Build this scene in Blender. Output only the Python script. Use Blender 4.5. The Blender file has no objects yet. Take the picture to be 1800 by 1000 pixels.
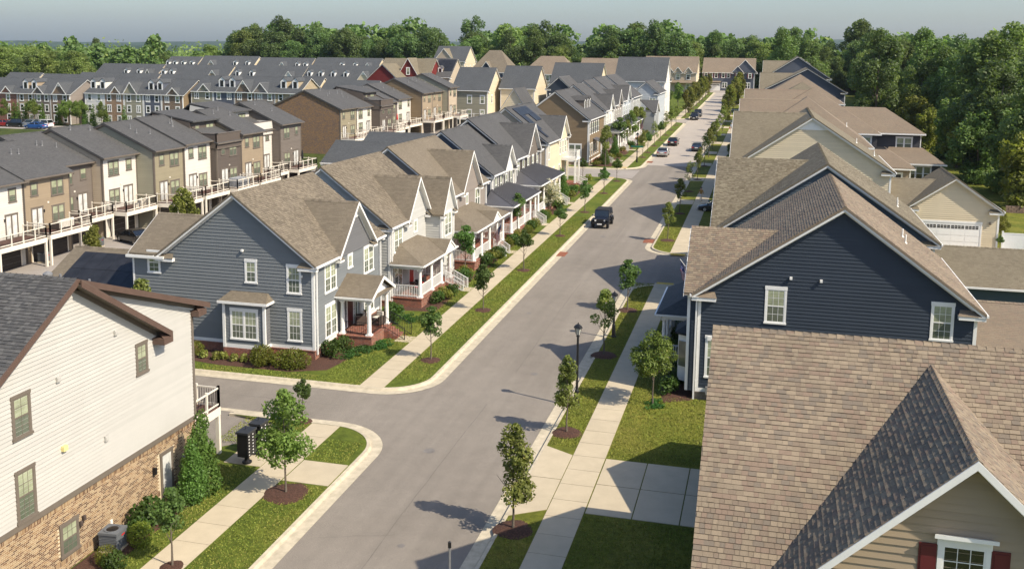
import bpy, math, random
import numpy as np
from mathutils import Vector, Matrix
random.seed(7); RNG = np.random.default_rng(7)
R = math.radians
scene = bpy.context.scene
col = scene.collection
# ---------------------------------------------------------------- camera
HAZE_D = 5.5e-5
F, YP, PIT, YAW, ROL, SLOPE, HC = 1755., 340., .1435, .2525, .0115, .0193, 21.0
def _basis():
    cy, sy, cp, sp = math.cos(YAW), math.sin(YAW), math.cos(PIT), math.sin(PIT)
    fw = Vector((-sy*cp, cy*cp, -sp)); rt = Vector((cy, sy, 0)); up = rt.cross(fw)
    c, s = math.cos(ROL), math.sin(ROL)
    return rt*c + up*s, -rt*s + up*c, fw
RT, UP, FW = _basis()
cd = bpy.data.cameras.new('camera'); cam = bpy.data.objects.new('camera', cd); col.objects.link(cam)
cd.sensor_fit = 'HORIZONTAL'; cd.sensor_width = 36; cd.lens = 36*F/1800
cd.shift_y = -(500-YP)/1800.; cd.clip_start = .5; cd.clip_end = 40000
m = Matrix((RT, UP, -FW)).transposed().to_4x4(); m.translation = Vector((0, 0, HC)); cam.matrix_world = m
scene.camera = cam
# ---------------------------------------------------------------- sky, sun, exposure
SUN_EL, SUN_AZ = R(44), R(108)      # azimuth clockwise from +Y (street direction)
w = bpy.data.worlds.new('World'); scene.world = w; w.use_nodes = True
nt = w.node_tree; nt.nodes.clear()
sky = nt.nodes.new('ShaderNodeTexSky'); sky.sky_type = 'NISHITA'; sky.sun_disc = False
sky.sun_elevation = SUN_EL; sky.sun_rotation = SUN_AZ; sky.altitude = 30; sky.air_density = 1.0; sky.dust_density = 2.0; sky.ozone_density = 3.5
bg = nt.nodes.new('ShaderNodeBackground'); bg.inputs[1].default_value = .12
wo = nt.nodes.new('ShaderNodeOutputWorld'); hs_ = nt.nodes.new('ShaderNodeHueSaturation'); hs_.inputs['Saturation'].default_value = 1.08; nt.links.new(sky.outputs[0], hs_.inputs['Color']); nt.links.new(hs_.outputs[0], bg.inputs[0]); nt.links.new(bg.outputs[0], wo.inputs[0])
sd = bpy.data.lights.new('sun', 'SUN'); sd.energy = 4.2; sd.angle = R(.55); sd.color = (1, .895, .735)
so = bpy.data.objects.new('sun', sd); col.objects.link(so)
sv = Vector((math.sin(SUN_AZ)*math.cos(SUN_EL), math.cos(SUN_AZ)*math.cos(SUN_EL), math.sin(SUN_EL)))
so.rotation_euler = sv.to_track_quat('Z', 'Y').to_euler(); so.location = sv*200
vs = scene.view_settings; scene.display_settings.display_device = 'sRGB'
vs.view_transform = 'Standard'; vs.look = 'None'; vs.gamma = 1; vs.use_curve_mapping = False; vs.exposure = .62
scene.cycles.max_bounces = 6; scene.cycles.diffuse_bounces = 3; scene.cycles.transparent_max_bounces = 6; scene.cycles.volume_bounces = 0
# ---------------------------------------------------------------- pixel helpers
def gz(y):
    return SLOPE*y if y < 420 else SLOPE*420 - (y-420)*.02 if y < 900 else SLOPE*420-9.6
def ray(px, py): return FW + RT*((px-900)/F) - UP*((py-YP)/F)
def G(px, py, dz=0.):
    d = ray(px, py); t = (HC-dz)/(SLOPE*d[1]-d[2]); return Vector((0, 0, HC)) + t*d
def XY(px, Y, z):
    "x of the point on plane Y at height z that shows in photo column px"
    k = (px-900)/F; b = Vector((0, Y, z-HC))
    return (k*b.dot(FW) - b.dot(RT))/(RT.x - k*FW.x)
# ---------------------------------------------------------------- mesh builder
class MB:
    def __init__(s): s.v = []; s.f = []; s.r = []
    def face(s, pts, r=None):
        n = len(s.v); s.v += [tuple(p) for p in pts]; s.f.append(tuple(range(n, n+len(pts)))); s.r.append(random.random() if r is None else r)
    def box(s, x0, x1, y0, y1, z0, z1, r=None):
        if x0 > x1: x0, x1 = x1, x0
        if y0 > y1: y0, y1 = y1, y0
        if z0 > z1: z0, z1 = z1, z0
        s.prism([(x0, y0, z0), (x1, y0, z0), (x1, y1, z0), (x0, y1, z0)], (0, 0, z1-z0), r)
    def prism(s, poly, vec, r=None):
        r = random.random() if r is None else r
        n = len(s.v); k = len(poly); V = Vector(vec)
        P = [Vector(p) for p in poly]
        nn = Vector((0, 0, 0))
        for i in range(k): nn += P[i].cross(P[(i+1) % k])
        if nn.dot(V) < 0: P.reverse()
        s.v += [tuple(p) for p in P] + [tuple(p+V) for p in P]
        s.f.append(tuple(range(n+k-1, n-1, -1))); s.f.append(tuple(range(n+k, n+2*k)))
        for i in range(k): j = (i+1) % k; s.f.append((n+i, n+j, n+k+j, n+k+i))
        s.r += [r]*(k+2)
    def tube(s, p0, p1, r0, r1=None, n=8, caps=True, r=None):
        r1 = r0 if r1 is None else r1; p0 = Vector(p0); p1 = Vector(p1); d = (p1-p0).normalized()
        a = d.orthogonal().normalized(); b = d.cross(a); base = len(s.v); r = .5 if r is None else r
        for p, q in ((p0, r0), (p1, r1)):
            for i in range(n):
                t = 2*math.pi*i/n; s.v.append(tuple(p + a*(q*math.cos(t)) + b*(q*math.sin(t))))
        for i in range(n): j = (i+1) % n; s.f.append((base+i, base+j, base+n+j, base+n+i)); s.r.append(r)
        if caps: s.f.append(tuple(range(base+n-1, base-1, -1))); s.f.append(tuple(range(base+n, base+2*n))); s.r += [r, r]
    def lathe(s, prof, cx=0, cy=0, n=12, r=.5):
        base = len(s.v)
        for (q, z) in prof:
            for i in range(n): t = 2*math.pi*i/n; s.v.append((cx+q*math.cos(t), cy+q*math.sin(t), z))
        for k in range(len(prof)-1):
            for i in range(n):
                j = (i+1) % n; s.f.append((base+k*n+i, base+k*n+j, base+(k+1)*n+j, base+(k+1)*n+i)); s.r.append(r)
        s.f.append(tuple(range(base+n-1, base-1, -1))); s.f.append(tuple(base+(len(prof)-1)*n+i for i in range(n))); s.r += [r, r]
    def mesh(s, name, m, smooth=False, uv=True):
        me = bpy.data.meshes.new(name); me.from_pydata(s.v, [], s.f); me.materials.append(m)
        if uv and s.f:
            V = np.array(s.v); L = me.uv_layers.new(name='UVMap'); uvs = np.empty(len(me.loops)*2); k = 0
            for f in s.f:
                P = V[list(f)]; n = np.cross(P[1]-P[0], P[2]-P[0])
                ln = np.linalg.norm(n)
                if ln < 1e-12 and len(f) > 3: n = np.cross(P[2]-P[0], P[3]-P[0]); ln = np.linalg.norm(n)
                n = n/(ln+1e-12)
                if n[2] < 0: n = -n
                h = math.hypot(n[0], n[1])
                a = np.array((-n[1]/h, n[0]/h, 0)) if h > .02 else np.array((1., 0, 0))
                b = np.cross(n, a)
                if h > .02 and h < .999 and b[2] < 0: b = -b
                if h >= .999: b = np.array((0, 0, 1.))
                q = P@a; t = P@b
                for i in range(len(f)): uvs[k] = q[i]; uvs[k+1] = t[i]; k += 2
            L.data.foreach_set('uv', uvs)
        at = me.attributes.new('rnd', 'FLOAT', 'FACE'); at.data.foreach_set('value', s.r)
        if smooth: me.polygons.foreach_set('use_smooth', [True]*len(me.polygons))
        return me
    def obj(s, name, m, parent=None, smooth=False, uv=True, kind=None):
        if not s.f: return None
        return link(name, s.mesh(name, m, smooth, uv), parent, kind=kind)
def link(name, me, parent=None, loc=None, rz=0, kind=None, scale=None):
    o = bpy.data.objects.new(name, me); col.objects.link(o)
    if parent: o.parent = parent
    if loc is not None: o.location = loc
    if rz: o.rotation_euler = (0, 0, rz)
    if scale is not None: o.scale = scale
    if kind: o['kind'] = kind
    return o
def tag(o, label, cat, group=None):
    o['label'] = label; o['category'] = cat
    if group: o['group'] = group
    return o
def thing(name, label, cat, loc=(0, 0, 0), rz=0, group=None):
    return tag(link(name, None, None, loc, rz), label, cat, group)
def copy_tree(o, parent=None, loc=None, rz=None, label=None, sc=None):
    c = o.copy(); col.objects.link(c)
    if parent: c.parent = parent
    if loc is not None: c.location = loc
    if rz is not None: c.rotation_euler = (0, 0, rz)
    if sc is not None: c.scale = sc
    if label: c['label'] = label
    for ch in o.children: copy_tree(ch, c)
    return c
# ---------------------------------------------------------------- materials
def _mat(name):
    m = bpy.data.materials.new(name); m.use_nodes = True; nt = m.node_tree
    return m, nt, nt.nodes['Principled BSDF']
def N(nt, t, **k):
    n = nt.nodes.new(t)
    for a, b in k.items(): setattr(n, a, b)
    return n
def mixc(nt, fac, a, b, mode='MIX'):
    n = N(nt, 'ShaderNodeMix', data_type='RGBA', blend_type=mode)
    for i, s in ((0, fac), (6, a), (7, b)):
        if hasattr(s, 'links') or isinstance(s, bpy.types.NodeSocket): nt.links.new(s, n.inputs[i])
        else: n.inputs[i].default_value = s if i == 0 else (*s[:3], 1)
    return n.outputs[2]
def noise(nt, scale, detail=4, coord='Object', rough=.6):
    tc = N(nt, 'ShaderNodeTexCoord'); n = N(nt, 'ShaderNodeTexNoise'); n.inputs['Scale'].default_value = scale
    n.inputs['Detail'].default_value = detail; n.inputs['Roughness'].default_value = rough
    nt.links.new(tc.outputs[coord], n.inputs['Vector']); return n.outputs['Fac']
def ramp(nt, fac, stops, interp='LINEAR'):
    r = N(nt, 'ShaderNodeValToRGB'); r.color_ramp.interpolation = interp
    while len(r.color_ramp.elements) < len(stops): r.color_ramp.elements.new(.5)
    for e, (p, c) in zip(r.color_ramp.elements, stops): e.position = p; e.color = (*c[:3], 1)
    nt.links.new(fac, r.inputs[0]); return r.outputs[0]
def bump(nt, bs, h, dist, st=1.):
    b = N(nt, 'ShaderNodeBump'); b.inputs['Distance'].default_value = dist; b.inputs['Strength'].default_value = st
    nt.links.new(h, b.inputs['Height']); nt.links.new(b.outputs[0], bs.inputs['Normal'])
def mul(c, k): return tuple(min(1, x*k) for x in c[:3])
_mc = {}
def plain(name, c, rough=.6, var=.12, scale=1.5, metal=0., spec=.4, bmp=0, bscale=60, rnd=.0):
    if name in _mc: return _mc[name]
    m, nt, bs = _mat(name)
    f = noise(nt, scale); cc = ramp(nt, f, [(.3, mul(c, 1-var)), (.7, mul(c, 1+var))])
    if rnd:
        at = N(nt, 'ShaderNodeAttribute', attribute_name='rnd'); cc = mixc(nt, at.outputs['Fac'], mul(c, 1-rnd), mul(c, 1+rnd)) if not var else mixc(nt, .5, cc, ramp(nt, at.outputs['Fac'], [(0, mul(c, 1-2*rnd)), (1, mul(c, 1+2*rnd))]))
    nt.links.new(cc, bs.inputs['Base Color'])
    bs.inputs['Roughness'].default_value = rough; bs.inputs['Metallic'].default_value = metal; bs.inputs['Specular IOR Level'].default_value = spec
    if bmp: bump(nt, bs, noise(nt, bscale, 3), bmp)
    _mc[name] = m; return m
def siding(c, key):
    return plain('siding_'+key, c, .65, .07, .7, rnd=.035, spec=.3, bmp=.002, bscale=25)
def shingle_geo(key, tones):
    "material of separately built shingles: tone picked per shingle"
    k = 'shingle_'+key
    if k in _mc: return _mc[k]
    m, nt, bs = _mat(k)
    at = N(nt, 'ShaderNodeAttribute', attribute_name='rnd'); oi = N(nt, 'ShaderNodeObjectInfo')
    ad = N(nt, 'ShaderNodeMath', operation='ADD'); nt.links.new(at.outputs['Fac'], ad.inputs[0]); nt.links.new(oi.outputs['Random'], ad.inputs[1])
    fr = N(nt, 'ShaderNodeMath', operation='FRACT'); nt.links.new(ad.outputs[0], fr.inputs[0])
    c = ramp(nt, fr.outputs[0], [(i/len(tones), t) for i, t in enumerate(tones)], 'CONSTANT')
    g = noise(nt, 90, 2); c = mixc(nt, 1., c, ramp(nt, g, [(.3, (.72,)*3), (.75, (1.25,)*3)]), 'MULTIPLY')
    g2 = noise(nt, .35, 3); c = mixc(nt, 1., c, ramp(nt, g2, [(.3, (.88,)*3), (.7, (1.1,)*3)]), 'MULTIPLY')
    nt.links.new(c, bs.inputs['Base Color']); bs.inputs['Roughness'].default_value = .9; bs.inputs['Specular IOR Level'].default_value = .25
    bump(nt, bs, g, .004); _mc[k] = m; return m
def shingle_tex(key, tones):
    "asphalt shingle roof in UV metres, for roofs too far off to pick the shingles apart"
    k = 'roofing_'+key
    if k in _mc: return _mc[k]
    m, nt, bs = _mat(k)
    uv = N(nt, 'ShaderNodeUVMap', uv_map='UVMap')
    br = N(nt, 'ShaderNodeTexBrick'); br.inputs['Scale'].default_value = 1; br.inputs['Brick Width'].default_value = .30
    br.inputs['Row Height'].default_value = .143; br.inputs['Mortar Size'].default_value = .009; br.inputs['Mortar Smooth'].default_value = .3
    br.offset = .5; br.squash = .7; br.squash_frequency = 3
    br.inputs['Color1'].default_value = (0, 0, 0, 1); br.inputs['Color2'].default_value = (1, 1, 1, 1); br.inputs['Mortar'].default_value = (.35, .35, .35, 1)
    nt.links.new(uv.outputs[0], br.inputs['Vector'])
    mu = tuple(sum(t[i] for t in tones)/len(tones) for i in range(3)); tones = [tuple(.6*t[i]+.4*mu[i] for i in range(3)) for t in tones]
    c = ramp(nt, br.outputs['Color'], [(.0, tones[0]), (.25, tones[1]), (.5, tones[2]), (.75, tones[3]), (1, tones[-1])])
    c = mixc(nt, 1., c, ramp(nt, noise(nt, 45, 2), [(.3, (.75,)*3), (.75, (1.2,)*3)]), 'MULTIPLY')
    c = mixc(nt, 1., c, ramp(nt, noise(nt, .3, 4), [(.3, (.92,)*3), (.7, (1.07,)*3)]), 'MULTIPLY')
    nt.links.new(c, bs.inputs['Base Color']); bs.inputs['Roughness'].default_value = .9; bs.inputs['Specular IOR Level'].default_value = .25
    inv = N(nt, 'ShaderNodeMath', operation='SUBTRACT'); inv.inputs[0].default_value = 1; nt.links.new(br.outputs['Fac'], inv.inputs[1])
    bump(nt, bs, inv.outputs[0], .02, .8); _mc[k] = m; return m
def brickmat(key, c1, c2, mortar):
    k = 'brick_'+key
    if k in _mc: return _mc[k]
    m, nt, bs = _mat(k); uv = N(nt, 'ShaderNodeUVMap', uv_map='UVMap')
    br = N(nt, 'ShaderNodeTexBrick'); br.inputs['Scale'].default_value = 1; br.inputs['Brick Width'].default_value = .21
    br.inputs['Row Height'].default_value = .075; br.inputs['Mortar Size'].default_value = .007; br.inputs['Mortar Smooth'].default_value = .1
    br.inputs['Color1'].default_value = (*c1, 1); br.inputs['Color2'].default_value = (*c2, 1); br.inputs['Mortar'].default_value = (*mortar, 1)
    nt.links.new(uv.outputs[0], br.inputs['Vector'])
    c = mixc(nt, 1., br.outputs['Color'], ramp(nt, noise(nt, 6, 5), [(.3, (.75,)*3), (.7, (1.2,)*3)]), 'MULTIPLY')
    nt.links.new(c, bs.inputs['Base Color']); bs.inputs['Roughness'].default_value = .85
    inv = N(nt, 'ShaderNodeMath', operation='SUBTRACT'); inv.inputs[0].default_value = 1; nt.links.new(br.outputs['Fac'], inv.inputs[1])
    bump(nt, bs, inv.outputs[0], .012); _mc[k] = m; return m
def leafmat(key, c, warm):
    k = 'leaf_'+key
    if k in _mc: return _mc[k]
    m, nt, bs = _mat(k)
    at = N(nt, 'ShaderNodeAttribute', attribute_name='rnd'); oi = N(nt, 'ShaderNodeObjectInfo')
    cc = ramp(nt, at.outputs['Fac'], [(0, mul(c, .55)), (.5, c), (.9, mul(c, 1.35)), (1, warm)])
    hs = N(nt, 'ShaderNodeHueSaturation'); mr = N(nt, 'ShaderNodeMapRange'); mr.inputs[3].default_value = .482; mr.inputs[4].default_value = .515
    nt.links.new(oi.outputs['Random'], mr.inputs[0]); nt.links.new(mr.outputs[0], hs.inputs['Hue'])
    mv = N(nt, 'ShaderNodeMapRange'); mv.inputs[3].default_value = .8; mv.inputs[4].default_value = 1.3
    nt.links.new(oi.outputs['Random'], mv.inputs[0]); nt.links.new(mv.outputs[0], hs.inputs['Value']); nt.links.new(cc, hs.inputs['Color'])
    nt.links.new(hs.outputs[0], bs.inputs['Base Color']); bs.inputs['Roughness'].default_value = .55; bs.inputs['Specular IOR Level'].default_value = .3
    tr = N(nt, 'ShaderNodeBsdfTranslucent'); ms = N(nt, 'ShaderNodeMixShader'); ms.inputs[0].default_value = .38
    cc2 = mixc(nt, 1., hs.outputs[0], (1.5, 1.6, .7), 'MULTIPLY'); nt.links.new(cc2, tr.inputs[0])
    nt.links.new(bs.outputs[0], ms.inputs[1]); nt.links.new(tr.outputs[0], ms.inputs[2])
    nt.links.new(ms.outputs[0], nt.nodes['Material Output'].inputs['Surface']); _mc[k] = m; return m
WHITE = plain('white_paint', (.78, .77, .73), .45, .04, 2)
CREAM = plain('cream_vinyl', (.74, .68, .57), .5, .05, 2)
BRONZE = plain('bronze_trim', (.15, .125, .10), .5, .08, 2)
BROWNT = plain('brown_fascia', (.105, .066, .05), .55, .1, 2)
METALROOF = plain('standing_seam_metal', (.12, .118, .125), .4, .1, 1, metal=.3)
BLACK = plain('black_metal', (.012, .012, .013), .4, .1, 5)
GREYM = plain('grey_metal', (.22, .22, .22), .45, .12, 5, metal=.2)
DARKDOOR = plain('dark_garage', (.035, .027, .024), .5, .1, 2)
MULCH = plain('mulch', (.085, .040, .026), .95, .55, 14, bmp=.05, bscale=40)
BARK = plain('bark', (.13, .105, .08), .9, .25, 20, bmp=.01, bscale=50)
def glassmat(name, c, rough=.08):
    m, nt, bs = _mat(name); f = noise(nt, 1.3, 2); nt.links.new(ramp(nt, f, [(.35, mul(c, .75)), (.65, mul(c, 1.2))]), bs.inputs['Base Color'])
    bs.inputs['Roughness'].default_value = rough; bs.inputs['Specular IOR Level'].default_value = .8; bs.inputs['Coat Weight'].default_value = .5; bs.inputs['Coat Roughness'].default_value = .03; return m
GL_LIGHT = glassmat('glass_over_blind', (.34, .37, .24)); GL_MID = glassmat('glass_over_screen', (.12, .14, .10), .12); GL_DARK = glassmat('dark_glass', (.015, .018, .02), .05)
GL_WHITE = glassmat('glass_over_curtain', (.62, .62, .58))
BR_RED = brickmat('red', (.30, .075, .035), (.16, .05, .03), (.50, .42, .33))
BR_TAN = brickmat('tan', (.33, .22, .13), (.20, .12, .07), (.46, .40, .30))
T_TAN = [(0.146, 0.121, 0.088), (0.185, 0.154, 0.111), (0.163, 0.135, 0.099), (0.218, 0.182, 0.131), (0.192, 0.159, 0.117)]
T_TAN2 = [(.15, .125, .085), (.195, .165, .115), (.17, .145, .10), (.225, .195, .135), (.20, .17, .12)]
T_BROWN = [(0.206, 0.16, 0.116), (0.245, 0.196, 0.138), (0.187, 0.153, 0.116), (0.226, 0.167, 0.122), (0.273, 0.217, 0.152), (0.234, 0.185, 0.13)]
T_GREY = [(0.068, 0.068, 0.068), (0.098, 0.096, 0.094), (0.081, 0.079, 0.078), (0.114, 0.112, 0.108), (0.088, 0.087, 0.085)]
T_DGREY = [(0.065, 0.07, 0.074), (0.085, 0.091, 0.095), (0.074, 0.079, 0.083), (0.102, 0.107, 0.11), (0.081, 0.084, 0.089)]
ROOFS = {'tan': T_TAN, 'tan2': T_TAN2, 'brown': T_BROWN, 'grey': T_GREY, 'dgrey': T_DGREY}
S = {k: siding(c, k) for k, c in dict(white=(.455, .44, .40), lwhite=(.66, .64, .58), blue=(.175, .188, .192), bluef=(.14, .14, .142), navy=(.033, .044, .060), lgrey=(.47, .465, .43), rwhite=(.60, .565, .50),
     sgrey=(.16, .19, .20), taupe=(.25, .215, .185), tan=(.30, .235, .158), tan2=(.34, .265, .18), brown=(.16, .135, .112), dbrown=(.105, .085, .07), olive=(.27, .235, .155),
     cream=(.62, .53, .37), grey=(.26, .27, .27), red=(.15, .022, .018), beige=(.45, .37, .27), dgrey=(.06, .058, .062), brown2=(.20, .145, .085), slate=(.09, .10, .125),
     paleblue=(.40, .43, .45), teal=(.055, .085, .095), sage=(.28, .265, .195), medblue=(.07, .095, .115)).items()}
# ================================================================ houses
def fpt(face, c, u, z, o=0.):
    return {'-y': (u, c-o, z), '+y': (u, c+o, z), '+x': (c+o, u, z), '-x': (c-o, u, z)}[face]
def clip(poly, z, keep_above):
    out = []; n = len(poly)
    for i in range(n):
        a, b = poly[i], poly[(i+1) % n]; ia = (a[1] >= z) == keep_above or abs(a[1]-z) < 1e-7; ib = (b[1] >= z) == keep_above or abs(b[1]-z) < 1e-7
        if ia: out.append(a)
        if ia != ib and abs(b[1]-a[1]) > 1e-9:
            t = (z-a[1])/(b[1]-a[1]); out.append((a[0]+t*(b[0]-a[0]), z))
    return out
def inside(poly, u, v):
    s = None
    for i in range(len(poly)):
        a, b = poly[i], poly[(i+1) % len(poly)]; c = (b[0]-a[0])*(v-a[1])-(b[1]-a[1])*(u-a[0])
        if abs(c) < 1e-9: continue
        if s is None: s = c > 0
        elif s != (c > 0): return False
    return True
FR = {'-y': 0, '+x': math.pi/2, '+y': math.pi, '-x': -math.pi/2}
_wc = {}
def win_meshes(w, h, kind, trim, lod, pk):
    key = (round(w, 2), round(h, 2), kind, trim.name, lod, pk)
    if key in _wc: return _wc[key]
    cw = .11 if lod < 2 else .14; n = {'s': 1, 'dd': 2, 'fix': 1, 'door': 2, 'ddd': 3, 'sdoor': 1}[kind]
    fr = MB(); hw = w/2
    fr.box(-hw-cw, -hw, -.05, 0, -.02, h+.02); fr.box(hw, hw+cw, -.05, 0, -.02, h+.02)
    fr.box(-hw-cw-.02, hw+cw+.02, -.06, 0, h, h+(.2 if trim is WHITE else .13)); fr.box(-hw-cw-.03, hw+cw+.03, -.085, 0, -.10, 0)
    mw = .10; pw = (w-mw*(n-1))/n; sash = MB(); up = MB(); lo = MB()
    for i in range(n):
        a = -hw+i*(pw+mw); b = a+pw
        if i: fr.box(a-mw, a, -.05, 0, 0, h)
        st = .045 if lod < 2 else .06
        if lod < 3:
            for (p, q, r, s_) in ((a, a+st, 0, h), (b-st, b, 0, h), (a+st, b-st, 0, st), (a+st, b-st, h-st, h)): sash.box(p, q, -.042, -.02, r, s_)
            if kind not in ('fix', 'door', 'sdoor'): sash.box(a+st, b-st, -.046, -.02, h*.5-.03, h*.5+.03)
        if lod < 1 and kind not in ('door', 'sdoor'):
            cx = [a+st+(b-a-2*st)*t for t in ((1/3, 2/3) if pw > .75 else (.5,))]
            for x in cx: sash.box(x-.009, x+.009, -.04, -.03, st, h-st)
            for z in ([h*.25, h*.75] if kind != 'fix' else [h*.5]): sash.box(a+st, b-st, -.041, -.03, z-.009, z+.009)
        if kind in ('door', 'sdoor'): up.box(a+st, b-st, -.033, -.019, .12, h-st)
        elif kind == 'fix': up.box(a, b, -.033, -.019, 0, h)
        else: up.box(a, b, -.033, -.019, h*.5, h); lo.box(a, b, -.033, -.019, 0, h*.5)
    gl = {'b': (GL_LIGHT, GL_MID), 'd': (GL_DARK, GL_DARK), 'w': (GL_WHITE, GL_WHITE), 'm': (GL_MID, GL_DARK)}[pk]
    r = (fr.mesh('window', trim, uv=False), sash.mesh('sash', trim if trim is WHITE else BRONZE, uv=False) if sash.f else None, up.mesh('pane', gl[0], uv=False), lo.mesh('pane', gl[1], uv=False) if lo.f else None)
    _wc[key] = r; return r
class House:
    def __init__(s, name, label, cat, x, y, z=None, rz=0, group=None, lod=0):
        s.root = thing(name, label, cat, (x, y, gz(y) if z is None else z), rz, group); s.lod = lod; s.trim = WHITE
    def part(s, name, mb, m, parent=None, **k): return mb.obj(name, m, parent or s.root, **k)
    def wall(s, face, c, poly, mat, expo=.2, planks=False, name='siding'):
        z0 = min(p[1] for p in poly); z1 = max(p[1] for p in poly); z = z0; mb = MB()
        while z < z1-1e-4:
            zt = min(z+expo, z1); st = clip(clip(poly, z, True), zt, False)
            q = [st[0]] if st else []
            for p in st[1:]:
                if abs(p[0]-q[-1][0])+abs(p[1]-q[-1][1]) > 1e-6: q.append(p)
            st = q
            if len(st) >= 3:
                b = mb if not planks else MB(); r = random.random()
                f = lambda p: .003+.031*(1-(p[1]-z)/expo)
                b.face([fpt(face, c, p[0], p[1], f(p)) for p in st], r)
                lo = [p for p in st if abs(p[1]-z) < 1e-5]
                if len(lo) >= 2:
                    u0, u1 = min(p[0] for p in lo), max(p[0] for p in lo)
                    b.face([fpt(face, c, u0, z, .034), fpt(face, c, u1, z, .034), fpt(face, c, u1, z, 0), fpt(face, c, u0, z, 0)], r)
                if planks: b.obj('plank', mat, s.root)
            z = zt
        if not planks: s.part(name, mb, mat)
    def flat(s, face, c, poly, mat, name='wall', t=.02, parent=None):
        mb = MB(); a = [fpt(face, c, u, z, 0) for u, z in poly]; b = Vector(fpt(face, c, 0, 0, t))-Vector(fpt(face, c, 0, 0, 0)); mb.prism(a, b); return s.part(name, mb, mat, parent)
    def body(s, x0, x1, y0, y1, ze, zr, mat, xc=None, zb=0., matf=None, planks=(), base=None, baseh=.6, faces=('-y', '+x', '-x', '+y'), mats={}, corner=True, skip=(), expo=.2):
        xc = (x0+x1)/2 if xc is None else xc; s.dim = (x0, x1, y0, y1, ze, zr, xc); zz = zb+(baseh if base else 0)
        P = {'-y': (y0, [(x0, zz), (x1, zz), (x1, ze), (xc, zr), (x0, ze)]), '+y': (y1, [(x0, zz), (x1, zz), (x1, ze), (xc, zr), (x0, ze)]),
             '+x': (x1, [(y0, zz), (y1, zz), (y1, ze), (y0, ze)]), '-x': (x0, [(y0, zz), (y1, zz), (y1, ze), (y0, ze)])}
        for f in faces:
            c, poly = P[f]; mm = mats.get(f, matf if (f == '+x' and matf) else mat)
            if mm.name.startswith('brick'): s.flat(f, c, poly, mm, 'brick_wall')
            elif s.lod >= 3: s.flat(f, c, poly, mm, 'wall')
            else: s.wall(f, c, poly, mm, planks=(f in planks), expo=expo if s.lod < 2 else .36)
        if corner:
            for (x, y) in ((x0, y0), (x1, y0), (x1, y1), (x0, y1)):
                if (x == x0, y == y0) in skip: continue
                mb = MB(); sx = -1 if x == x0 else 1; sy = -1 if y == y0 else 1
                mb.box(x-sx*.13, x+sx*.045, y-sy*.02, y+sy*.045, zb+(baseh if base else 0), ze-.02)
                mb.box(x-sx*.02, x+sx*.045, y-sy*.13, y+sy*.002, zb+(baseh if base else 0), ze-.02)
                s.part('corner_board', mb, s.trim)
        if base:
            b = MB(); b.box(x0-.06, x1+.06, y0-.06, y1+.06, zb-1.2, zb+baseh-.06); s.part('foundation', b, base)
            b = MB(); b.box(x0-.10, x1+.10, y0-.10, y1+.10, zb+baseh-.06, zb+baseh); s.part('brick_ledge', b, BR_RED if base is BR_RED else base)
            b = MB()
            b.box(x0-.03, x1+.03, y0-.035, y0, zb+baseh, zb+baseh+.22); b.box(x1, x1+.035, y0-.035, y1+.035, zb+baseh, zb+baseh+.22); b.box(x0-.035, x0, y0-.035, y1+.035, zb+baseh, zb+baseh+.22)
            s.part('skirt_board', b, s.trim)
        else:
            b = MB(); b.box(x0+.02, x1-.02, y0+.02, y1-.02, zb-1.5, zb+.02); s.part('foundation', b, plain('concrete_base', (.3, .28, .25), .8))
    def slabquad(s, mb, q, t=.14, r=None): mb.prism([tuple(p) for p in q], (0, 0, -t), r)
    def shingles(s, q, key, n_ind=0, name='shingle', expo=.16):
        "q: eave-left, eave-right, ridge-right, ridge-left (convex, coplanar); lays overlapping shingles on it"
        A, B, C_, D = [Vector(p) for p in q]; n = (B-A).cross(D-A); n = (B-A).cross(C_-A) if n.length < 1e-6 else n; n.normalize()
        if n.z < 0: n = -n
        U = Vector((0, 0, 1)).cross(n).normalized(); Vv = n.cross(U)
        if Vv.z < 0: Vv = -Vv
        P2 = [((p-A).dot(U), (p-A).dot(Vv)) for p in (A, B, C_, D)]
        u0, u1 = min(p[0] for p in P2), max(p[0] for p in P2); v0, v1 = min(p[1] for p in P2), max(p[1] for p in P2)
        mat = shingle_geo(key, ROOFS[key]); mb = MB(); items = []; v = v0; row = 0
        while v < v1:
            u = u0-random.random()*.3; row += 1
            while u < u1:
                wd = random.choice((.13, .15, .17, .19, .22, .28)); a, b = max(u, u0), min(u+wd-.006, u1); u += wd
                if b-a < .03: continue
                ve = min(v+expo+.03, v1)
                if not inside(P2, (a+b)/2, min(v+expo*.5, v1-.005)): continue
                th = .020+.018*random.random(); items.append((a, b, v, ve, th))
            v += expo
        Q = lambda u, v, o: A + U*u + Vv*v + n*o
        cam_l = s.root.matrix_basis.inverted() @ Vector((0, 0, HC))
        if n_ind:
            def vis(it):
                wp = s.root.matrix_basis @ Q(it[0], it[2], 0); d = wp-Vector((0, 0, HC)); z = d.dot(FW)
                if z < 1: return 1e9
                px = 900+F*d.dot(RT)/z; py = YP-F*d.dot(UP)/z
                return (0 if 0 <= px <= 1800 and 0 <= py <= 1000 else 1e6)+d.length
            items.sort(key=vis)
        cache = {}
        rot = Matrix((U, Vv, n)).transposed().to_4x4()
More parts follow.
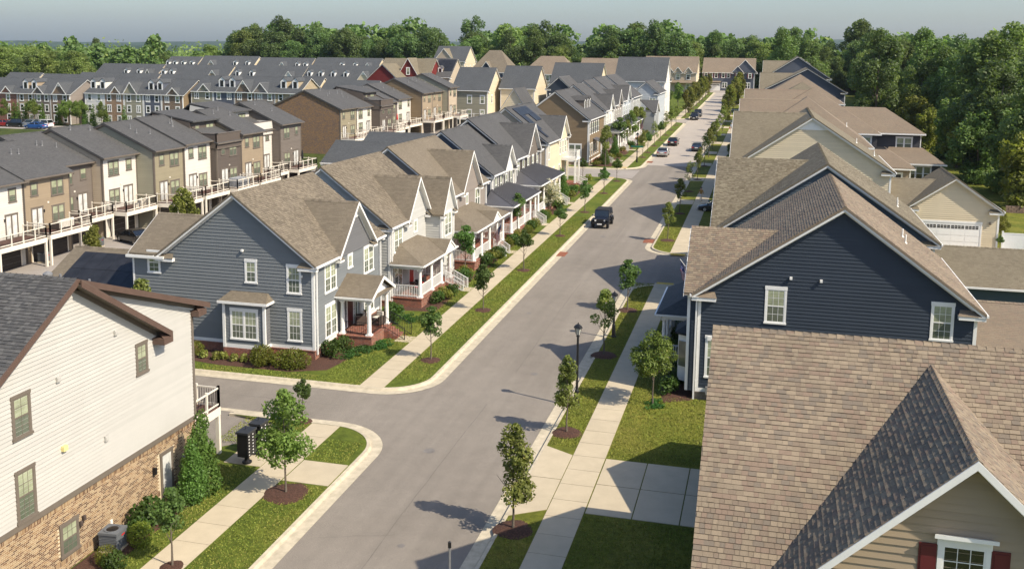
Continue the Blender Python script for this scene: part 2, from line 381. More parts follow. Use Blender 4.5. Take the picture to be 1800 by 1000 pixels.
        for k, (a, b, v, ve, th) in enumerate(items):
            if k < n_ind:
                key2 = round(b-a, 2); me = cache.get(key2)
                if me is None:
                    t = MB(); L = key2; t.prism([(0, 0, .032), (L, 0, .032), (L, expo+.03, .004), (0, expo+.03, .004)], (0, 0, -.032), 0.); me = cache[key2] = t.mesh('shingle', mat, uv=False)
                o = link(name, me, s.root); o.matrix_local = Matrix.Translation(Q(a, v, 0)) @ rot
            else:
                r = random.random()
                p = [Q(a, v, th), Q(b, v, th), Q(b, ve, .003), Q(a, ve, .003)]
                mb.face(p, r); mb.face([p[0], p[1], Q(b, v, 0), Q(a, v, 0)], r); mb.face([p[0], p[3], Q(a, v, 0)], r); mb.face([p[1], p[2], Q(b, v, 0)], r)
        s.part(name+'_courses', mb, mat, uv=False, kind='stuff')
    def roof(s, key, oe=.35, orr=.3, th=.14, geo=(), n_ind=0, trim=None, returns=True, gutter=True, ends=('-y', '+y'), dims=None, tex=None, cuts=()):
        trim = trim or s.trim; x0, x1, y0, y1, ze, zr, xc = dims or s.dim
        tex = tex or shingle_tex(key, ROOFS[key]); base = MB(); cap = MB(); self_q = {}
        ya, yb = y0-(orr+.07 if '-y' in ends else 0), y1+(orr+.07 if '+y' in ends else 0)
        for sd, xw in ((1, x1), (-1, x0)):
            m = (zr-ze)/abs(xw-xc); xe = xw+sd*oe; zee = ze-m*oe
            q = [(xe, ya, zee+th), (xe, yb, zee+th), (xc, yb, zr+th), (xc, ya, zr+th)]
            self_q[sd] = q
            if sd == 1 and cuts:
                zw = ze+th; base.prism([(xw, ya, zw), (xw, yb, zw), (xc, yb, zr+th), (xc, ya, zr+th)], (0, 0, -th)); yy = ya
                for (ca, cb) in list(cuts)+[(yb, yb)]:
                    if ca > yy+.05: base.prism([(xe, yy, zee+th), (xe, ca, zee+th), (xw, ca, zw), (xw, yy, zw)], (0, 0, -th))
                    yy = cb
            else: base.prism(q, (0, 0, -th))
        s.part('roof', base, tex)
        for g in geo:
            if g == 1 and cuts:
                s.shingles([(x1, ya, ze+th), (x1, yb, ze+th), self_q[1][2], self_q[1][3]], key, n_ind)
            else: s.shingles(self_q[g], key, n_ind)
        n = int((yb-ya)/.25) if s.lod < 2 else 1; L = (yb-ya)/n
        mA = (zr-ze)/(x1-xc)
        for i in range(n):
            y = ya+i*L; h = .035 if n > 1 else .03; r = random.random()
            for sd in (1, -1): cap.face([(xc, y, zr+th+h), (xc, y+L, zr+th+h*.5), (xc+sd*.15, y+L, zr+th+h*.5-mA*.15), (xc+sd*.15, y, zr+th+h-mA*.15)], r)
            cap.face([(xc, y, zr+th+h), (xc+.15, y, zr+th+h-mA*.15), (xc, y, zr+th-.02), (xc-.15, y, zr+th+h-mA*.15)], r)
        s.part('ridge_cap', cap, shingle_geo(key, ROOFS[key]) if tex.name.startswith('roofing') else tex, uv=False)
        ed = [(y0-orr, -1, '-y', y0), (y1+orr, 1, '+y', y1)]
        for (yy, sy, f, yw) in ed:
            if f not in ends: continue
            for sd, xw in ((1, x1), (-1, x0)):
                m = (zr-ze)/abs(xw-xc); xe = xw+sd*oe; zee = ze-m*oe; b = MB()
                b.prism([(xc, yy, zr+.01), (xe, yy, zee+.01), (xe, yy, zee+th-.28), (xc, yy, zr+th-.28)], (0, sy*.035, 0)); s.part('rake_board', b, trim)
                b = MB(); b.prism([(xc, yy, zr-.005), (xe, yy, zee-.005), (xe, yw, zee-.005), (xc, yw, zr-.005)], (0, 0, -.012)); s.part('soffit', b, trim)
                if s.lod < 2:
                    b = MB(); b.prism([(xc, yw, zr-.02), (xw, yw, ze-.02), (xw, yw, ze-.26), (xc, yw, zr-.26)], (0, sy*.04, 0)); s.part('frieze_board', b, trim)
                if returns and s.lod < 3:
                    b = MB(); rl = .95; xi = xw-sd*rl; b.box(xi, xe, yw, yy+sy*.02, zee-.24, zee-.02); s.part('eave_return', b, trim)
                    b = MB(); b.prism([(xi-sd*.04, yy+sy*.05, zee-.018), (xe-sd*.05, yy+sy*.05, zee-.018), (xe-sd*.05, yw, zee+.26), (xi+sd*.1, yw, zee+.26)], (0, 0, -.02)); s.part('return_roof', b, tex)
        b = MB()
        for sd, xw in ((1, x1), (-1, x0)):
            m = (zr-ze)/abs(xw-xc); xe = xw+sd*oe; zee = ze-m*oe
            yy = ya
            for (ca, cb) in (list(cuts) if sd == 1 else [])+[(yb, yb)]:
                if ca > yy+.05:
                    b2 = MB(); b2.box(xw, xe, yy, ca, zee-.03, zee-.012); s.part('soffit', b2, trim)
                    if gutter: b2 = MB(); b2.box(xe-.005, xe+sd*.11, yy-.02, ca+.02, zee-.02, zee+.11); s.part('gutter', b2, trim)
                yy = cb
    def downspout(s, x, y, z0, z1, nx=0, ny=0):
        b = MB(); b.box(x-.045, x+.045, y-.045, y+.045, z0, z1); b.prism([(x-.045, y-.045, z1), (x+.045, y-.045, z1), (x+.045, y+.045, z1), (x-.045, y+.045, z1)], (nx*.3, ny*.3, .25)); s.part('downspout', b, s.trim)
    def gable(s, side, c, hw, zb, za, xf, key, mat, over=.25, orr=.28, th=.13, walls=True, geo=(), trim=None, returns=True, zwall=None, planks=False, panel=False, n_ind=0):
        "cross gable on the +x (side=1) or -x (-1) slope, centred at y=c, wall plane x=xf"
        trim = trim or s.trim; x0, x1, y0, y1, ze, zr, xc = s.dim; xw = x1 if side > 0 else x0; m = (zr-ze)/abs(xw-xc)
        mg = (za-zb)/hw; xF = xf+side*orr; tex = shingle_tex(key, ROOFS[key])
        xat = lambda z: xc+side*max(0, (zr-z)/m)
        base = MB(); Q = []
        for sg in (1, -1):
            ye = c+sg*(hw+over); zze = zb-mg*over
            q = [(xF, ye, zze+th), (xat(zze), ye, zze+th), (xat(za), c, za+th), (xF, c, za+th)]
            if side*(xat(zze)-xF) > -.02: q[1] = (xF-side*.02, ye, zze+th)
            base.prism(q, (0, 0, -th)); Q.append(q)
            b = MB(); b.prism([(xF, c, za+th-.01), (xF, ye, zze+th-.01), (xF, ye, zze+th-.23), (xF, c, za+th-.23)], (side*.035, 0, 0)); s.part('rake_board', b, trim)
            b = MB(); b.prism([(xF, c, za-.004), (xF, ye, zze-.004), (xf, ye, zze-.004), (xf, c, za-.004)], (0, 0, -.01)); s.part('soffit', b, trim)
            if s.lod < 2:
                b = MB(); b.prism([(xf, c, za-.02), (xf, c+sg*hw, zb-.02), (xf, c+sg*hw, zb-.22), (xf, c, za-.22)], (side*.04, 0, 0)); s.part('frieze_board', b, trim)
            if returns and s.lod < 3:
                yi = c+sg*(hw-.45); b = MB(); b.box(xf, xF+side*.02, yi, ye, zze-.20, zze-.02); s.part('eave_return', b, trim)
                b = MB(); b.prism([(xF+side*.04, yi-sg*.03, zze-.018), (xF+side*.04, ye, zze-.018), (xf, ye, zze+.2), (xf, yi+sg*.08, zze+.2)], (0, 0, -.02)); s.part('return_roof', b, tex)
        s.part('gable_roof', base, tex)
        for g in geo: s.shingles([Q[g][0], Q[g][1], Q[g][2], Q[g][3]], key, n_ind)
        cap = MB(); xr = xat(za); n = max(1, int(abs(xF-xr)/.25)) if s.lod < 2 else 1
        for i in range(n):
            a, b_ = xr+(xF-xr)*i/n, xr+(xF-xr)*(i+1)/n; h = .035; r = random.random()
            for sg in (1, -1): cap.face([(b_, c, za+th+h), (a, c, za+th+h*.4), (a, c+sg*.14, za+th+h*.4-mg*.14), (b_, c+sg*.14, za+th+h-mg*.14)], r)
            cap.face([(b_, c, za+th+h), (b_, c+.14, za+th+h-mg*.14), (b_, c, za+th-.02), (b_, c-.14, za+th+h-mg*.14)], r)
        s.part('ridge_cap', cap, shingle_geo(key, ROOFS[key]), uv=False)
        if walls:
            f = '+x' if side > 0 else '-x'; zl = zb if zwall is None else zwall
            poly = [(c-hw, zl), (c+hw, zl), (c+hw, zb), (c, za), (c-hw, zb)] if zl < zb-.01 else [(c-hw, zb), (c+hw, zb), (c, za)]
            (s.flat if mat.name.startswith('brick') or s.lod >= 3 else s.wall)(f, xf, poly, mat, **({} if mat.name.startswith('brick') or s.lod >= 3 else {'planks': planks}))
            if panel: s.flat(f, xf+side*.022, [(c-hw*.33, za-(za-zb)*.33), (c+hw*.33, za-(za-zb)*.33), (c, za-.02)], trim, 'gable_panel', .02)
            if abs(xf-xw) > .1:
                for sg in (1, -1):
                    g = '+y' if sg > 0 else '-y'; lim = sorted((xf, xc if zl >= ze-.3 else xw))
                    po = [(lim[0], zl), (lim[1], zl), (lim[1], zb), (lim[0], zb)]
                    if zb-zl > .05: (s.wall if s.lod < 3 else s.flat)(g, c+sg*hw, po, mat)
                if zb-zl > .6:
                    for sg in (1, -1): b = MB(); y = c+sg*hw; b.box(xf-side*.12, xf+side*.045, y-sg*.12, y+sg*.045, zl, zb-.02); s.part('corner_board', b, trim)
    def win(s, face, c, u, z, w, h, kind='s', trim=None, pk=None, lod=None, shut=None, grp=None):
        trim = trim or s.trim; lod = s.lod if lod is None else lod; pk = pk or random.choice('bbbbm')
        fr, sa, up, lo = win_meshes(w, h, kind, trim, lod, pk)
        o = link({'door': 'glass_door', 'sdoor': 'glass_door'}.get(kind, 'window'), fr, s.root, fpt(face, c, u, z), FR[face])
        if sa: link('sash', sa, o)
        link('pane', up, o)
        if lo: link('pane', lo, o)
        if shut:
            for sg in (-1, 1):
                key = ('sh', shut.name, round(h, 2)); me = _wc.get(key)
                if me is None:
                    b = MB(); b.box(-.2, .2, -.045, 0, 0, h); b.box(-.15, .15, -.058, -.045, .06, h*.47); b.box(-.15, .15, -.058, -.045, h*.53, h-.06); me = _wc[key] = b.mesh('shutter', shut, uv=False)
                l = Matrix.Rotation(FR[face], 3, 'Z') @ Vector((sg*(w/2+.33), 0, 0)); p = fpt(face, c, u, z); link('shutter', me, s.root, (p[0]+l.x, p[1]+l.y, p[2]), FR[face])
        return o
    def door(s, face, c, u, z, w=.95, h=2.1, mat=None, trim=None):
        trim = trim or s.trim; fr = MB(); hw = w/2
        fr.box(-hw-.12, -hw, -.06, 0, 0, h+.02); fr.box(hw, hw+.12, -.06, 0, 0, h+.02); fr.box(-hw-.14, hw+.14, -.07, 0, h, h+.18)
        o = link('door', fr.mesh('door_frame', trim, uv=False), s.root, fpt(face, c, u, z), FR[face])
        d = MB(); d.box(-hw, hw, -.04, -.019, 0, h)
        for a, b_ in ((-hw+.12, -.05), (.05, hw-.12)):
            for p, q in ((.2, .95), (1.1, h-.15)): d.box(a, b_, -.05, -.04, p, q)
        link('door_leaf', d.mesh('door_leaf', mat, uv=False), o); k = MB(); k.lathe([(.0, 0), (.03, .01), (.03, .05), (0, .06)], hw-.07, -.07, 8); k.v = [(x, y, zz+1.0) for x, y, zz in k.v]; link('handle', k.mesh('handle', GREYM, uv=False), o)
    def garage(s, face, c, u, z, w, h=2.2, mat=None, trim=None, lights=False):
        fr = MB(); hw = w/2; trim = trim or s.trim
        fr.box(-hw-.13, -hw, -.06, 0, 0, h+.02); fr.box(hw, hw+.13, -.06, 0, 0, h+.02); fr.box(-hw-.15, hw+.15, -.07, 0, h, h+.2)
        o = link('garage_door', fr.mesh('garage_frame', trim, uv=False), s.root, fpt(face, c, u, z), FR[face])
        for k in range(4):
            d = MB(); d.box(-hw, hw, -.035, -.019, k*h/4+.008, (k+1)*h/4-.008)
            for j in range(4):
                a = -hw+.12+j*(w-.24)/4+.05; b_ = a+(w-.24)/4-.1
                if not (lights and k == 3): d.box(a, b_, -.045, -.035, k*h/4+.07, (k+1)*h/4-.07)
            p = link('door_panel', d.mesh('door_panel', mat, uv=False), o)
        if lights:
            for j in range(4):
                a = -hw+.12+j*(w-.24)/4+.05; b_ = a+(w-.24)/4-.1; g = MB(); g.box(a, b_, -.042, -.034, 3*h/4+.08, 3*h/4+.4); q_ = link('pane', g.mesh('pane', GL_DARK, uv=False), o); g = MB(); g.box(a, b_, -.048, -.042, 3*h/4+.23, 3*h/4+.25)
                for q in range(1, 4): x = a+(b_-a)*q/4; g.box(x-.02, x+.02, -.048, -.042, 3*h/4+.08, 3*h/4+.4)
                link('muntin', g.mesh('muntin', mat, uv=False), o)
    def vents(s, pts, key=None):
        for (x, y, z) in pts: b = MB(); b.tube((x, y, z-.15), (x, y, z+.5), .05, n=8); b.tube((x, y, z-.02), (x, y, z+.06), .12, .06, 8); s.part('vent_pipe', b, GREYM if key is None else key)
    def porch(s, face_x, side, ya, yb, depth, zf, zt, rk, col_y, zwall=None, wallrise=.9, base=None, steps=None, rail='white', roofmat=None, gabled=None, floor=None, posts_w=.13, hip=True, open_y=()):
        "porch on the +x/-x wall: platform, columns, beam, hipped roof, railings, steps"
        xo = face_x+side*depth; base = base or BR_RED
        b = MB(); b.box(face_x, xo, ya, yb, -1., zf-.07); s.part('porch_base', b, base)
        b = MB(); b.box(face_x, xo+side*.05, ya-.05, yb+.05, zf-.07, zf); s.part('porch_floor', b, floor or BR_RED)
        cx = xo-side*.22
        for y in col_y:
            b = MB(); b.box(cx-.2, cx+.2, y-.2, y+.2, zf, zf+.1); b.box(cx-.18, cx+.18, y-.18, y+.18, zt-.12, zt)
            if posts_w == .13: b.lathe([(.17, zf+.1), (.17, zf+.18), (.145, zf+.2), (.14, zf+1.0), (.115, zt-.2), (.15, zt-.16), (.15, zt-.12)], cx, y, 14)
            else: b.box(cx-posts_w, cx+posts_w, y-posts_w, y+posts_w, zf+.1, zt-.1)
            s.part('column', b, s.trim, smooth=False)
        b = MB(); b.box(cx-.12, cx+.12, ya+.05, yb-.05, zt, zt+.28); b.box(face_x, cx-side*.12, ya+.05, ya+.3, zt, zt+.28); b.box(face_x, cx-side*.12, yb-.3, yb-.05, zt, zt+.28); b.box(face_x+side*.02, cx-side*.12, ya+.3, yb-.3, zt+.06, zt+.08); s.part('porch_beam', b, s.trim)
        z0 = zt+.30; z1 = z0+wallrise; o = .25; X = xo+side*o; tex = roofmat or shingle_tex(rk, ROOFS[rk]); d2 = depth+o
        hp = d2*.8 if hip else 0; a0, b0 = ya-o, yb+o
        b = MB(); th = .1
        b.prism([(X, a0, z0+th), (X, b0, z0+th), (face_x, b0-hp, z1+th), (face_x, a0+hp, z1+th)], (0, 0, -th))
        if hip:
            b.prism([(X, a0, z0+th), (face_x, a0+hp, z1+th), (face_x, a0, z0+th)], (0, 0, -th)); b.prism([(X, b0, z0+th), (face_x, b0-hp, z1+th), (face_x, b0, z0+th)], (0, 0, -th))
        pr = s.part('porch_roof', b, tex)
        if roofmat is METALROOF:
            sm = MB(); n = int((b0-a0)/.46)
            for i in range(n+1):
                y = a0+(b0-a0)*i/n; k = min(1, (y-a0)/hp, (b0-y)/hp) if hp else 1
                # rib runs from eave up to ridge or hip line
                xr = X-side*d2*k; zr_ = z0+th+(z1-z0)*k
                if k > .05: sm.prism([(X, y-.028, z0+th), (X, y+.028, z0+th), (xr, y+.028, zr_), (xr, y-.028, zr_)], (0, 0, .07))
            for (yy, yr) in ((a0, a0+hp), (b0, b0-hp)): sm.tube((X, yy, z0+th), (face_x, yr, z1+th), .05, n=5)
            s.part('standing_seam', sm, METALROOF, parent=pr)
        b = MB(); b.box(X-.005, X+side*.1, a0, b0, z0-.03, z0+.08); b.box(face_x, X, a0-.04, a0, z0-.03, z0+.08); b.box(face_x, X, b0, b0+.04, z0-.03, z0+.08); s.part('gutter', b, s.trim)
        if gabled:
            gc, gw, gh = gabled; mm = (z1-z0)/d2; b = MB(); xr = X-side*gh/mm
            for sg in (1, -1):
                b.prism([(X+side*.03, gc+sg*gw, z0+th+.02), (X-side*.02, gc+sg*gw, z0+th+.02), (xr, gc, z0+gh+th+.02), (X+side*.03, gc, z0+gh+th+.02)], (0, 0, -.08))
            s.part('gable_roof', b, tex)
            b = MB()
            for sg in (1, -1): b.prism([(X+side*.03, gc+sg*gw, z0+th), (X+side*.03, gc, z0+gh+th), (X+side*.03, gc, z0+gh-.06), (X+side*.03, gc+sg*gw, z0-.06)], (side*.035, 0, 0))
            s.part('rake_board', b, s.trim); s.flat('+x' if side > 0 else '-x', X-side*.03, [(gc-gw*.85, z0+.05), (gc+gw*.85, z0+.05), (gc, z0+gh)], WHITE if s.trim is WHITE else s.trim, 'gable_panel')
        ys = [ya+.05]+[y for y in col_y]+[yb-.05]
        rm = {'white': s.trim, 'black': BLACK}.get(rail)
        if rail:
            segs = [((cx, a, 0), (cx, b_, 0)) for a, b_ in zip(col_y[:-1], col_y[1:]) if not any(a < q < b_ for q in open_y)]
            segs += [((face_x+side*.1, ya+.2, 0), (cx, ya+.2, 0)), ((face_x+side*.1, yb-.2, 0), (cx, yb-.2, 0))]
            for p, q in segs: s.railing(p, q, zf, .9, rm)
        if steps:
            sy, wd, n = steps; r = zf/n
            for i in range(n):
                b = MB(); b.box(xo+side*.3*i, xo+side*(.3*(i+1)+.04), sy-wd/2, sy+wd/2, -.5, zf-r*(i+1)+r*.0+.0); s.part('step', b, floor or BR_RED)
            if rail:
                for yy in (sy-wd/2+.06, sy+wd/2-.06): s.railing((xo, yy, 0), (xo+side*.3*n, yy, -zf*.85), zf, .9, rm)
    def railing(s, p, q, zf, h, mat, sp=.13, parent=None, name='railing'):
        b = MB(); P = Vector((p[0], p[1], zf+p[2])); Q = Vector((q[0], q[1], zf+q[2])); d = Q-P; L = d.length
        if L < .1: return
        n = max(1, int(L/sp)); t = .03 if mat is not BLACK else .018; bt = .02 if mat is not BLACK else .009
        for z in (.1, h):
            a = P+Vector((0, 0, z)); e = Q+Vector((0, 0, z)); sd = d.cross(Vector((0, 0, 1))).normalized()*t
            b.prism([a-sd, a+sd, e+sd, e-sd], (0, 0, .05 if mat is not BLACK else .03))
        for i in range(n+1):
            c = P+d*(i/n); tt = bt*1.0 if 0 < i < n else t*1.2
            b.box(c.x-tt, c.x+tt, c.y-tt, c.y+tt, c.z+.02, c.z+h+(.08 if i in (0, n) else 0))
        return s.part(name, b, mat, parent)
    def box_dormer(s, side, y, w, zb, h, xf, key, mat, win=True):
        "small gabled dormer window on the roof slope"
        x0, x1, y0, y1, ze, zr, xc = s.dim; xw = x1 if side > 0 else x0; m = (zr-ze)/abs(xw-xc); xat = lambda z: xc+side*max(0, (zr-z)/m)
        b = MB(); f = '+x' if side > 0 else '-x'; xb = xat(zb+h)
        b.prism([(xf, y-w/2, zb), (xf, y-w/2, zb+h), (xb, y-w/2, zb+h)], (0, w, 0)); d = s.part('dormer', b, mat)
        b = MB(); b.prism([(xf, y-w/2, zb), (xf, y+w/2, zb), (xf, y+w/2, zb+h), (xf, y, zb+h+w*.45), (xf, y-w/2, zb+h)], (side*.04, 0, 0)); s.part('dormer_front', b, WHITE, parent=d)
        b = MB(); za = zb+h+w*.5
        for sg in (1, -1): b.prism([(xf+side*.15, y, za+.06), (xf+side*.15, y+sg*(w/2+.12), zb+h+.02), (xat(zb+h), y+sg*(w/2+.12), zb+h+.02), (xat(za), y, za+.06)], (0, 0, -.06))
        s.part('dormer_roof', b, shingle_tex(key, ROOFS[key]), parent=d)
        b = MB(); b.box(xf+side*.03, xf+side*.06, y-w*.27, y+w*.27, zb+.18, zb+h-.1); s.part('pane', b, GL_DARK, parent=d)
def gable_house(name, label, x, y, W, L, he, rise, mat, key, rz=0, group=None, lod=2, z=None, cat='house', **k):
    "plain gabled block: ridge along local y, facade on +x"
    h = House(name, label, cat, x, y, z, rz, group, lod); h.body(0, W, 0, L, he, he+rise, mat, **k); return h
# ================================================================ ground, streets, walks
def grassmat(name, c1, c2, c3):
    m, nt, bs = _mat(name)
    a = ramp(nt, noise(nt, .35, 5), [(.32, c1), (.52, c2), (.72, c3)])
    a = mixc(nt, 1., a, ramp(nt, noise(nt, 3.2, 4), [(.3, (.72,)*3), (.7, (1.25, 1.22, 1.1))]), 'MULTIPLY')
    f = noise(nt, 34, 3, rough=.8); a = mixc(nt, 1., a, ramp(nt, f, [(.3, (.6, .62, .6)), (.7, (1.4, 1.38, 1.2))]), 'MULTIPLY')
    nt.links.new(a, bs.inputs['Base Color']); bs.inputs['Roughness'].default_value = .9; bs.inputs['Specular IOR Level'].default_value = .15
    bump(nt, bs, f, .05); return m
GRASS = grassmat('lawn', (.095, .115, .020), (.145, .158, .028), (.21, .195, .045))
GRASS2 = grassmat('lush_lawn', (.075, .108, .018), (.105, .138, .024), (.155, .172, .034))
FIELD = grassmat('field', (.035, .05, .014), (.055, .075, .02), (.09, .10, .03))
FARGREEN = plain('far_woodland', (.028, .052, .022), .95, .45, .012, spec=.1)
def asphaltmat():
    m, nt, bs = _mat('asphalt')
    a = ramp(nt, noise(nt, .12, 5), [(.3, (.205, .180, .150)), (.7, (.242, .214, .180))])
    a = mixc(nt, 1., a, ramp(nt, noise(nt, 1.1, 5, rough=.7), [(.3, (.93,)*3), (.7, (1.06,)*3)]), 'MULTIPLY')
    tc = N(nt, 'ShaderNodeTexCoord'); mp = N(nt, 'ShaderNodeMapping'); mp.inputs['Scale'].default_value = (1.1, .05, 1); nt.links.new(tc.outputs['Object'], mp.inputs[0])
    st = N(nt, 'ShaderNodeTexNoise'); st.inputs['Scale'].default_value = 1.; nt.links.new(mp.outputs[0], st.inputs['Vector'])
    a = mixc(nt, 1., a, ramp(nt, st.outputs['Fac'], [(.35, (.93,)*3), (.65, (1.05,)*3)]), 'MULTIPLY')
    f = noise(nt, 55, 2, rough=.9); a = mixc(nt, 1., a, ramp(nt, f, [(.32, (.66,)*3), (.5, (1,)*3), (.68, (1.34,)*3)]), 'MULTIPLY')
    nt.links.new(a, bs.inputs['Base Color']); bs.inputs['Roughness'].default_value = .92; bs.inputs['Specular IOR Level'].default_value = .2; bump(nt, bs, f, .006); return m
ASPH = asphaltmat()
ASPH2 = plain('older_asphalt', (.30, .268, .235), .92, .1, .5, bmp=.006, bscale=55)
CONC = plain('concrete', (.47, .40, .285), .9, .13, 1.3, bmp=.003, bscale=70, rnd=.03, spec=.2)
CONC2 = plain('kerb_concrete', (.48, .42, .31), .9, .18, 2.5, bmp=.003, bscale=60, spec=.2)
TERRA = plain('tactile_brick', (.24, .085, .045), .85, .2, 8)
YELLOW = plain('tactile_yellow', (.55, .38, .06), .8, .2, 6)
def gp(x, y, dz): return (x, y, gz(y)+dz)
def sheet(name, poly, dz, m, kind='structure', t=0, ys=None):
    b = MB()
    if t: b.prism([gp(x, y, dz) for x, y in poly], (0, 0, -t))
    else: b.face([gp(x, y, dz) for x, y in poly])
    return b.obj(name, m, kind=kind)
b = MB(); Ys = [-120, 0, 420, 900, 1400]
for a, c in zip(Ys[:-1], Ys[1:]):
    for i in range(8):
        x0 = -1600+400*i; b.face([(x0, a, gz(a) if a > 0 else SLOPE*a), (x0+400, a, gz(a) if a > 0 else SLOPE*a), (x0+400, c, gz(c)), (x0, c, gz(c))])
b.obj('ground', FIELD, kind='structure')
# far terrain: wooded hills on the horizon
def elev(px, py): d = ray(px, py); return d.z/math.hypot(d.x, d.y), math.atan2(d.x, d.y)
b = MB(); rings = [(1150, 112, 0), (1700, 104, 1.5), (2400, 92, 3), (3200, 88, 3), (4100, 82, 4), (5000, 85, 2), (6200, 72, 3.), (7600, 82, 1), (8200, 98, 0)]
cols = list(range(-2600, 4400, 28)); grid = []
for k, (D, yt, am) in enumerate(rings):
    row = []
    for px in cols:
        e, az = elev(min(max(px, -400), 2200), yt); az = elev(px, yt)[1]
        nz = sum(math.sin(px*f_+k*17.3*f_*300+p_)*q for f_, p_, q in ((.0031, 1, .5), (.0083, 2.2, .35), (.021, .4, .2), (.055, 1.4, .12), (.13, 3, .06)))
        row.append((D*math.sin(az), D*math.cos(az), max(HC+D*e - am*nz*D/F*-1, -12) if k else -2.))
    grid.append(row)
for k in range(len(rings)-1):
    for i in range(len(cols)-1): b.face([grid[k][i], grid[k][i+1], grid[k+1][i+1], grid[k+1][i]])
b.obj('hills', FARGREEN, smooth=True, uv=False, kind='structure')
# --- streets
sheet('street', [(-18.9, -60), (-10.6, -60), (-10.6, 356), (-18.9, 356)], .02, ASPH)
def curb_fill(name, cx, cy, r, qx, qy, m=ASPH, dz=.018, n=8):
    pts = [(cx, cy)]+[(cx+qx*r*(1-math.sin(math.pi/2*i/n)), cy+qy*r*(1-math.cos(math.pi/2*i/n))) for i in range(n+1)]
    return sheet(name, pts, dz, m)
sheet('side_street', [(-42, 47.4), (-18.9, 47.4), (-18.9, 52.5), (-42, 52.5)], .021, ASPH)
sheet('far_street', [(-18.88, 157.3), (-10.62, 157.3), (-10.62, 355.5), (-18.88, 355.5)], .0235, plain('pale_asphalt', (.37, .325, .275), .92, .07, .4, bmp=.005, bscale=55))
sheet('rear_alley', [(-42, 47.4), (-42, 143), (-66.2, 143), (-66.2, 47.4)], .019, ASPH2)
sheet('parking_lane', [(-60, 41.2), (-27, 41.2), (-25.4, 43.2), (-24.3, 47.4), (-60, 47.4)], .0195, ASPH)
sheet('side_street', [(-10.6, 82), (60, 82), (60, 93.6), (-10.6, 93.6)], .021, ASPH)
sheet('cross_street', [(-44, 142.2), (-18.9, 142.2), (-18.9, 150.8), (-44, 150.8)], .023, ASPH2)
sheet('cross_street', [(-120, 128.5), (-61, 128.5), (-61, 135.5), (-120, 135.5)], .023, ASPH2)
sheet('cross_street', [(-120, 234.5), (-18.9, 234.5), (-18.9, 242.2), (-120, 242.2)], .023, ASPH2)
sheet('rear_alley', [(-50, 150.5), (-50, 235), (-68, 235), (-68, 150.5)], .019, ASPH2)
sheet('parking_lot', [(-210, 175), (-120, 175), (-120, 183), (-210, 183)], .019, ASPH2)
sheet('street_end', [(-26, 352), (-5, 352), (-5, 366), (-26, 366)], .024, ASPH2)
def block(path, close, lawn=GRASS, r=3.2, name='kerb', zl=.14):
    "path: asphalt-edge corners of a block; rounds the corners, then builds gutter pan, kerb and the lawn inside"
    P = [Vector(p) for p in path]; out = [P[0]]
    for i in range(1, len(P)-1):
        a = (P[i-1]-P[i]).normalized(); c = (P[i+1]-P[i]).normalized(); s0 = P[i]+a*r; cen = P[i]+a*r+c*r
        for k in range(13):
            t = math.pi/2*k/12; out.append(cen - c*(r*math.cos(t)) - a*(r*math.sin(t)))
    out.append(P[-1])
    # densify
    D = []
    for a, c in zip(out[:-1], out[1:]):
        n = max(1, int((c-a).length/1.5)); D += [a+(c-a)*(i/n) for i in range(n)]
    D.append(out[-1]); cen = sum((Vector(p) for p in path+close), Vector((0, 0)))/len(path+close)
    nr = []
    for i in range(len(D)):
        t = (D[min(i+1, len(D)-1)]-D[max(i-1, 0)]).normalized(); n = Vector((-t.y, t.x)); nr.append(n)
    mid = len(D)//2
    if (cen-D[mid]).dot(nr[mid]) < 0: nr = [-n for n in nr]
    off = lambda d: [p+n*d for p, n in zip(D, nr)]
    o0, o1, o2, o3 = off(0), off(.55), off(.63), off(.80)
    g = MB(); k = MB()
    for i in range(len(D)-1):
        rr = random.Random(i//2*7+3).random()
        g.face([gp(o0[i].x, o0[i].y, .036), gp(o0[i+1].x, o0[i+1].y, .036), gp(o1[i+1].x, o1[i+1].y, .026), gp(o1[i].x, o1[i].y, .026)], rr)
        k.face([gp(o1[i].x, o1[i].y, .026), gp(o1[i+1].x, o1[i+1].y, .026), gp(o2[i+1].x, o2[i+1].y, .155), gp(o2[i].x, o2[i].y, .155)], rr)
        k.face([gp(o2[i].x, o2[i].y, .155), gp(o2[i+1].x, o2[i+1].y, .155), gp(o3[i+1].x, o3[i+1].y, .16), gp(o3[i].x, o3[i].y, .16)], rr)
        k.face([gp(o3[i].x, o3[i].y, .16), gp(o3[i+1].x, o3[i+1].y, .16), gp(o3[i+1].x, o3[i+1].y, .0), gp(o3[i].x, o3[i].y, .0)], rr)
    g.obj('gutter_pan', CONC2, kind='structure'); k.obj(name, CONC2, kind='structure')
    sheet('lawn', [tuple(p) for p in o3]+close, zl, lawn)
    return D
block([(-28, 47.75), (-18.15, 47.75), (-18.15, -60)], [(-60, -60), (-60, 41.2), (-28, 41.2), (-25.6, 43.4), (-24.6, 46.4), (-28, 47)], GRASS2, 3.6)
curb_fill('street_corner', -18.15, 47.75, 3.6, -1, -1)
block([(-42, 52.15), (-18.4, 52.15), (-18.4, 142.3), (-42, 142.3)], [], GRASS2, 3.4)
curb_fill('street_corner', -18.4, 52.15, 3.4, -1, 1); curb_fill('street_corner', -18.4, 142.3, 3.4, -1, -1)
block([(-50, 150.6), (-18.5, 150.6), (-18.5, 234.6), (-50, 234.6)], [], GRASS2, 4.8)
curb_fill('street_corner', -18.5, 150.6, 4.8, -1, 1); curb_fill('street_corner', -18.5, 234.6, 4.8, -1, -1)
block([(-50, 242), (-18.6, 242), (-18.6, 352)], [(-50, 352)], GRASS2, 4); curb_fill('street_corner', -18.6, 242, 4, -1, 1)
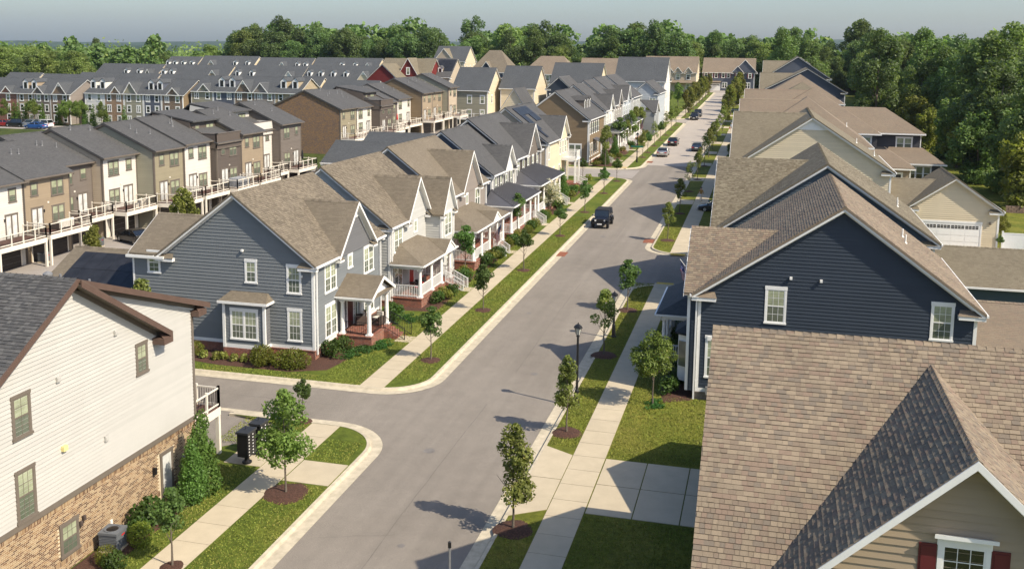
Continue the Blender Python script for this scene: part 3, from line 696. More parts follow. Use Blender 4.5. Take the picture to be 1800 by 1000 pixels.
block([(-11.05, -60), (-11.05, 82.3), (60, 82.3)], [(60, -60)], GRASS, 3.2); curb_fill('street_corner', -11.05, 82.3, 3.2, 1, -1)
block([(60, 93.3), (-11.35, 93.3), (-11.35, 352)], [(60, 352)], GRASS, 3.4); curb_fill('street_corner', -11.35, 93.3, 3.4, 1, 1)
sheet('lawn', [(-64, 143), (-61.2, 143), (-61.2, 151), (-64, 151)], .03, GRASS)
sheet('lawn', [(-40, 52.6), (-28, 52.6), (-28, 142), (-40, 142)], .142, GRASS2) if False else None
# --- walks of separate slabs
def walk(x0, x1, y0, y1, n, name='sidewalk', near=True, dz=.165, axis='y'):
    base = MB(); e = .03
    base.prism([gp(x0+.02, y0, dz-.03), gp(x1-.02, y0, dz-.03), gp(x1-.02, y1, dz-.03), gp(x0+.02, y1, dz-.03)], (0, 0, -.15))
    root = base.obj(name, CONC2, kind='structure'); rest = MB()
    for i in range(n):
        if axis == 'y': a, c = y0+(y1-y0)*i/n, y0+(y1-y0)*(i+1)/n; q = (x0, x1, a+.012, c-.012)
        else: a, c = x0+(x1-x0)*i/n, x0+(x1-x0)*(i+1)/n; q = (a+.012, c-.012, y0, y1)
        b = MB() if near else rest
        j = random.uniform(-.003, .003)
        b.prism([gp(q[0], q[2], dz+j), gp(q[1], q[2], dz+j), gp(q[1], q[3], dz-j), gp(q[0], q[3], dz-j)], (0, 0, -.06))
        if near: b.obj('slab', CONC, root)
    if not near: rest.obj('slab_run', CONC, root, kind='stuff')
walk(-8.72, -7.12, 24, 82.2, 36); walk(-8.68, -7.05, 94.2, 160, 40); walk(-8.6, -6.95, 160, 345, 112, near=False)
walk(-22.85, -21.35, 52.9, 141.6, 56); walk(-23.0, -21.4, 18, 46.9, 18); walk(-22.6, -21.1, 151.6, 233.6, 50, near=False); walk(-22.6, -21.1, 243, 350, 66, near=False)
walk(-42, -24, 153.2, 154.5, 12, near=False, axis='x')
# driveway by the near house
walk(-7.08, -1.6, 40.75, 46.65, 1, 'driveway') if False else None
for (xa, xb, ya, yb) in ((-7.06, -5.05, 43.75, 46.6), (-7.06, -5.05, 40.8, 43.7), (-5.0, -3.0, 43.75, 46.6), (-5.0, -3.0, 40.8, 43.7), (-2.95, .6, 43.75, 46.6), (-2.95, .6, 40.8, 43.7)):
    sheet('driveway_slab', [(xa, ya), (xb, ya), (xb, yb), (xa, yb)], .166, CONC, t=.1)
sheet('driveway_apron', [(-8.76, 40.7), (-8.76, 43.75), (-10.3, 43.75), (-10.3, 39.7)], .164, CONC, t=.1); sheet('driveway_apron', [(-8.76, 43.8), (-8.76, 46.6), (-10.3, 47.4), (-10.3, 43.8)], .164, CONC, t=.1)
# lead walks from the verge and to the porches
sheet('lead_walk', [(-21.33, 42.55), (-19.02, 42.55), (-19.02, 40.25), (-21.33, 40.25)], .164, CONC, t=.1)
sheet('mailbox_pad', [(-25.0, 43.4), (-23.05, 43.4), (-23.05, 41.3), (-25.0, 41.3)], .162, CONC, t=.1)
for (y, x) in ((62.1, -24.0), (75.9, -23.6), (90.3, -23.7), (104.5, -23.6), (118.6, -23.6), (130.8, -24.3), (160.5, -24.5), (176, -24.5), (190, -24.5), (207, -24.5)):
    sheet('lead_walk', [(x, y-.65), (-22.9, y-.65), (-22.9, y+.65), (x, y+.65)], .163, CONC, t=.1)
for y in (123.5, 143.5, 160, 176, 192, 208, 224, 240, 256, 275, 295, 315, 335): # driveways on the right
    sheet('driveway_apron', [(-10.58, y-1.9), (-8.74, y-1.6), (-8.74, y+1.6), (-10.58, y+1.9)], .162, CONC, t=.1)
    sheet('driveway_slab', [(-6.98, y-1.6), (-4, y-1.6), (-4, y+1.6), (-6.98, y+1.6)], .163, CONC, t=.1)
sheet('driveway_slab', [(16.5, 92.5), (23.2, 92.5), (23.2, 104.3), (16.5, 104.3)], .165, CONC, t=.1)
for (x, y, s_) in ((-18.6, 91.3, 1), (-11.1, 99.6, 1), (-18.6, 161.2, 1)):
    sheet('drain_plate', [(x-.75, y-1.0), (x+.45, y-1.0), (x+.45, y+.9), (x-.75, y+.9)], .05, TERRA, t=.03)
sheet('tactile_strip', [(-8.6, 93.35), (-7.2, 93.35), (-7.2, 93.95), (-8.6, 93.95)], .17, YELLOW, t=.02)
sheet('tactile_strip', [(-8.6, 81.9), (-7.2, 81.9), (-7.2, 82.5), (-8.6, 82.5)], .17, YELLOW, t=.02)
sheet('tactile_strip', [(-22.5, 152.2), (-21.1, 152.2), (-21.1, 152.9), (-22.5, 152.9)], .172, YELLOW, t=.02)
sheet('tactile_strip', [(-22.6, 141.0), (-21.4, 141.0), (-21.4, 141.6), (-22.6, 141.6)], .172, YELLOW, t=.02)
# flush concrete band between the two asphalt areas, asphalt seams
sheet('concrete_band', [(-60, 47.5), (-26, 47.5), (-26, 47.9), (-60, 47.9)], .032, CONC2); sheet('concrete_band', [(-60, 53.2), (-44, 53.2), (-44, 53.5), (-60, 53.5)], .032, CONC2)
def bed(name, pts, dz=.19, m=MULCH):
    "planting bed: low mound"
    b = MB(); c = sum((Vector(p) for p in pts), Vector((0, 0)))/len(pts); ri = [c+(Vector(p)-c)*.8 for p in pts]; n = len(pts)
    for i in range(n):
        j = (i+1) % n; b.face([gp(*pts[i], .143), gp(*pts[j], .143), gp(*ri[j], dz), gp(*ri[i], dz)])
    b.face([gp(*p, dz) for p in ri]); return b.obj(name, m, kind='structure')
def ring(x, y, r):
    return [(x+r*(1+.08*math.sin(3*t+x))*math.cos(t), y+r*(1+.07*math.sin(5*t+y))*math.sin(t)) for t in [2*math.pi*i/18 for i in range(18)]]
bed('planting_bed', [(-40.5, 56.3), (-26.6, 56.5), (-26.7, 62), (-25.6, 61), (-25.4, 57.3), (-25.9, 54.9), (-28, 54.0), (-33, 54.0), (-35.5, 54.4), (-40.5, 54.6)])
for y0 in (68.6, 82, 96.5, 110, 123, 152.5, 168, 182, 198, 214): bed('planting_bed', [(-27.0, y0), (-23.6, y0+.4), (-23.6, y0+5.0), (-25, y0+5.6), (-27, y0+5.4)]); bed('planting_bed', [(-27.0, y0+8.2), (-23.7, y0+8.6), (-23.8, y0+12.4), (-27, y0+12.5)])
bed('planting_bed', [(-3.6, 55.8), (-3.4, 69), (-5.6, 69), (-5.6, 57), (-5.2, 55)])
bed('planting_bed', [(-25.6, 20), (-25.6, 39.8), (-24.1, 39.0), (-24.3, 20)])

# seams, hairline cracks and a few stains on the asphalt
SEAM = plain('tar_seam', (.085, .078, .07), .8, .3, 3); rs = random.Random(12); b = MB()
def crackline(pts, w, dz=.0245):
    for (x0, y0), (x1, y1) in zip(pts[:-1], pts[1:]):
        d = Vector((x1-x0, y1-y0)).normalized(); n = Vector((-d.y, d.x))*w*rs.uniform(.5, 1.2)/2; b.face([gp(x0-n.x, y0-n.y, dz), gp(x1-n.x, y1-n.y, dz), gp(x1+n.x, y1+n.y, dz), gp(x0+n.x, y0+n.y, dz)])
def wander(x, y, dx, dy, n, j=.05):
    p = [(x, y)]
    for i in range(n): x += dx+rs.uniform(-j, j); y += dy+rs.uniform(-j, j); p.append((x, y))
    return p
for a in [wander(-14.75, 30, 0, .8, 28, .025), wander(-14.6, 58, 0, .9, 26, .03), wander(-14.8, 96, 0, 1.0, 40, .03), wander(-34, 49.9, .8, 0, 14, .03), wander(-17.5, 36, .5, .22, 6, .12), wander(-16.5, 61, .45, .1, 5, .15), wander(-13, 73, .2, .5, 7, .15), wander(-16, 120, .5, .2, 7, .2)]: crackline(a, .018)
b.obj('asphalt_seam', SEAM, kind='structure', uv=False)
b = MB()
for x, y, r in ((-15.9, 45.5, .3), (-13.4, 58, .22), (-16.2, 100.5, .3), (-13.9, 36.3, .16), (-16.9, 71, .18), (-12.6, 47, .14), (-59.4, 79, .4), (-58.8, 92, .35)): b.face([gp(px_, py_, .0247) for px_, py_ in ring(x, y, r)])
b.obj('oil_stain', plain('oil_stain', (.17, .155, .14), .8, .2, 3), kind='structure', uv=False)
# grass blades on the lawns near the camera
def tufts(rects, dens, name, cols, hgt=.07):
    g = np.random.default_rng(len(name)); C = []
    for (xa, xb, ya, yb) in rects:
        n = int((xb-xa)*(yb-ya)*dens); x = g.uniform(xa, xb, n); y = g.uniform(ya, yb, n); C.append(np.stack([x, y, y*SLOPE+.14+hgt*.4], 1))
    C = np.concatenate(C); n = len(C); th = g.uniform(0, 6.28, n); A = np.stack([np.cos(th), np.sin(th), np.zeros(n)], 1)*g.uniform(.02, .05, n)[:, None]; B_ = np.stack([g.normal(0, .35, n), g.normal(0, .35, n), np.ones(n)], 1)*(hgt*.5*g.uniform(.6, 1.3, n))[:, None]
    V = np.stack([C-A-B_, C+A-B_, C+A*.2+B_, C-A*.2+B_], 1).reshape(-1, 3); me = bpy.data.meshes.new(name); me.vertices.add(4*n); me.vertices.foreach_set('co', V.ravel()); me.loops.add(4*n); me.loops.foreach_set('vertex_index', np.arange(4*n, dtype=np.int32)); me.polygons.add(n); me.polygons.foreach_set('loop_start', np.arange(0, 4*n, 4, dtype=np.int32)); me.update(); me.materials.append(cols)
    a = me.attributes.new('rnd', 'FLOAT', 'FACE'); rr = np.clip(.5+.5*np.sin(C[:, 0]*1.3+np.sin(C[:, 1]*.9))*np.cos(C[:, 1]*.7)+g.normal(0, .3, n), 0, 1); a.data.foreach_set('value', rr.astype(np.float32)); me.validate(); link(name, me, kind='stuff')
bm_, nt, bs = _mat('grass_blade'); at = N(nt, 'ShaderNodeAttribute', attribute_name='rnd'); nt.links.new(ramp(nt, at.outputs['Fac'], [(0, (.17, .215, .036)), (.4, (.19, .215, .038)), (.75, (.215, .225, .045)), (1, (.25, .235, .06))]), bs.inputs['Base Color']); bs.inputs['Roughness'].default_value = .8; bs.inputs['Specular IOR Level'].default_value = .2
tufts([(-10.25, -8.78, 30, 39.4), (-10.25, -8.78, 47.6, 82), (-7.04, -1.6, 46.8, 56), (-7.04, -1.6, 32, 40.6), (-7.04, -5.7, 56, 80), (-21.28, -19.0, 24, 40.1), (-21.28, -19.3, 42.7, 45.2), (-25, -23.1, 20, 41), (-26.8, -23.05, 43.6, 46.8), (-21.28, -19.35, 54.6, 110), (-40, -23.0, 52.9, 53.9), (-25.6, -22.9, 54, 59), (-24, -22.9, 59, 100), (-10.3, -8.75, 96.2, 122)], 170, 'grass', bm_, .05)
# ================================================================ left street row
def gporch(h, xw, ya, yb, depth, zf, ze, rise, rk, steps_y, rail=BLACK):
    "gable-fronted entry porch on the +x wall"
    xo = xw+depth; c = (ya+yb)/2; hw = (yb-ya)/2+.25
    b = MB(); b.box(xw, xo, ya, yb, -1., zf-.07); h.part('porch_base', b, BR_RED)
    b = MB(); b.box(xw, xo+.05, ya-.05, yb+.05, zf-.07, zf); h.part('porch_floor', b, BR_RED)
    for x, y in ((xo-.25, ya+.25), (xo-.25, yb-.25), (xw+.35, ya+.25), (xw+.35, yb-.25)):
        b = MB(); b.box(x-.2, x+.2, y-.2, y+.2, zf, zf+.1); b.lathe([(.17, zf+.1), (.17, zf+.17), (.15, zf+.2), (.145, zf+1), (.12, ze-.2), (.16, ze-.14), (.16, ze-.05)], x, y, 14); b.box(x-.19, x+.19, y-.19, y+.19, ze-.06, ze); h.part('column', b, WHITE)
    b = MB(); b.box(xw, xo, ya+.1, ya+.38, ze, ze+.25); b.box(xw, xo, yb-.38, yb-.1, ze, ze+.25); b.box(xo-.38, xo-.1, ya+.38, yb-.38, ze, ze+.25); b.box(xw+.03, xo-.38, ya+.38, yb-.38, ze+.05, ze+.07); h.part('porch_beam', b, WHITE)
    z0 = ze+.27; b = MB(); X = xo+.2
    for sg in (1, -1): b.prism([(X, c+sg*hw, z0+.1), (xw, c+sg*hw, z0+.1), (xw, c, z0+rise+.1), (X, c, z0+rise+.1)], (0, 0, -.1))
    h.part('porch_roof', b, shingle_tex(rk, ROOFS[rk]))
    for sg in (1, -1):
        b = MB(); b.prism([(X, c+sg*hw, z0+.09), (X, c, z0+rise+.09), (X, c, z0+rise-.13), (X, c+sg*hw, z0-.13)], (.035, 0, 0)); h.part('rake_board', b, WHITE)
        b = MB(); b.box(xw, X, c+sg*hw-.02, c+sg*(hw+.09), z0-.04, z0+.07); h.part('gutter', b, WHITE)
    h.wall('+x', xo-.15, [(c-hw+.35, z0), (c+hw-.35, z0), (c, z0+rise-.15)], WHITE)
    b = MB(); b.prism([(xo-.1, c-hw+.1, z0+.02), (xo+.2, c-hw+.1, z0-.02), (xo+.2, c+hw-.1, z0-.02), (xo-.1, c+hw-.1, z0+.02)], (0, 0, .06)); h.part('pent_roof', b, shingle_tex(rk, ROOFS[rk]))
    h.railing((xw+.35, ya+.25, 0), (xo-.25, ya+.25, 0), zf, .85, rail)
    sw = 1.3; y0 = steps_y
    h.railing((xo-.2, ya+.3, 0), (xo-.2, y0-sw/2, 0), zf, .85, rail); n = 5
    for i in range(n): b = MB(); b.box(xo+.3*i, xo+.3*(i+1)+.03, y0-sw/2, y0+sw/2, -.6, zf-(zf-.1)/n*(i+1)); h.part('step', b, BR_RED)
    for yy in (y0-sw/2, y0+sw/2): h.railing((xo, yy, 0), (xo+.3*n, yy, -zf*.8), zf, .85, rail)
CG = None
def left_house(name_label, y, L, c, key, cross, cside=None, zx=0, L2=None, he=6.45, rise=4.1, planks=(), geo=(), lod=1, base=BR_RED, faces=('-y', '+x', '-x', '+y'), gm=None, gover=.25, gbase=None):
    h = House('row_house' if False else 'house', name_label, 'house', -38.2, y, lod=lod)
    h.body(0, 10.8, 0, L, he+zx, he+rise+zx, c, mats=({'-y': cside} if cside else {}), planks=planks, base=base, faces=faces, skip=((True, True),) if 'bay window' in name_label else (), baseh=.78 if 'bay window' in name_label else .6, expo=.22 if lod == 0 else .2)
    h.roof(key, geo=geo, cuts=[(cy-y-hw, cy-y+hw) for (cy, hw, za, zb) in cross])
    for (cy, hw, za, zb) in cross:
        h.gable(1, cy-y, hw, zb if zb else he+zx-.05, za, 10.86, key, gm or c, geo=(), returns=True, over=gover, orr=.4, zwall=he+zx-.42, panel=hw > 2.9)
    h.downspout(10.95, .12, .5, he+zx-.4); h.downspout(10.95, L-.12, .5, he+zx-.4)
    return h
# ---- L1 slate blue house on the corner
h = left_house('slate blue corner house with tan roof, bay window and brick entry porch', 56.4, 10.9, S['blue'], 'tan', [(62.65, 3.0, 9.35, 6.3)], planks=('-y', '+x'), geo=(1,), gm=S['bluef'], lod=0)
for o in h.root.children:
    pass
h.gable(-1, 3.35, 3.3, 6.4, 8.35, -2.1, 'tan', S['blue'], zwall=.6, returns=False)
h.wall('-y', 0, [(-2.1, .78), (0, .78), (0, 6.45), (-2.1, 6.45)], S['blue'], planks=True, expo=.22)
b = MB(); b.box(-2.15, 0, -.06, 7, -1, .72); h.part('foundation', b, BR_RED)
b = MB(); b.box(-2.45, .35, -.42, -.28, 6.1, 6.26); h.part('gutter', b, WHITE); b = MB(); b.box(-2.4, .4, -.3, 0, 6.05, 6.12); h.part('soffit', b, WHITE)
b = MB(); b.box(-2.2, -2.08, -.05, .1, .55, 6.2); h.part('corner_board', b, WHITE)
w1 = [('-y', 0, -.6, 5.15, .75, 1.25, 's'), ('-y', 0, 6.45, 4.95, .65, 1.3, 's'), ('-y', 0, 9.46, 4.45, .8, 1.65, 's'), ('-y', 0, 9.46, 1.35, .8, 1.9, 's'),
      ('+x', 10.8, 2.45, 4.15, 1.6, 1.75, 'dd'), ('+x', 10.8, 2.45, 1.15, 1.6, 2.0, 'dd'), ('+x', 10.8, 5.6, 5.05, .6, .8, 'fix'), ('+x', 10.8, 8.85, 4.05, 1.6, 1.75, 'dd'), ('+x', 10.8, 8.85, 1.15, 1.6, 1.9, 'dd')]
for a in w1: h.win(*a, pk='b')
h.door('+x', 10.8, 5.5, .95, .95, 2.1, plain('door_maroon', (.10, .02, .02), .4)); h.win('+x', 10.8, 6.55, 1.0, .35, 2.0, 'fix', pk='m')
gporch(h, 10.8, 3.3, 6.9, 2.5, .95, 3.25, 1.1, 'tan', 6.15)
# bay
b = MB(); b.box(4.85, 7.75, -.75, 0, .6, 3.95); 
h.wall('-y', -.75, [(4.9, .8), (7.7, .8), (7.7, 3.75), (4.9, 3.75)], S['blue']); h.wall('+x', 7.7, [(-.75, .8), (0, .8), (0, 3.75), (-.75, 3.75)], S['bluef']); h.wall('-x', 4.9, [(-.75, .8), (0, .8), (0, 3.75), (-.75, 3.75)], S['blue'])
b = MB(); b.box(4.8, 7.8, -.82, 0, -1, .76); h.part('bay_base', b, BR_RED)
b = MB()
for x in (4.88, 7.72): b.box(x-.09, x+.09, -.83, -.7, .76, 3.8)
b.box(4.85, 7.75, -.80, -.73, .76, 1.0); b.box(4.8, 7.8, -.82, -.72, 3.6, 3.8); b.box(7.7, 7.77, -.75, 0, .76, 1.0); h.part('bay_trim', b, WHITE)
b = MB(); b.prism([(4.6, -1., 3.85), (8.0, -1., 3.85), (7.6, 0, 4.3), (5.0, 0, 4.3)], (0, 0, -.08)); b.prism([(8.0, -1, 3.85), (8.0, 0, 3.85), (7.6, 0, 4.3)], (0, 0, -.08)); b.prism([(4.6, -1, 3.85), (4.6, 0, 3.85), (5.0, 0, 4.3)], (0, 0, -.08)); h.part('bay_roof', b, shingle_tex('tan', T_TAN))
b = MB(); b.box(4.55, 8.05, -1.05, -.98, 3.68, 3.84); b.box(7.98, 8.05, -1.0, 0, 3.68, 3.84); h.part('gutter', b, WHITE)
h.win('-y', -.75, 6.3, 1.4, 1.75, 1.8, 'dd', pk='b')
for x, z in ((10.0, 5.5), (5.9, 6.9)): b = MB(); b.box(x-.07, x+.07, -.16, -.02, z, z+.14); h.part('wall_light', b, WHITE)
# deck furniture on the porch
def armchair(x, y, z, rz, label, cm, fm, cat='armchair', g=None):
    t = thing('armchair', label, cat, (x, y, z), rz, g); b = MB(); b.box(-.3, .3, -.3, .3, .22, .36); b.obj('seat', fm, t)
    for s_ in (-1, 1): b = MB(); b.box(s_*.3, s_*.38, -.32, .32, 0, .58); b.obj('arm', fm, t)
    b = MB(); b.box(-.38, .38, .27, .36, .05, .85); b.obj('backrest', fm, t); b = MB(); b.box(-.28, .28, -.28, .25, .36, .46); b.prism([(-.27, .15, .46), (.27, .15, .46), (.27, .27, .46), (-.27, .27, .46)], (0, .02, .35)); b.obj('cushion', cm, t); return t
CUSH = plain('cushion_white', (.7, .66, .58), .9); CUSHR = plain('cushion_red', (.5, .012, .012), .8); WICKER = plain('wicker', (.07, .05, .04), .8)
armchair(-26.75, 62.3, gz(62)+.95, R(-60), 'dark wicker armchair with white cushions on the slate blue house porch, nearer the door', CUSH, WICKER)
armchair(-25.6, 62.6, gz(62)+.95, R(-20), 'dark wicker armchair with white cushion by the right front column of the slate house porch', CUSH, WICKER)
# ---- L2 pale grey double gable
h = left_house('pale grey house with two front gables and a red door behind its tan roofed porch', 69.4, 11.2, S['lgrey'], 'tan', [(75.1, 2.55, 9.3, 6.3)], planks=('-y',), geo=(1,), lod=0)
h.gable(1, 9.75, 1.65, 6.25, 8.75, 12.3, 'tan2', S['lgrey'], zwall=.6, gover=0) if False else h.gable(1, 9.75, 1.65, 6.3, 8.85, 12.2, 'tan', S['lgrey'], zwall=.6)
for a in [('+x', 10.8, 1.75, 4.15, 1.55, 1.75, 'dd'), ('+x', 10.8, 5.6, 5.0, .6, .85, 'fix'), ('+x', 12.2, 9.75, 4.1, 1.6, 1.85, 'dd'), ('+x', 10.8, 1.75, 1.2, 1.5, 2.0, 'dd'), ('+x', 12.2, 9.75, 1.3, .9, 1.7, 's'), ('-y', 0, 9.3, 1.4, .8, 1.7, 's')]: h.win(*a, pk='b')
h.door('+x', 10.8, 4.6, .9, .95, 2.1, plain('door_red', (.35, .01, .012), .35))
h.porch(10.8, 1, .1, 8.0, 2.5, .9, 3.1, 'tan', [.4, 3.0, 5.4, 7.6], wallrise=1.15, steps=(6.5, 1.3, 5), gabled=(6.4, 1.4, .85), open_y=(6.5,))
armchair(-26.3, 73.2, gz(72)+.9, R(-90), 'armchair with bright red cushions on the pale grey house porch, under the window', CUSHR, BLACK)
armchair(-25.7, 71.2, gz(72)+.9, R(-30), 'red cushioned chair half hidden by the railing of the pale grey house porch', CUSHR, BLACK)
t = thing('side_table', 'small round black table between the red chairs on the pale grey house porch', 'table', (-26.5, 72.1, gz(72)+.9)); b = MB(); b.lathe([(.3, .5), (.3, .53)], n=14); b.obj('tabletop', BLACK, t); b = MB(); b.tube((0, 0, 0), (0, 0, .5), .03); b.lathe([(.2, 0), (.2, .02)]); b.obj('leg', BLACK, t)
# ---- L3 taupe
h = left_house('taupe house with one tall front gable and a wide tan roofed porch', 83.0, 12.4, S['taupe'], 'tan', [(89.9, 3.0, 9.75, 6.35)], lod=1)
for a in [('+x', 10.8, 2.2, 4.15, 1.5, 1.75, 'dd'), ('+x', 10.8, 6.1, 4.9, .55, .85, 'fix'), ('+x', 10.8, 9.6, 4.15, 1.5, 1.75, 'dd'), ('+x', 10.8, 1.9, 1.2, 1.5, 2.0, 'dd'), ('+x', 10.8, 8.6, 1.2, 1.5, 2.0, 'dd')]: h.win(*a, pk='b')
h.door('+x', 10.8, 5.4, .9, .95, 2.1, plain('door_brown', (.12, .05, .03), .4))
h.porch(10.8, 1, -.9, 9.9, 2.9, .9, 3.25, 'tan', [-.5, 2.0, 4.6, 7.2, 9.4], wallrise=1.25, steps=(6.0, 1.4, 4), gabled=(5.6, 1.4, .8), open_y=(6.0,))
# ---- L4 cream with shutters, L5 brown, L6 cream with balcony and solar panels
SHB = plain('black_shutter', (.015, .016, .02), .5)
h = left_house('cream house with black shutters and a dark metal porch roof, dark slate side wall', 97.8, 9.4, S['lwhite'], 'grey', [(104.2, 2.3, 8.7, 6.35)], cside=S['slate'], lod=1)
for i in range(4): h.win('+x', 10.8, 1.5+i*2.1, 4.2, .75, 1.7, 's', shut=SHB, pk='b')
for i in range(3): h.win('+x', 10.8, 1.6+i*2.9, 1.2, .9, 2.0, 's', pk='m')
h.porch(10.8, 1, -2.6, 8.6, 2.9, .8, 3.2, 'grey', [-2.2, .5, 3.2, 5.9, 8.2], wallrise=1.2, roofmat=METALROOF, steps=(7.0, 1.2, 4), open_y=(7.0,))
h = left_house('taupe brown house with black shutters, attic window in its gable and second metal porch roof', 107.2, 12.6, S['brown'], 'grey', [(115.3, 3.1, 10.1, 7.0)], zx=.5, cside=S['dgrey'], lod=1)
for i in range(5): h.win('+x', 10.8, 1.6+i*2.35, 4.6, .75, 1.7, 's', shut=SHB, pk='b')
h.win('+x', 10.8, 8.1, 7.6, .6, 1.2, 's', shut=SHB, pk='m')
for i in range(3): h.win('+x', 10.8, 1.6+i*2.9, 1.3, .9, 2.0, 's', pk='m')
h.door('+x', 10.8, 9.5, .8, .95, 2.1, plain('door_red2', (.2, .02, .02), .4))
h.porch(10.8, 1, -.1, 12.2, 2.9, .8, 3.6, 'grey', [.3, 3.1, 6, 9, 11.8], wallrise=1.3, roofmat=METALROOF, steps=(10.5, 1.2, 4), open_y=(10.5,))
h = left_house('cream house with solar panels on its grey roof and a white balcony over the entry', 123.4, 13.6, S['cream'], 'grey', [(133.5, 3.1, 9.6, 6.9)], zx=.55, cside=S['beige'], lod=1)
for y in (1.5, 8.5, 10.3, 12.0): h.win('+x', 10.8, y, 4.6, .7, 1.7, 's', pk='b')
for y in (1.5, 4.5, 8.0, 12.4): h.win('+x', 10.8, y, 1.3, .8, 1.9, 's', pk='b')
b = MB(); b.box(10.8, 12.9, 9.4, 12.4, 3.7, 3.95); h.part('balcony', b, WHITE)
for p, q in (((12.85, 9.45, 0), (12.85, 12.35, 0)), ((10.85, 9.45, 0), (12.85, 9.45, 0)), ((10.85, 12.35, 0), (12.85, 12.35, 0))): h.railing(p, q, 3.95, .95, WHITE)
for y in (9.6, 12.2): b = MB(); b.box(12.6, 12.85, y-.12, y+.12, .6, 3.7); h.part('column', b, WHITE)
b = MB(); b.box(10.8, 12.9, 9.4, 12.4, -1, .6); h.part('porch_base', b, BR_RED)
for i in range(4): b = MB(); b.box(12.9+.3*i, 13.23+.3*i, 10, 11.4, -.5, .48-.13*i); h.part('step', b, BR_RED)
for yy in (10, 11.4): h.railing((12.9, yy, 0), (14.1, yy, -.5), .6, .9, WHITE)
SOLAR = glassmat('solar_glass', (.022, .023, .027), .5); SOLAR.node_tree.nodes['Principled BSDF'].inputs['Coat Weight'].default_value = .1; SOLAR.node_tree.nodes['Principled BSDF'].inputs['Specular IOR Level'].default_value = .3
def solar(h, side, cells, u0, v0, pw=1.0, ph=1.65, up=1, name='solar_panel'):
    x0, x1, y0, y1, ze, zr, xc = h.dim; xw = x1 if side > 0 else x0; m = (zr-ze)/abs(xw-xc); k = math.hypot(1, m)
    t = thing('solar_array', 'black solar panels on the grey roof of the cream balcony house' if up else 'x', 'solar panels', tuple(h.root.location))
    n = Vector((m*side, 0, 1)).normalized()
    for (r, c_) in cells:
        v = v0+r*(ph+.03); u = u0+c_*(pw+.03)
        P = lambda u, v: Vector((xc+side*(v/k), u, zr+.14-m*v/k))+n*.10
        b = MB(); b.prism([P(u, v), P(u+pw, v), P(u+pw, v+ph), P(u, v+ph)], -n*.045); b.obj(name, SOLAR, t)
    return t
solar(h, 1, [(0, i) for i in range(7)]+[(1, 0), (1, 1), (1, 4), (1, 5), (1, 6)]+[(2, 0), (2, 1)]+[(3, 0)], 1.6, .5, 1.0, 1.45)
# ---- L7 brown corner house across the side road
h = left_house('brown house beyond the side road with three narrow white dormer windows on its grey roof', 153.5, 14.5, S['brown2'], 'grey', [], zx=.95, lod=1, gm=S['beige'], base=BR_TAN)
h.win('-y', 0, 8.7, 1.3, 1.9, 2.0, 'dd', pk='m')
for y in (1.2, 3.1, 5.0, 6.9, 8.8): h.win('+x', 10.8, y, 4.9, .75, 1.7, 's', pk='b', shut=SHB); h.win('+x', 10.8, y, 1.4, .75, 1.9, 's', pk='m')
for y in (5.2, 7.4, 9.6): h.box_dormer(1, y, 1.1, 8.5, 1.5, 9.2, 'grey', S['brown'])
b = MB(); b.prism([(10.8, 4.0, 4.0), (12.4, 4.0, 3.5), (12.4, 7.6, 3.5), (10.8, 7.6, 4.0)], (0, 0, -.1)); h.part('porch_roof', b, METALROOF)
for y in (4.3, 7.3): b = MB(); b.box(12.05, 12.25, y-.1, y+.1, .6, 3.5); h.part('column', b, WHITE)
b = MB(); b.box(10.8, 12.4, 4, 7.6, -1, .6); h.part('porch_base', b, BR_RED); h.railing((12.3, 4.1, 0), (14, 4.1, -.5), .6, .9, WHITE); h.railing((12.3, 5.6, 0), (14, 5.6, -.5), .6, .9, WHITE)
spec = [('pale grey gabled house next beyond the brown one, with a white two storey entry', 168.4, 9.5, 'lwhite', [(174.5, 2.6, 10.0, 7.6)], 1.2),
        ('taupe house with narrow steep gable and dark porch roof, third past the side road', 178.2, 10, 'taupe', [(184.6, 2.6, 10.3, 7.8)], 1.4),
        ('pale blue house with white front gable and porch flag, fourth past the side road', 188.5, 12.5, 'paleblue', [(196, 2.9, 10.5, 7.9)], 1.5),
        ('grey house with a low front wing and round gable vent, fifth past the side road', 203, 13, 'grey', [], 1.3)]
for lab, y, L, c, cr, zx in spec:
    h = left_house(lab, y, L, S[c], 'grey', cr, zx=zx, lod=2, base=None)
    for yy in [1.6+2.3*i for i in range(int(L/2.4))]:
        h.win('+x', 10.8, yy, 5.0, .75, 1.7, 's'); h.win('+x', 10.8, yy, 1.6, .75, 1.9, 's')
    if L < 12.6: h.porch(10.8, 1, .3, L-.3, 2.6, .8, 3.6, 'dgrey', [.7, L/3, 2*L/3, L-.7], wallrise=1.0, steps=(L*.6, 1.2, 3), rail='white')
    else:
        h.win('-y', 0, 9.4, 5.2, .9, 1.1, 's'); h.gable(1, 3.4, 3.2, 4.7, 6.9, 15.5, 'grey', S['grey'], zwall=0.)
# big white block beyond with long dark roof, facade towards the camera
def facing(name, label, px0, px1, Y, he, rise, depth, mat, key, group=None, lod=2, side=None, **k):
    "block whose ridge runs along x; the long facade faces the camera"
    z = gz(Y); X0 = XY(px0, Y, z+he); X1 = XY(px1, Y, z+he)
    h = House(name, label, 'townhouse' if name == 'townhouse' else 'house', X0, Y+depth, z, -math.pi/2, group, lod)
    # local: +x = towards camera, +y = world +x
    h.body(0, depth, 0, X1-X0, he, he+rise, mat, corner=(lod < 3), mats=({'+y': side, '-y': side} if side else {}), **k)
    return h
h = facing('house', 'large white house with a long dark roof, right of the grey roofs', 1082, 1168, 232, 9.6, 5.2, 13, S['lwhite'], 'dgrey'); h.roof('dgrey')
for y in (2, 5.5): h.win('+y', h.dim[3], 5+y, 5.5, .7, 1.6, 's'); h.win('+y', h.dim[3], 5+y, 2.2, .7, 1.6, 's')
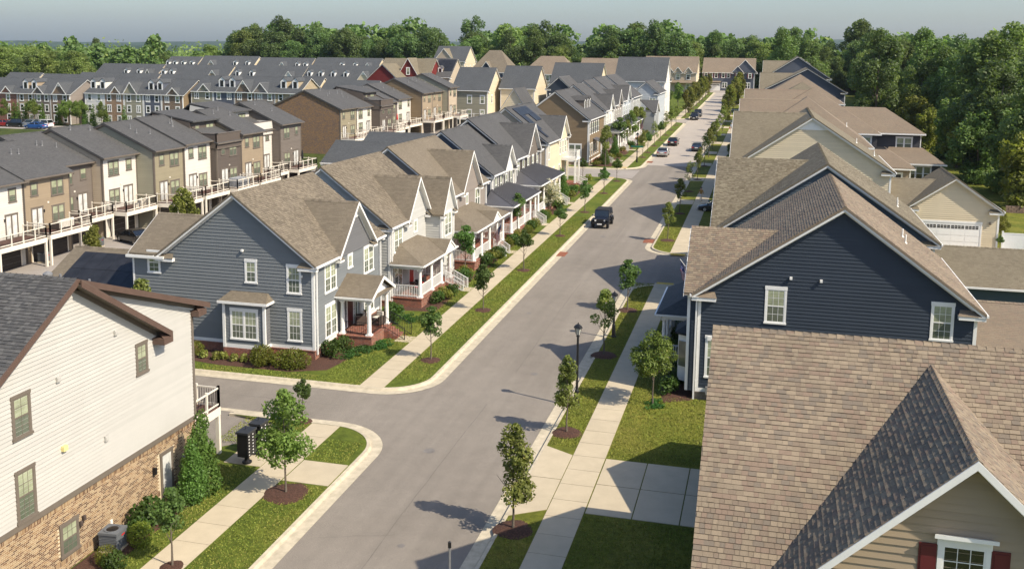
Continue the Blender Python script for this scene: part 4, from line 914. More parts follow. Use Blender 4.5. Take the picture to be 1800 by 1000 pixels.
h = House('house', 'pale grey two storey wing with one square window, standing before the large white house', 'house', XY(1113, 216, gz(216)+8), 216, None, 0, None, 2)
W_ = XY(1157, 216, gz(216)+8)-XY(1113, 216, gz(216)+8); h.body(0, W_, 0, 14, 7.9, 10.1, S['paleblue']); h.roof('grey'); h.win('-y', 0, W_*.78, 5.6, 1.2, 1.1, 'dd')
# ================================================================ near townhouse on the left (white siding over brick)
BMAT = shingle_geo('wall_brick', [(.33, .22, .125), (.15, .085, .05), (.36, .26, .155), (.20, .115, .065), (.30, .19, .10), (.13, .075, .045), (.38, .27, .16)])
MORT = plain('mortar', (.58, .49, .34), .95, .10, 8)
h = House('townhouse', 'end townhouse with white plank siding over tan brick and brown eaves, nearest on the left', 'townhouse', -25.66, 21.0, 0.45, math.pi/2, None, 0)
# local: +x = world +y, gable end (-y local) faces the street
h.trim = BRONZE
DZ = .45; bx = lambda Y: Y-21.0
zB = 3.55-DZ; ap = (bx(31.8), 12.0-DZ)
polyW = [(0, zB+.2), (bx(40), zB+.2), (bx(40), 8.78-DZ), ap, (0, 12.0-DZ-10.8*.62)]
h.dim = (0, 19, 0, 16, 12.0-DZ-10.8*.62, 12.0-DZ, bx(31.8))
h.wall('-y', 0, polyW, S['white'], .165, planks=True)
h.wall('+x', bx(40), [(0, zB), (16, zB), (16, 8.5-DZ), (0, 8.5-DZ)], S['white'])
b = MB(); b.box(0, bx(40)+.05, -.06, 0, zB, zB+.22); h.part('band_board', b, BRONZE)
b = MB(); b.box(bx(40)-.1, bx(40)+.05, -.06, .1, zB, 8.7-DZ); h.part('corner_board', b, BRONZE)
b = MB(); b.box(.0, bx(40), .0, 15.9, -1.2, zB); h.part('wall_core', b, MORT)
# every brick of the gable end wall, running bond with two soldier courses
openings = [(bx(30.6), bx(31.6), 1.0, 2.25), (bx(37.1), bx(38.1), .35, 2.55)]
bk = MB(); L = bx(40); z = .0; row = 0
def brick(u0, u1, z0, z1, mb, face='-y', c=0):
    for (a, b_, p, q) in openings if face == '-y' else ():
        if u1 > a and u0 < b_ and z1 > p and z0 < q: return
    o = .004+random.random()*.005; P = [fpt(face, c, u0, z0, o), fpt(face, c, u1, z0, o), fpt(face, c, u1, z1, o), fpt(face, c, u0, z1, o)]
    Q = [fpt(face, c, u0, z0, 0), fpt(face, c, u1, z0, 0), fpt(face, c, u1, z1, 0), fpt(face, c, u0, z1, 0)]; r = random.random()
    mb.face(P, r); mb.face([P[0], P[1], Q[1], Q[0]], r); mb.face([P[3], P[2], Q[2], Q[3]], r); mb.face([P[0], P[3], Q[3], Q[0]], r); mb.face([P[1], P[2], Q[2], Q[1]], r)
while z < zB-.24:
    if .62 < z < .66: pass
    if abs(z-.60) < .04: # soldier course
        u = 0
        while u < L: brick(u, u+.062, z, z+.2, bk); u += .078
        z += .212; continue
    u = -.1*(row % 2)
    while u < L: brick(max(u, 0), min(u+.19, L), z, z+.058, bk); u += .208
    z += .0755; row += 1
u = 0
while u < L: brick(u, u+.062, zB-.22, zB-.012, bk); u += .078
h.part('brick', bk, BMAT, uv=False, kind='stuff')
bk = MB(); z = 0; row = 0
while z < zB:
    u = -.1*(row % 2)
    while u < 6: brick(max(u, 0), u+.195, z, z+.062, bk, '+x', bx(40)); u += .208
    z += .0755; row += 1
h.part('brick', bk, BMAT, uv=False, kind='stuff')
m1 = .62; th = .16
# main roof: plane towards the camera (local -x side) and the long low rear plane
q = [(-1.5, -.4, ap[1]-m1*(ap[0]+1.5)+th), (-1.5, 16, ap[1]-m1*(ap[0]+1.5)+th), (ap[0], 16, ap[1]+th), (ap[0], -.4, ap[1]+th)]
b = MB(); b.prism(q, (0, 0, -th)); h.part('roof', b, shingle_tex('grey', T_GREY)); h.shingles(q, 'grey', 0)
xe = bx(40.9); ze2 = 8.85-DZ; q = [(xe, -.4, ze2+th), (xe, 16, ze2+th), (ap[0], 16, ap[1]+th), (ap[0], -.4, ap[1]+th)]
b = MB(); b.prism(q, (0, 0, -th)); h.part('roof', b, shingle_tex('grey', T_GREY))
cap = MB(); n = 60
for i in range(n):
    y = -.4+16.4*i/n; r = random.random(); Z = ap[1]+th
    cap.face([(ap[0], y, Z+.04), (ap[0], y+.27, Z+.02), (ap[0]-.15, y+.27, Z-.07), (ap[0]-.15, y, Z-.05)], r); cap.face([(ap[0], y, Z+.04), (ap[0], y+.27, Z+.02), (ap[0]+.15, y+.27, Z-.04), (ap[0]+.15, y, Z-.02)], r)
h.part('ridge_cap', cap, shingle_geo('grey', T_GREY), uv=False)
def rake(p, q, d=.26, y=-.4, dep=.4, mat=BROWNT, face=.0):
    b = MB(); b.prism([(p[0], y, p[1]), (q[0], y, q[1]), (q[0], y, q[1]-d), (p[0], y, p[1]-d)], (0, -.05, 0)); h.part('rake_board', b, mat)
    b = MB(); b.prism([(p[0], y, p[1]-.17), (q[0], y, q[1]-.17), (q[0], 0, q[1]-.17), (p[0], 0, p[1]-.17)], (0, 0, -.03)); h.part('soffit', b, BRONZE)
    b = MB(); b.prism([(p[0], 0, p[1]-.2), (q[0], 0, q[1]-.2), (q[0], 0, q[1]-.42), (p[0], 0, p[1]-.42)], (0, -.045, 0)); h.part('frieze_board', b, BRONZE)
rake((ap[0], ap[1]+th), (-1.5, ap[1]+th-m1*(ap[0]+1.5)))
rake((ap[0], ap[1]+th), (xe, ze2+th))
# lower decorative rake standing proud of the wall
x2 = bx(37.6); z2 = ap[1]-m1*(x2-ap[0])
b = MB(); b.prism([(ap[0]+.1, -.55, ap[1]+.1), (x2, -.55, z2+.12), (x2, 0, z2+.12), (ap[0]+.1, 0, ap[1]+.1)], (0, 0, -.08)); h.part('pent_roof', b, BRONZE)
rake((ap[0], ap[1]+.12), (x2, z2+.14), .27, -.55)
for (xx, zz, yo) in ((x2-.15, z2-.32, -.62), (xe-.45, ze2-.3, -.45)):
    b = MB(); b.box(xx-.55, xx+.12, yo, 0, zz, zz+.24); b.prism([(xx-.55, yo, zz+.24), (xx+.12, yo, zz+.24), (xx+.12, 0, zz+.24), (xx-.55, 0, zz+.24)], (.0, .0, .03)); b.prism([(xx-.5, yo+.05, zz+.27), (xx+.1, yo+.05, zz+.27), (xx+.1, 0, zz+.5), (xx-.2, 0, zz+.5)], (0, 0, -.02)); h.part('eave_return', b, BROWNT)
b = MB(); b.box(xe-.02, xe+.1, -.4, 16, ze2-.03, ze2+.1); h.part('gutter', b, BROWNT)
for a in [('-y', 0, bx(28.95), 7.0-DZ, .75, 1.45, 's'), ('-y', 0, bx(28.95), 3.85-DZ, .8, 1.8, 's'), ('-y', 0, bx(36.1), 7.1-DZ, .62, 1.2, 's')]: h.win(*a, pk='b')
h.win('-y', 0, bx(31.1), 1.0, .85, 1.15, 's', pk='b'); h.win('-y', 0, bx(37.6), .35, .75, 2.05, 'sdoor', pk='w')
for (Y, z) in ((30.9, 8.35), (34.4, 9.2), (36.3, 9.3), (33.5, 5.0)): b = MB(); b.box(bx(Y)-.1, bx(Y)+.1, -.1, 0, z-DZ, z-DZ+.22); b.box(bx(Y)-.08, bx(Y)+.08, -.12, -.1, z-DZ+.04, z-DZ+.18); h.part('wall_vent', b, S['white'])
b = MB(); b.box(bx(31.0)-.12, bx(31.0)+.12, -.16, 0, 5.6-DZ, 5.8-DZ); h.part('wall_vent', b, plain('pale_yellow', (.7, .6, .25), .6))
b = MB(); b.box(bx(36.6)-.07, bx(36.6)+.07, -.16, -.01, 1.8, 2.1); h.part('wall_light', b, BLACK)
for (Y, z0) in ((31.9, 1.9), (31.7, 1.75)): b = MB(); b.lathe([(.0, 0), (.07, .02), (.07, .2), (0, .24)], bx(Y), -.1, 8); b.v = [(x, y, zz+z0) for x, y, zz in b.v]; h.part('vent_hood', b, WICKER)
b = MB(); b.box(bx(38.9)-.17, bx(38.9)+.17, -.2, -.01, 1.1, 1.75); b.tube((bx(38.9), -.06, 1.1), (bx(38.9), -.06, .2), .025); h.part('meter_box', b, GREYM)
b = MB(); b.box(bx(33.6)-.06, bx(33.6)+.06, -.05, -.01, .9, 1.1); h.part('outlet_cover', b, WHITE)
# deck on the rear (local +x)
def deck(h, face, c, ua, ub, depth, z, post_z, rm=CREAM, fill=None, planks=True, posts=None, name='deck', sp=1.25, ball=None, screen=0):
    f = lambda u, o, zz: fpt(face, c, u, zz, o); r = MB()
    def bx3(mb, u0, u1, o0, o1, z0, z1):
        p, q = f(u0, o0, z0), f(u1, o1, z1); mb.box(p[0], q[0], p[1], q[1], z0, z1)
    b = MB(); bx3(b, ua, ub, depth-.05, depth, z-.42, z); bx3(b, ua, ua+.05, 0, depth-.05, z-.42, z); bx3(b, ub-.05, ub, 0, depth-.05, z-.42, z)
    d = h.part(name, b, rm)
    b = MB(); n = int((ub-ua)/.15)
    for i in range(n): a = ua+(ub-ua)*i/n; bx3(b, a+.005, a+(ub-ua)/n-.005, 0, depth-.06, z-.03, z+.02)
    b.obj('deck_boards', plain('deck_board', (.12, .065, .05), .8, .15, 3, rnd=.05), d, kind='stuff')
    for u in (ua+.1, ub-.1): b = MB(); bx3(b, u-.09, u+.09, depth-.2, depth-.02, post_z, z-.4); b.obj('post', rm, d)
    R_ = [(ua+.06, depth-.07, ub-.06, depth-.07), (ua+.06, .06, ua+.06, depth-.07), (ub-.06, .06, ub-.06, depth-.07)]
    for (u0, o0, u1, o1) in R_:
        L = math.hypot(u1-u0, o1-o0); n = max(1, round(L/sp)); b = MB()
        for i in range(n+1): u, o = u0+(u1-u0)*i/n, o0+(o1-o0)*i/n; bx3(b, u-.05, u+.05, o-.05, o+.05, z, z+1.08)
        for (za, zb_) in ((.12, .19), (.93, 1.0)):
            if u0 != u1: bx3(b, u0, u1, o0-.03, o0+.03, z+za, z+zb_)
            else: bx3(b, u0-.03, u0+.03, o0, o1, z+za, z+zb_)
        b.obj('railing', rm, d)
        if h.lod < 2:
            b = MB(); n = int(L/.13)
            for i in range(n+1): u, o = u0+(u1-u0)*i/n, o0+(o1-o0)*i/n; bx3(b, u-.009, u+.009, o-.009, o+.009, z+.15, z+.95)
            b.obj('baluster', ball or BLACK, d, kind='stuff')
    return d
deck(h, '+x', bx(40), .02, 6.2, 2.3, 3.25-DZ+.1, -.5)
t = thing('grill', 'covered barbecue grill under a white and black cover on the near white deck', 'grill', (-27.2, 41.2, 3.4)); b = MB(); b.box(-.5, .1, -.3, .3, 0, .85); b.prism([(-.5, -.3, .85), (.1, -.3, .85), (.1, .3, .85), (-.5, .3, .85)], (0, 0, .2)); b.obj('cover', CUSH, t); b = MB(); b.box(.1, .6, -.28, .28, 0, .8); b.obj('side_table', BLACK, t)
# ================================================================ right row
def rhouse(label, y, L, c, key, wing, apexX=4.1, x0=-3.45, x1=11.1, he=6.5, rise=5.1, geo=(), n_ind=0, planks=(), lod=0, zx=0, wingc=None, trim=None, tx=None):
    h = House('house', label, 'house', x0, y, None, 0, None, lod)
    h.body(0, x1-x0, 0, L, he+zx, he+rise+zx, c, xc=apexX-x0, planks=planks, base=plain('grey_stone_base', (.15, .13, .11), .9, .3, 6) )
    h.roof(key, oe=.4, orr=.35, geo=geo, n_ind=n_ind)
    if wing:
        cy, hw, za, xo = wing; h.gable(-1, cy-y, hw, he+zx-.02, za-gz(y), xo-x0, key, wingc or c, over=.3, orr=.25, zwall=.6, geo=(1,) if geo else (), returns=False)
    return h
h = rhouse('navy blue house with white trim and brown roof, its plank gable facing the camera', 56.15, 14.6, S['navy'], 'brown', (60.05, 3.85, 10.45, -4.05), planks=('-y',), geo=(1, -1))
z0 = -h.root.location.z
for a in [('-y', 0, 4.2, 5.0, .95, 1.85, 's'), ('-y', 0, 12.85, 4.75, .95, 1.85, 's'), ('-y', 0, 1.05, 1.55, 1.0, 2.2, 's'), ('-y', 0, 9.0, 1.5, .9, 1.9, 's')]: h.win(*a, pk='b')
for x, z in ((4.95, 7.5), (6.55, 7.45)): b = MB(); b.box(x-.07, x+.07, -.18, -.02, z, z+.14); h.part('wall_light', b, WHITE)
b = MB(); b.box(.55, .75, -.1, -.02, 3.65, 3.9); h.part('wall_vent', b, WHITE)
h.downspout(-.12, -.12, -.2, 6.2); b = MB(); b.prism([(-.3, -1.2, -.1), (-.05, -1.2, -.1), (0, -.3, .02), (-.3, -.3, .02)], (0, 0, .08)); h.part('splash_block', b, plain('green_drain', (.1, .2, .13), .6))
b = MB(); b.box(.55, 1.0, -.25, -.05, .5, .95); b.tube((.78, -.16, .0), (.78, -.16, .5), .03); b.tube((1.05, -.16, 0), (1.05, -.16, .6), .02); h.part('gas_meter', b, GREYM)
# street porch and bay of the navy house
DMR = plain('charcoal_roof', (.03, .033, .036), .8, .2, 20)
h.porch(-.35, -1, 5.0, 12.0, 2.3, .7, 3.3, 'dgrey', [5.4, 7.6, 9.8, 11.6], wallrise=1.3, base=plain('grey_stone_base', (1, 1, 1)), roofmat=shingle_tex('dgrey', ROOFS['dgrey']), floor=CONC2)
b = MB(); b.prism([(-.35, 1.0, .7), (-1.2, 1.5, .7), (-1.2, 3.1, .7), (-.35, 3.6, .7)], (0, 0, 2.8)); h.part('bay_window', b, WHITE)
b = MB(); b.prism([(-1.23, 1.65, 1.6), (-1.23, 2.95, 1.6), (-1.23, 2.95, 3.1), (-1.23, 1.65, 3.1)], (.02, 0, 0)); h.part('pane', b, GL_MID)
b = MB(); b.prism([(-.42, 1.0, 1.6), (-1.13, 1.42, 1.6), (-1.13, 1.42, 3.1), (-.42, 1.0, 3.1)], (-.03, -.05, 0)); h.part('pane', b, GL_MID)
b = MB(); b.prism([(-.35, .8, 3.5), (-1.4, 1.4, 3.5), (-1.4, 3.2, 3.5), (-.35, 3.8, 3.5)], (0, 0, .1)); b.prism([(-.35, .8, 3.6), (-1.4, 1.4, 3.6), (-.35, 1.9, 4.3)], (0, 0, -.05)); b.prism([(-1.4, 1.4, 3.6), (-1.4, 3.2, 3.6), (-.35, 2.7, 4.3), (-.35, 1.9, 4.3)], (0, 0, -.05)); b.prism([(-1.4, 3.2, 3.6), (-.35, 3.8, 3.6), (-.35, 2.7, 4.3)], (0, 0, -.05)); h.part('bay_roof', b, DMR)
def vp(h, x, y, col_=None):
    x0, x1, y0, y1, ze, zr, xc = h.dim; m = (zr-ze)/abs((x1 if x > xc else x0)-xc); h.vents([(x, y, zr+.14-m*abs(x-xc))], WHITE)
vp(h, 11.45, 5.5); vp(h, 11.6, 8.2)
h = rhouse('blue gabled house with tan brown roof directly behind the navy one', 74.5, 16.5, S['medblue'], 'tan2', (82.3, 7.1, 12.4, -3.75), geo=(-1, 1), x1=11.6); vp(h, 13.6, 10); vp(h, 13.2, 6.5)
h = rhouse('cream gabled house with tan brown roof, third from the near end of the right row', 105.3, 17, S['cream'], 'tan2', (114, 7.2, 14.3, -3.75), zx=.85, lod=1, x1=11.9)
h.flat('-y', -.03, [(7.55-1.9, 12.45-1.25), (7.55+1.9, 12.45-1.25), (7.55, 12.35)], WHITE, 'gable_panel', .02); h.win('-y', 0, 13.3, 1.3, 1.6, 1.6, 's'); vp(h, 14.2, 6); vp(h, 12.6, 9)
# further brown roofs: hipped towards the camera
def hiproof(h, key, oe=.45, th=.14, run=None):
    x0, x1, y0, y1, ze, zr, xc = h.dim; tex = shingle_tex(key, ROOFS[key]); b = MB(); m = (zr-ze)/(x1-xc); Z = zr+th; E_ = ze-m*oe+th; r = run or (x1-xc)
    for sd, xw in ((1, x1), (-1, x0)): b.prism([(xw+sd*oe, y0-oe, E_), (xw+sd*oe, y1+oe, E_), (xc, y1-r, Z), (xc, y0+r, Z)], (0, 0, -th))
    b.prism([(x0-oe, y0-oe, E_), (x1+oe, y0-oe, E_), (xc, y0+r, Z)], (0, 0, -th)); b.prism([(x0-oe, y1+oe, E_), (x1+oe, y1+oe, E_), (xc, y1-r, Z)], (0, 0, -th)); h.part('hip_roof', b, tex)
    b = MB(); b.box(x0-oe-.1, x1+oe+.1, y0-oe-.1, y1+oe+.1, E_-th-.1, E_-th+.1); h.part('gutter', b, WHITE)
def hiphouse(label, X0, X1, y, L, he, rise, c, key, lod=2):
    h = House('house', label, 'house', X0, y, None, 0, None, lod); W = X1-X0; h.dim = (0, W, 0, L, he, he+rise, W*.52)
    for f, cc, a, b_ in (('-y', 0, 0, W), ('+y', L, 0, W), ('+x', W, 0, L), ('-x', 0, 0, L)): h.wall(f, cc, [(a, 0), (b_, 0), (b_, he), (a, he)], c, .18)
    hiproof(h, key); return h
h = hiphouse('beige house with a hipped brown roof and one box dormer, fourth of the right row', -3.4, 11.6, 126, 16, 7.6, 5.2, S['beige'], 'brown'); h.win('-y', 0, 13.8, 5.4, .9, 1.6, 's')
h.gable(-1, 8, 6.5, 7.5, 12.4, -.3, 'brown', S['beige'], zwall=0, returns=False); vp(h, 12.6, 5)
h = hiphouse('charcoal house with hipped brown roof and white framed windows, fifth of the right row', -3.4, 14.4, 146.5, 17, 7.3, 5.6, S['dgrey'], 'brown'); h.win('-y', 0, 16.4, 4.9, 1.2, 1.7, 's')
h.gable(-1, 8.5, 7, 7.2, 12.5, -.3, 'brown', S['dgrey'], zwall=0, returns=False)
for a in ((14.6, 0),): b = MB(); b.box(15.2, 15.3, 0, .1, 0, .1)
h = House('house', 'charcoal rear wing with brown hipped roof and double white window at the wood edge', 'house', 9.0, 151, None, 0, None, 2)
for f, cc, a, b_ in (('-y', 0, 0, 11.7), ('+x', 11.7, 0, 10)): h.wall(f, cc, [(a, 0), (b_, 0), (b_, 6.9), (a, 6.9)], S['dgrey'], .18)
b = MB(); b.prism([(-1, -.5, 6.9), (12.2, -.5, 6.9), (7.2, 5, 10.2), (-1, 5, 10.2)], (0, 0, -.14)); b.prism([(-1, 10.5, 6.9), (12.2, 10.5, 6.9), (7.2, 5, 10.2), (-1, 5, 10.2)], (0, 0, -.14)); b.prism([(12.2, -.5, 6.9), (12.2, 10.5, 6.9), (7.2, 5, 10.2)], (0, 0, -.14)); h.part('hip_roof', b, shingle_tex('brown', T_BROWN))
b = MB(); b.box(-1, 12.3, -.6, -.5, 6.66, 6.86); h.part('gutter', b, WHITE); b = MB(); b.box(12.2, 12.3, -.5, 10.5, 6.66, 6.86); h.part('gutter', b, WHITE); b = MB(); b.box(11.62, 11.76, -.06, .1, 0, 6.66); h.part('corner_board', b, WHITE)
h.win('-y', 0, 9.5, 4.6, 2.0, 1.6, 'dd')
b = MB(); b.box(6.4, 13.6, -6.5, -.02, 0, 3.3); h.part('sunroom', b, S['dgrey']); b = MB(); b.prism([(5.9, -7.0, 3.3), (14.2, -7.0, 3.3), (12, 0, 4.9), (7.5, 0, 4.9)], (0, 0, -.12)); b.prism([(14.2, -7.0, 3.3), (14.2, 0, 3.3), (12, 0, 4.9)], (0, 0, -.1)); h.part('sunroom_roof', b, shingle_tex('brown', T_BROWN))
b = MB(); b.box(5.9, 14.3, -7.1, -7.0, 3.1, 3.3); h.part('gutter', b, WHITE); b = MB(); b.box(13.5, 13.7, -6.6, -6.4, 0, 3.1); h.part('corner_board', b, WHITE); h.win('-y', -6.5, 10.9, 1.0, 2.8, 1.9, 'ddd', pk='m'); b = MB(); b.box(6.6, 13.9, -7.3, -6.5, -.3, .45); h.part('stoop', b, S['dgrey'])
h = House('house', 'tan annex with brown roof and dark patio doors before the charcoal sunroom', 'house', 11.2, 137, None, 0, None, 2); W = 6.6
for f, cc, a, b_ in (('-y', 0, 0, W), ('+x', W, 0, 8)): h.wall(f, cc, [(a, 0), (b_, 0), (b_, 3.6), (a, 3.6)], S['tan2'], .18)
b = MB(); b.prism([(-.4, -.5, 5.0), (7.1, -.5, 3.6), (7.1, 8, 3.6), (-.4, 8, 7.3)], (0, 0, .13)); b = MB(); b.prism([(0, -.5, 3.62), (7.1, -.5, 3.62), (4.0, 3.2, 5.6), (0, 3.2, 5.6)], (0, 0, .13)); b.prism([(7.1, -.5, 3.62), (7.1, 8, 3.62), (4.0, 8, 5.6), (4.0, 3.2, 5.6)], (0, 0, .13)); h.part('hip_roof', b, shingle_tex('brown', T_BROWN))
b = MB(); b.box(0, 7.2, -.6, -.5, 3.44, 3.62); h.part('gutter', b, WHITE); b = MB(); b.box(W-.1, W+.05, -.06, .1, 0, 3.5); h.part('corner_board', b, WHITE); h.win('-y', 0, 4.6, .5, 1.9, 2.4, 'door', pk='d')
hiphouse('taupe house with hipped tan roof, sixth of the right row', -3.2, 12.5, 170, 15, 7.8, 4.8, S['taupe'], 'tan2'); hiphouse('blue house with hipped brown roof, seventh of the right row', -3.0, 12.5, 192, 16, 8.2, 4.8, S['blue'], 'brown')
for (y, X0, aX, X1, he, rise, c, key, nm) in ((226, -2.2, 7.2, 15.2, 8.3, 4.8, 'slate', 'tan2', 'slate gabled house with white gable trim, eighth of the right row'), (262, -2.0, 5.9, 13.8, 9.6, 5.2, 'slate', 'tan2', 'farthest house of the right row, with skylights in its tan roof')):
    h = rhouse(nm, y, 15.5, S[c], key, None, zx=he-6.5, lod=2, apexX=aX, x0=X0, x1=X1, rise=rise); h.gable(-1, 7.5, 6.5, he-.1, he+rise-1.2, -.3, key, S[c], zwall=0, returns=False)
for k in range(2):
    for q in range(2): b = MB(); x0, x1, y0, y1, ze, zr, xc = h.dim; m = (zr-ze)/(x1-xc); P = lambda x, y: (x, y, zr+.2-m*(x-xc)); b.prism([P(xc+.6+k*1.5, 2+q*1.8), P(xc+1.7+k*1.5, 2+q*1.8), P(xc+1.7+k*1.5, 3.4+q*1.8), P(xc+.6+k*1.5, 3.4+q*1.8)], (0, 0, .1)); h.part('skylight', b, GL_WHITE)
# rear deck annexes, garage and fence on the right
h = House('garage', 'detached cream garage with white double door and brown roof beside the white fence', 'garage', 13.6, 104.4, None, 0, None, 1)
h.body(0, 8.3, 0, 8.5, 4.1, 7.0, S['cream'], corner=True); h.roof('tan2', oe=.35, orr=.4); h.garage('-y', 0, 4.0, .1, 5.4, 2.5, WHITE, lights=True)
b = MB(); b.box(7.45, 7.6, -.2, -.03, 2.6, 2.85); h.part('wall_light', b, BRONZE)
h.gable(-1, 4.2, 4.2, 4.0, 6.2, -3.5, 'tan2', S['cream'], zwall=0, returns=False)
def lowwing(label, X0, X1, Y0, Y1, he, rise, c, key, zb=None, cat='garage', name='garage'):
    "low block, ridge along x, slope towards the camera"
    h = House(name, label, cat, X0, Y1, zb, -math.pi/2, None, 1); h.body(0, Y1-Y0, 0, X1-X0, he, he+rise, c); h.roof(key, oe=.4, orr=.3); return h
Yg = 78.; lowwing('long low teal garage with olive brown roof behind the navy house', 12.0, 34, 77.5, 84.6, 2.75, 2.0, S['teal'], 'tan2')
lowwing('low teal garage wing with brown shingle roof, half hidden by the navy house', 12.2, 34, 61.9, 68.3, 2.75, 1.85, S['teal'], 'brown')
# white vinyl fence
t = thing('fence', 'white vinyl privacy fence with a gate right of the cream garage', 'fence', (22.3, 104.2, gz(104)))
FW_ = plain('vinyl_white', (.8, .8, .78), .4, .03, 1)
for i in range(5):
    b = MB(); b.box(i*2.2-.07, i*2.2+.07, -.07, .07, -.3, 2.0); b.box(i*2.2-.09, i*2.2+.09, -.09, .09, 2.0, 2.06); b.obj('post', FW_, t)
    if i < 4:
        for j in range(9): b = MB(); b.box(i*2.2+.08+j*.228, i*2.2+.08+j*.228+.222, -.015, .015, .1, 1.85); b.obj('board', FW_, t)
        b = MB(); b.box(i*2.2+.07, i*2.2+2.13, -.03, .03, .05, .15); b.box(i*2.2+.07, i*2.2+2.13, -.03, .03, 1.8, 1.92); b.obj('rail', FW_, t)
# stone retaining wall near the woods
t = thing('retaining_wall', 'stepped brown stone retaining wall below the woods on the right', 'wall', (27, 127, gz(127)))
ST = plain('wall_stone', (.22, .15, .11), .9, .3, 3, rnd=.25)
for lv in range(3):
    for r_ in range(4):
        for i in range(14): b = MB(); w_ = .55; x = i*.6+(r_ % 2)*.3; b.box(x+lv*1.2, x+lv*1.2+w_, -lv*-3.+random.uniform(-.03, 0), .5+lv*3., lv*.9+r_*.24, lv*.9+r_*.24+.22); b.obj('stone', ST, t)
# ---- the roof in the foreground
h = House('house', 'tan sided house in the lower right corner with brown shingle roof and maroon shutters', 'house', -1.05, 38.9, .75, -math.pi/2, None, 0)
# local +x -> world -y (towards the camera), local +y -> world +x ; eaves at Y 38.9 and 24.1
zE = 7.1-.75; zR = 12.2-.75
h.body(0, 14.6, 0, 20, zE, zR, S['tan'], xc=7.3, faces=('-y', '-x', '+y', '+x'))
h.roof('brown', oe=.45, orr=.35, geo=(1,), n_ind=300)
SHM = plain('maroon_shutter', (.11, .018, .022), .45, .08, 3)
gc = 6.0; WX = 5.95
h.gable(1, gc, 5.3, zE-.3, 11.72-.75, 14.75, 'brown', S['tan2'], geo=(0, 1), over=.3, orr=.5, returns=False, zwall=0., planks=True)
h.win('+x', 14.75, WX, 7.2, .95, 1.55, 's', pk='d', shut=SHM)
b = MB(); b.prism([(14.8, WX-.62, 8.92), (14.98, WX-.7, 8.98), (14.98, WX+.7, 8.98), (14.8, WX+.62, 8.92)], (0, 0, .1)); h.part('window_head', b, WHITE)
lowwing('attached tan garage beside the driveway beyond the foreground roof', -1.05, 9, 39.3, 48.1, 3.2, 2.3, S['tan'], 'brown')
# ================================================================ rear-deck townhouse rows
def unit(label, X, y0, y1, ez, c, sidec=None, D=11.5, slope=.45, win=0, terrace=False, dk=True, group='townhouses with rear decks', lod=1, brick=False, dx=2.5, key='grey', zg=None, front=True):
    "one townhouse: rear wall at x=X faces +x, eave height ez (absolute), garage below, deck at first floor"
    g = gz(y0) if zg is None else zg; he = ez-g; L = y1-y0
    h = House('townhouse', label, 'townhouse', X-D, y0, g, 0, group, lod); h.trim = BRONZE
    rise = slope*D*.5
    h.body(0, D, 0, L-.02, he, he+rise, c, mats=({'-y': sidec} if sidec else {}), faces=('-y', '+x', '+y', '-x'))
    if terrace:
        h.roof(key, oe=.25, orr=.05, returns=False, gutter=True, dims=(0, D, 0, L-.02, he-.3, he+rise-.4, D/2))
        b = MB(); b.box(D*.42, D-3.2, .05, L-.1, he-.4, he+2.0); h.part('upper_storey', b, c)
        b = MB(); b.prism([(D*.3, -.3, he+3.0), (D-2.7, -.3, he+2.0), (D-2.7, L+.25, he+2.0), (D*.3, L+.25, he+3.0)], (0, 0, .16)); b.prism([(D*.3, -.3, he+3.0), (D*.3, L+.25, he+3.0), (-.3, L+.25, he+.2), (-.3, -.3, he+.2)], (0, 0, .16)); h.part('upper_roof', b, shingle_tex(key, ROOFS[key]))
        b = MB(); b.prism([(D*.25, -.27, he-.5), (D-3.2, -.27, he-.5), (D-3.2, -.27, he+2.0), (D*.3, -.27, he+2.9)], (0, .2, 0)); h.part('upper_side_wall', b, c)
        b = MB(); b.box(D-3.2, D+.12, -.1, .08, he-.9, he+.75); b.box(D-3.2, D+.12, L-.15, L+.03, he-.9, he+.75); b.box(D-.06, D+.14, -.1, L, he-.9, he+.75); h.part('parapet', b, c)
        b = MB(); b.box(D-3.2, D+.2, -.14, .12, he+.75, he+.82); b.box(D-.1, D+.2, -.14, L, he+.75, he+.82); b.box(D-.03, D+.17, -.12, L, he-1.0, he-.9); h.part('coping', b, BRONZE)
        h.win('+x', D-3.2, 1.2, he+.25, .7, 1.3, 's', pk='b'); h.win('+x', D-3.2, 3.9, he-.2, 1.5, 1.8, 'door', pk='b')
    else: h.roof(key, oe=.42, orr=.18, returns=False)
    zf = 2.75; up = he-1.95; m = L/2
    a, c2 = (1.35, L-1.75) if win % 2 == 0 else (L-1.35, 1.75)
    h.win('+x', D, a, up+.25, .75, 1.05, 's', pk='b'); h.win('+x', D, c2, up-.05, 1.5, 1.4, 'dd', pk='b')
    h.win('+x', D, a+(.25 if win % 2 == 0 else -.25), zf+.02, 1.35, 2.05, 'door', pk='w'); h.win('+x', D, c2, zf+.55, 1.5, 1.4, 'dd', pk='b')
    h.garage('+x', D, m, .02, L-1.5, 2.15, DARKDOOR, trim=CREAM)
    b = MB(); u = a+(1.1 if win % 2 == 0 else -1.1); b.box(D, D+.12, u-.05, u+.05, zf+1.6, zf+1.85); h.part('wall_light', b, BLACK)
    b = MB(); b.box(D, D+.07, m-.1, m+.1, zf+2.35, zf+2.5); h.part('wall_vent', b, CREAM)
    for k in range(random.choice((2, 3, 4))):
        x = D*.5+random.uniform(.6, 3.2); hh = he+rise+.14-(rise/(D/2))*(x-D/2)
        if not terrace: h.vents([(x, random.uniform(1, L-1), hh)])
    if dk: deck(h, '+x', D, .15, L-.25, dx, zf, -.1, sp=1.3)
    return h
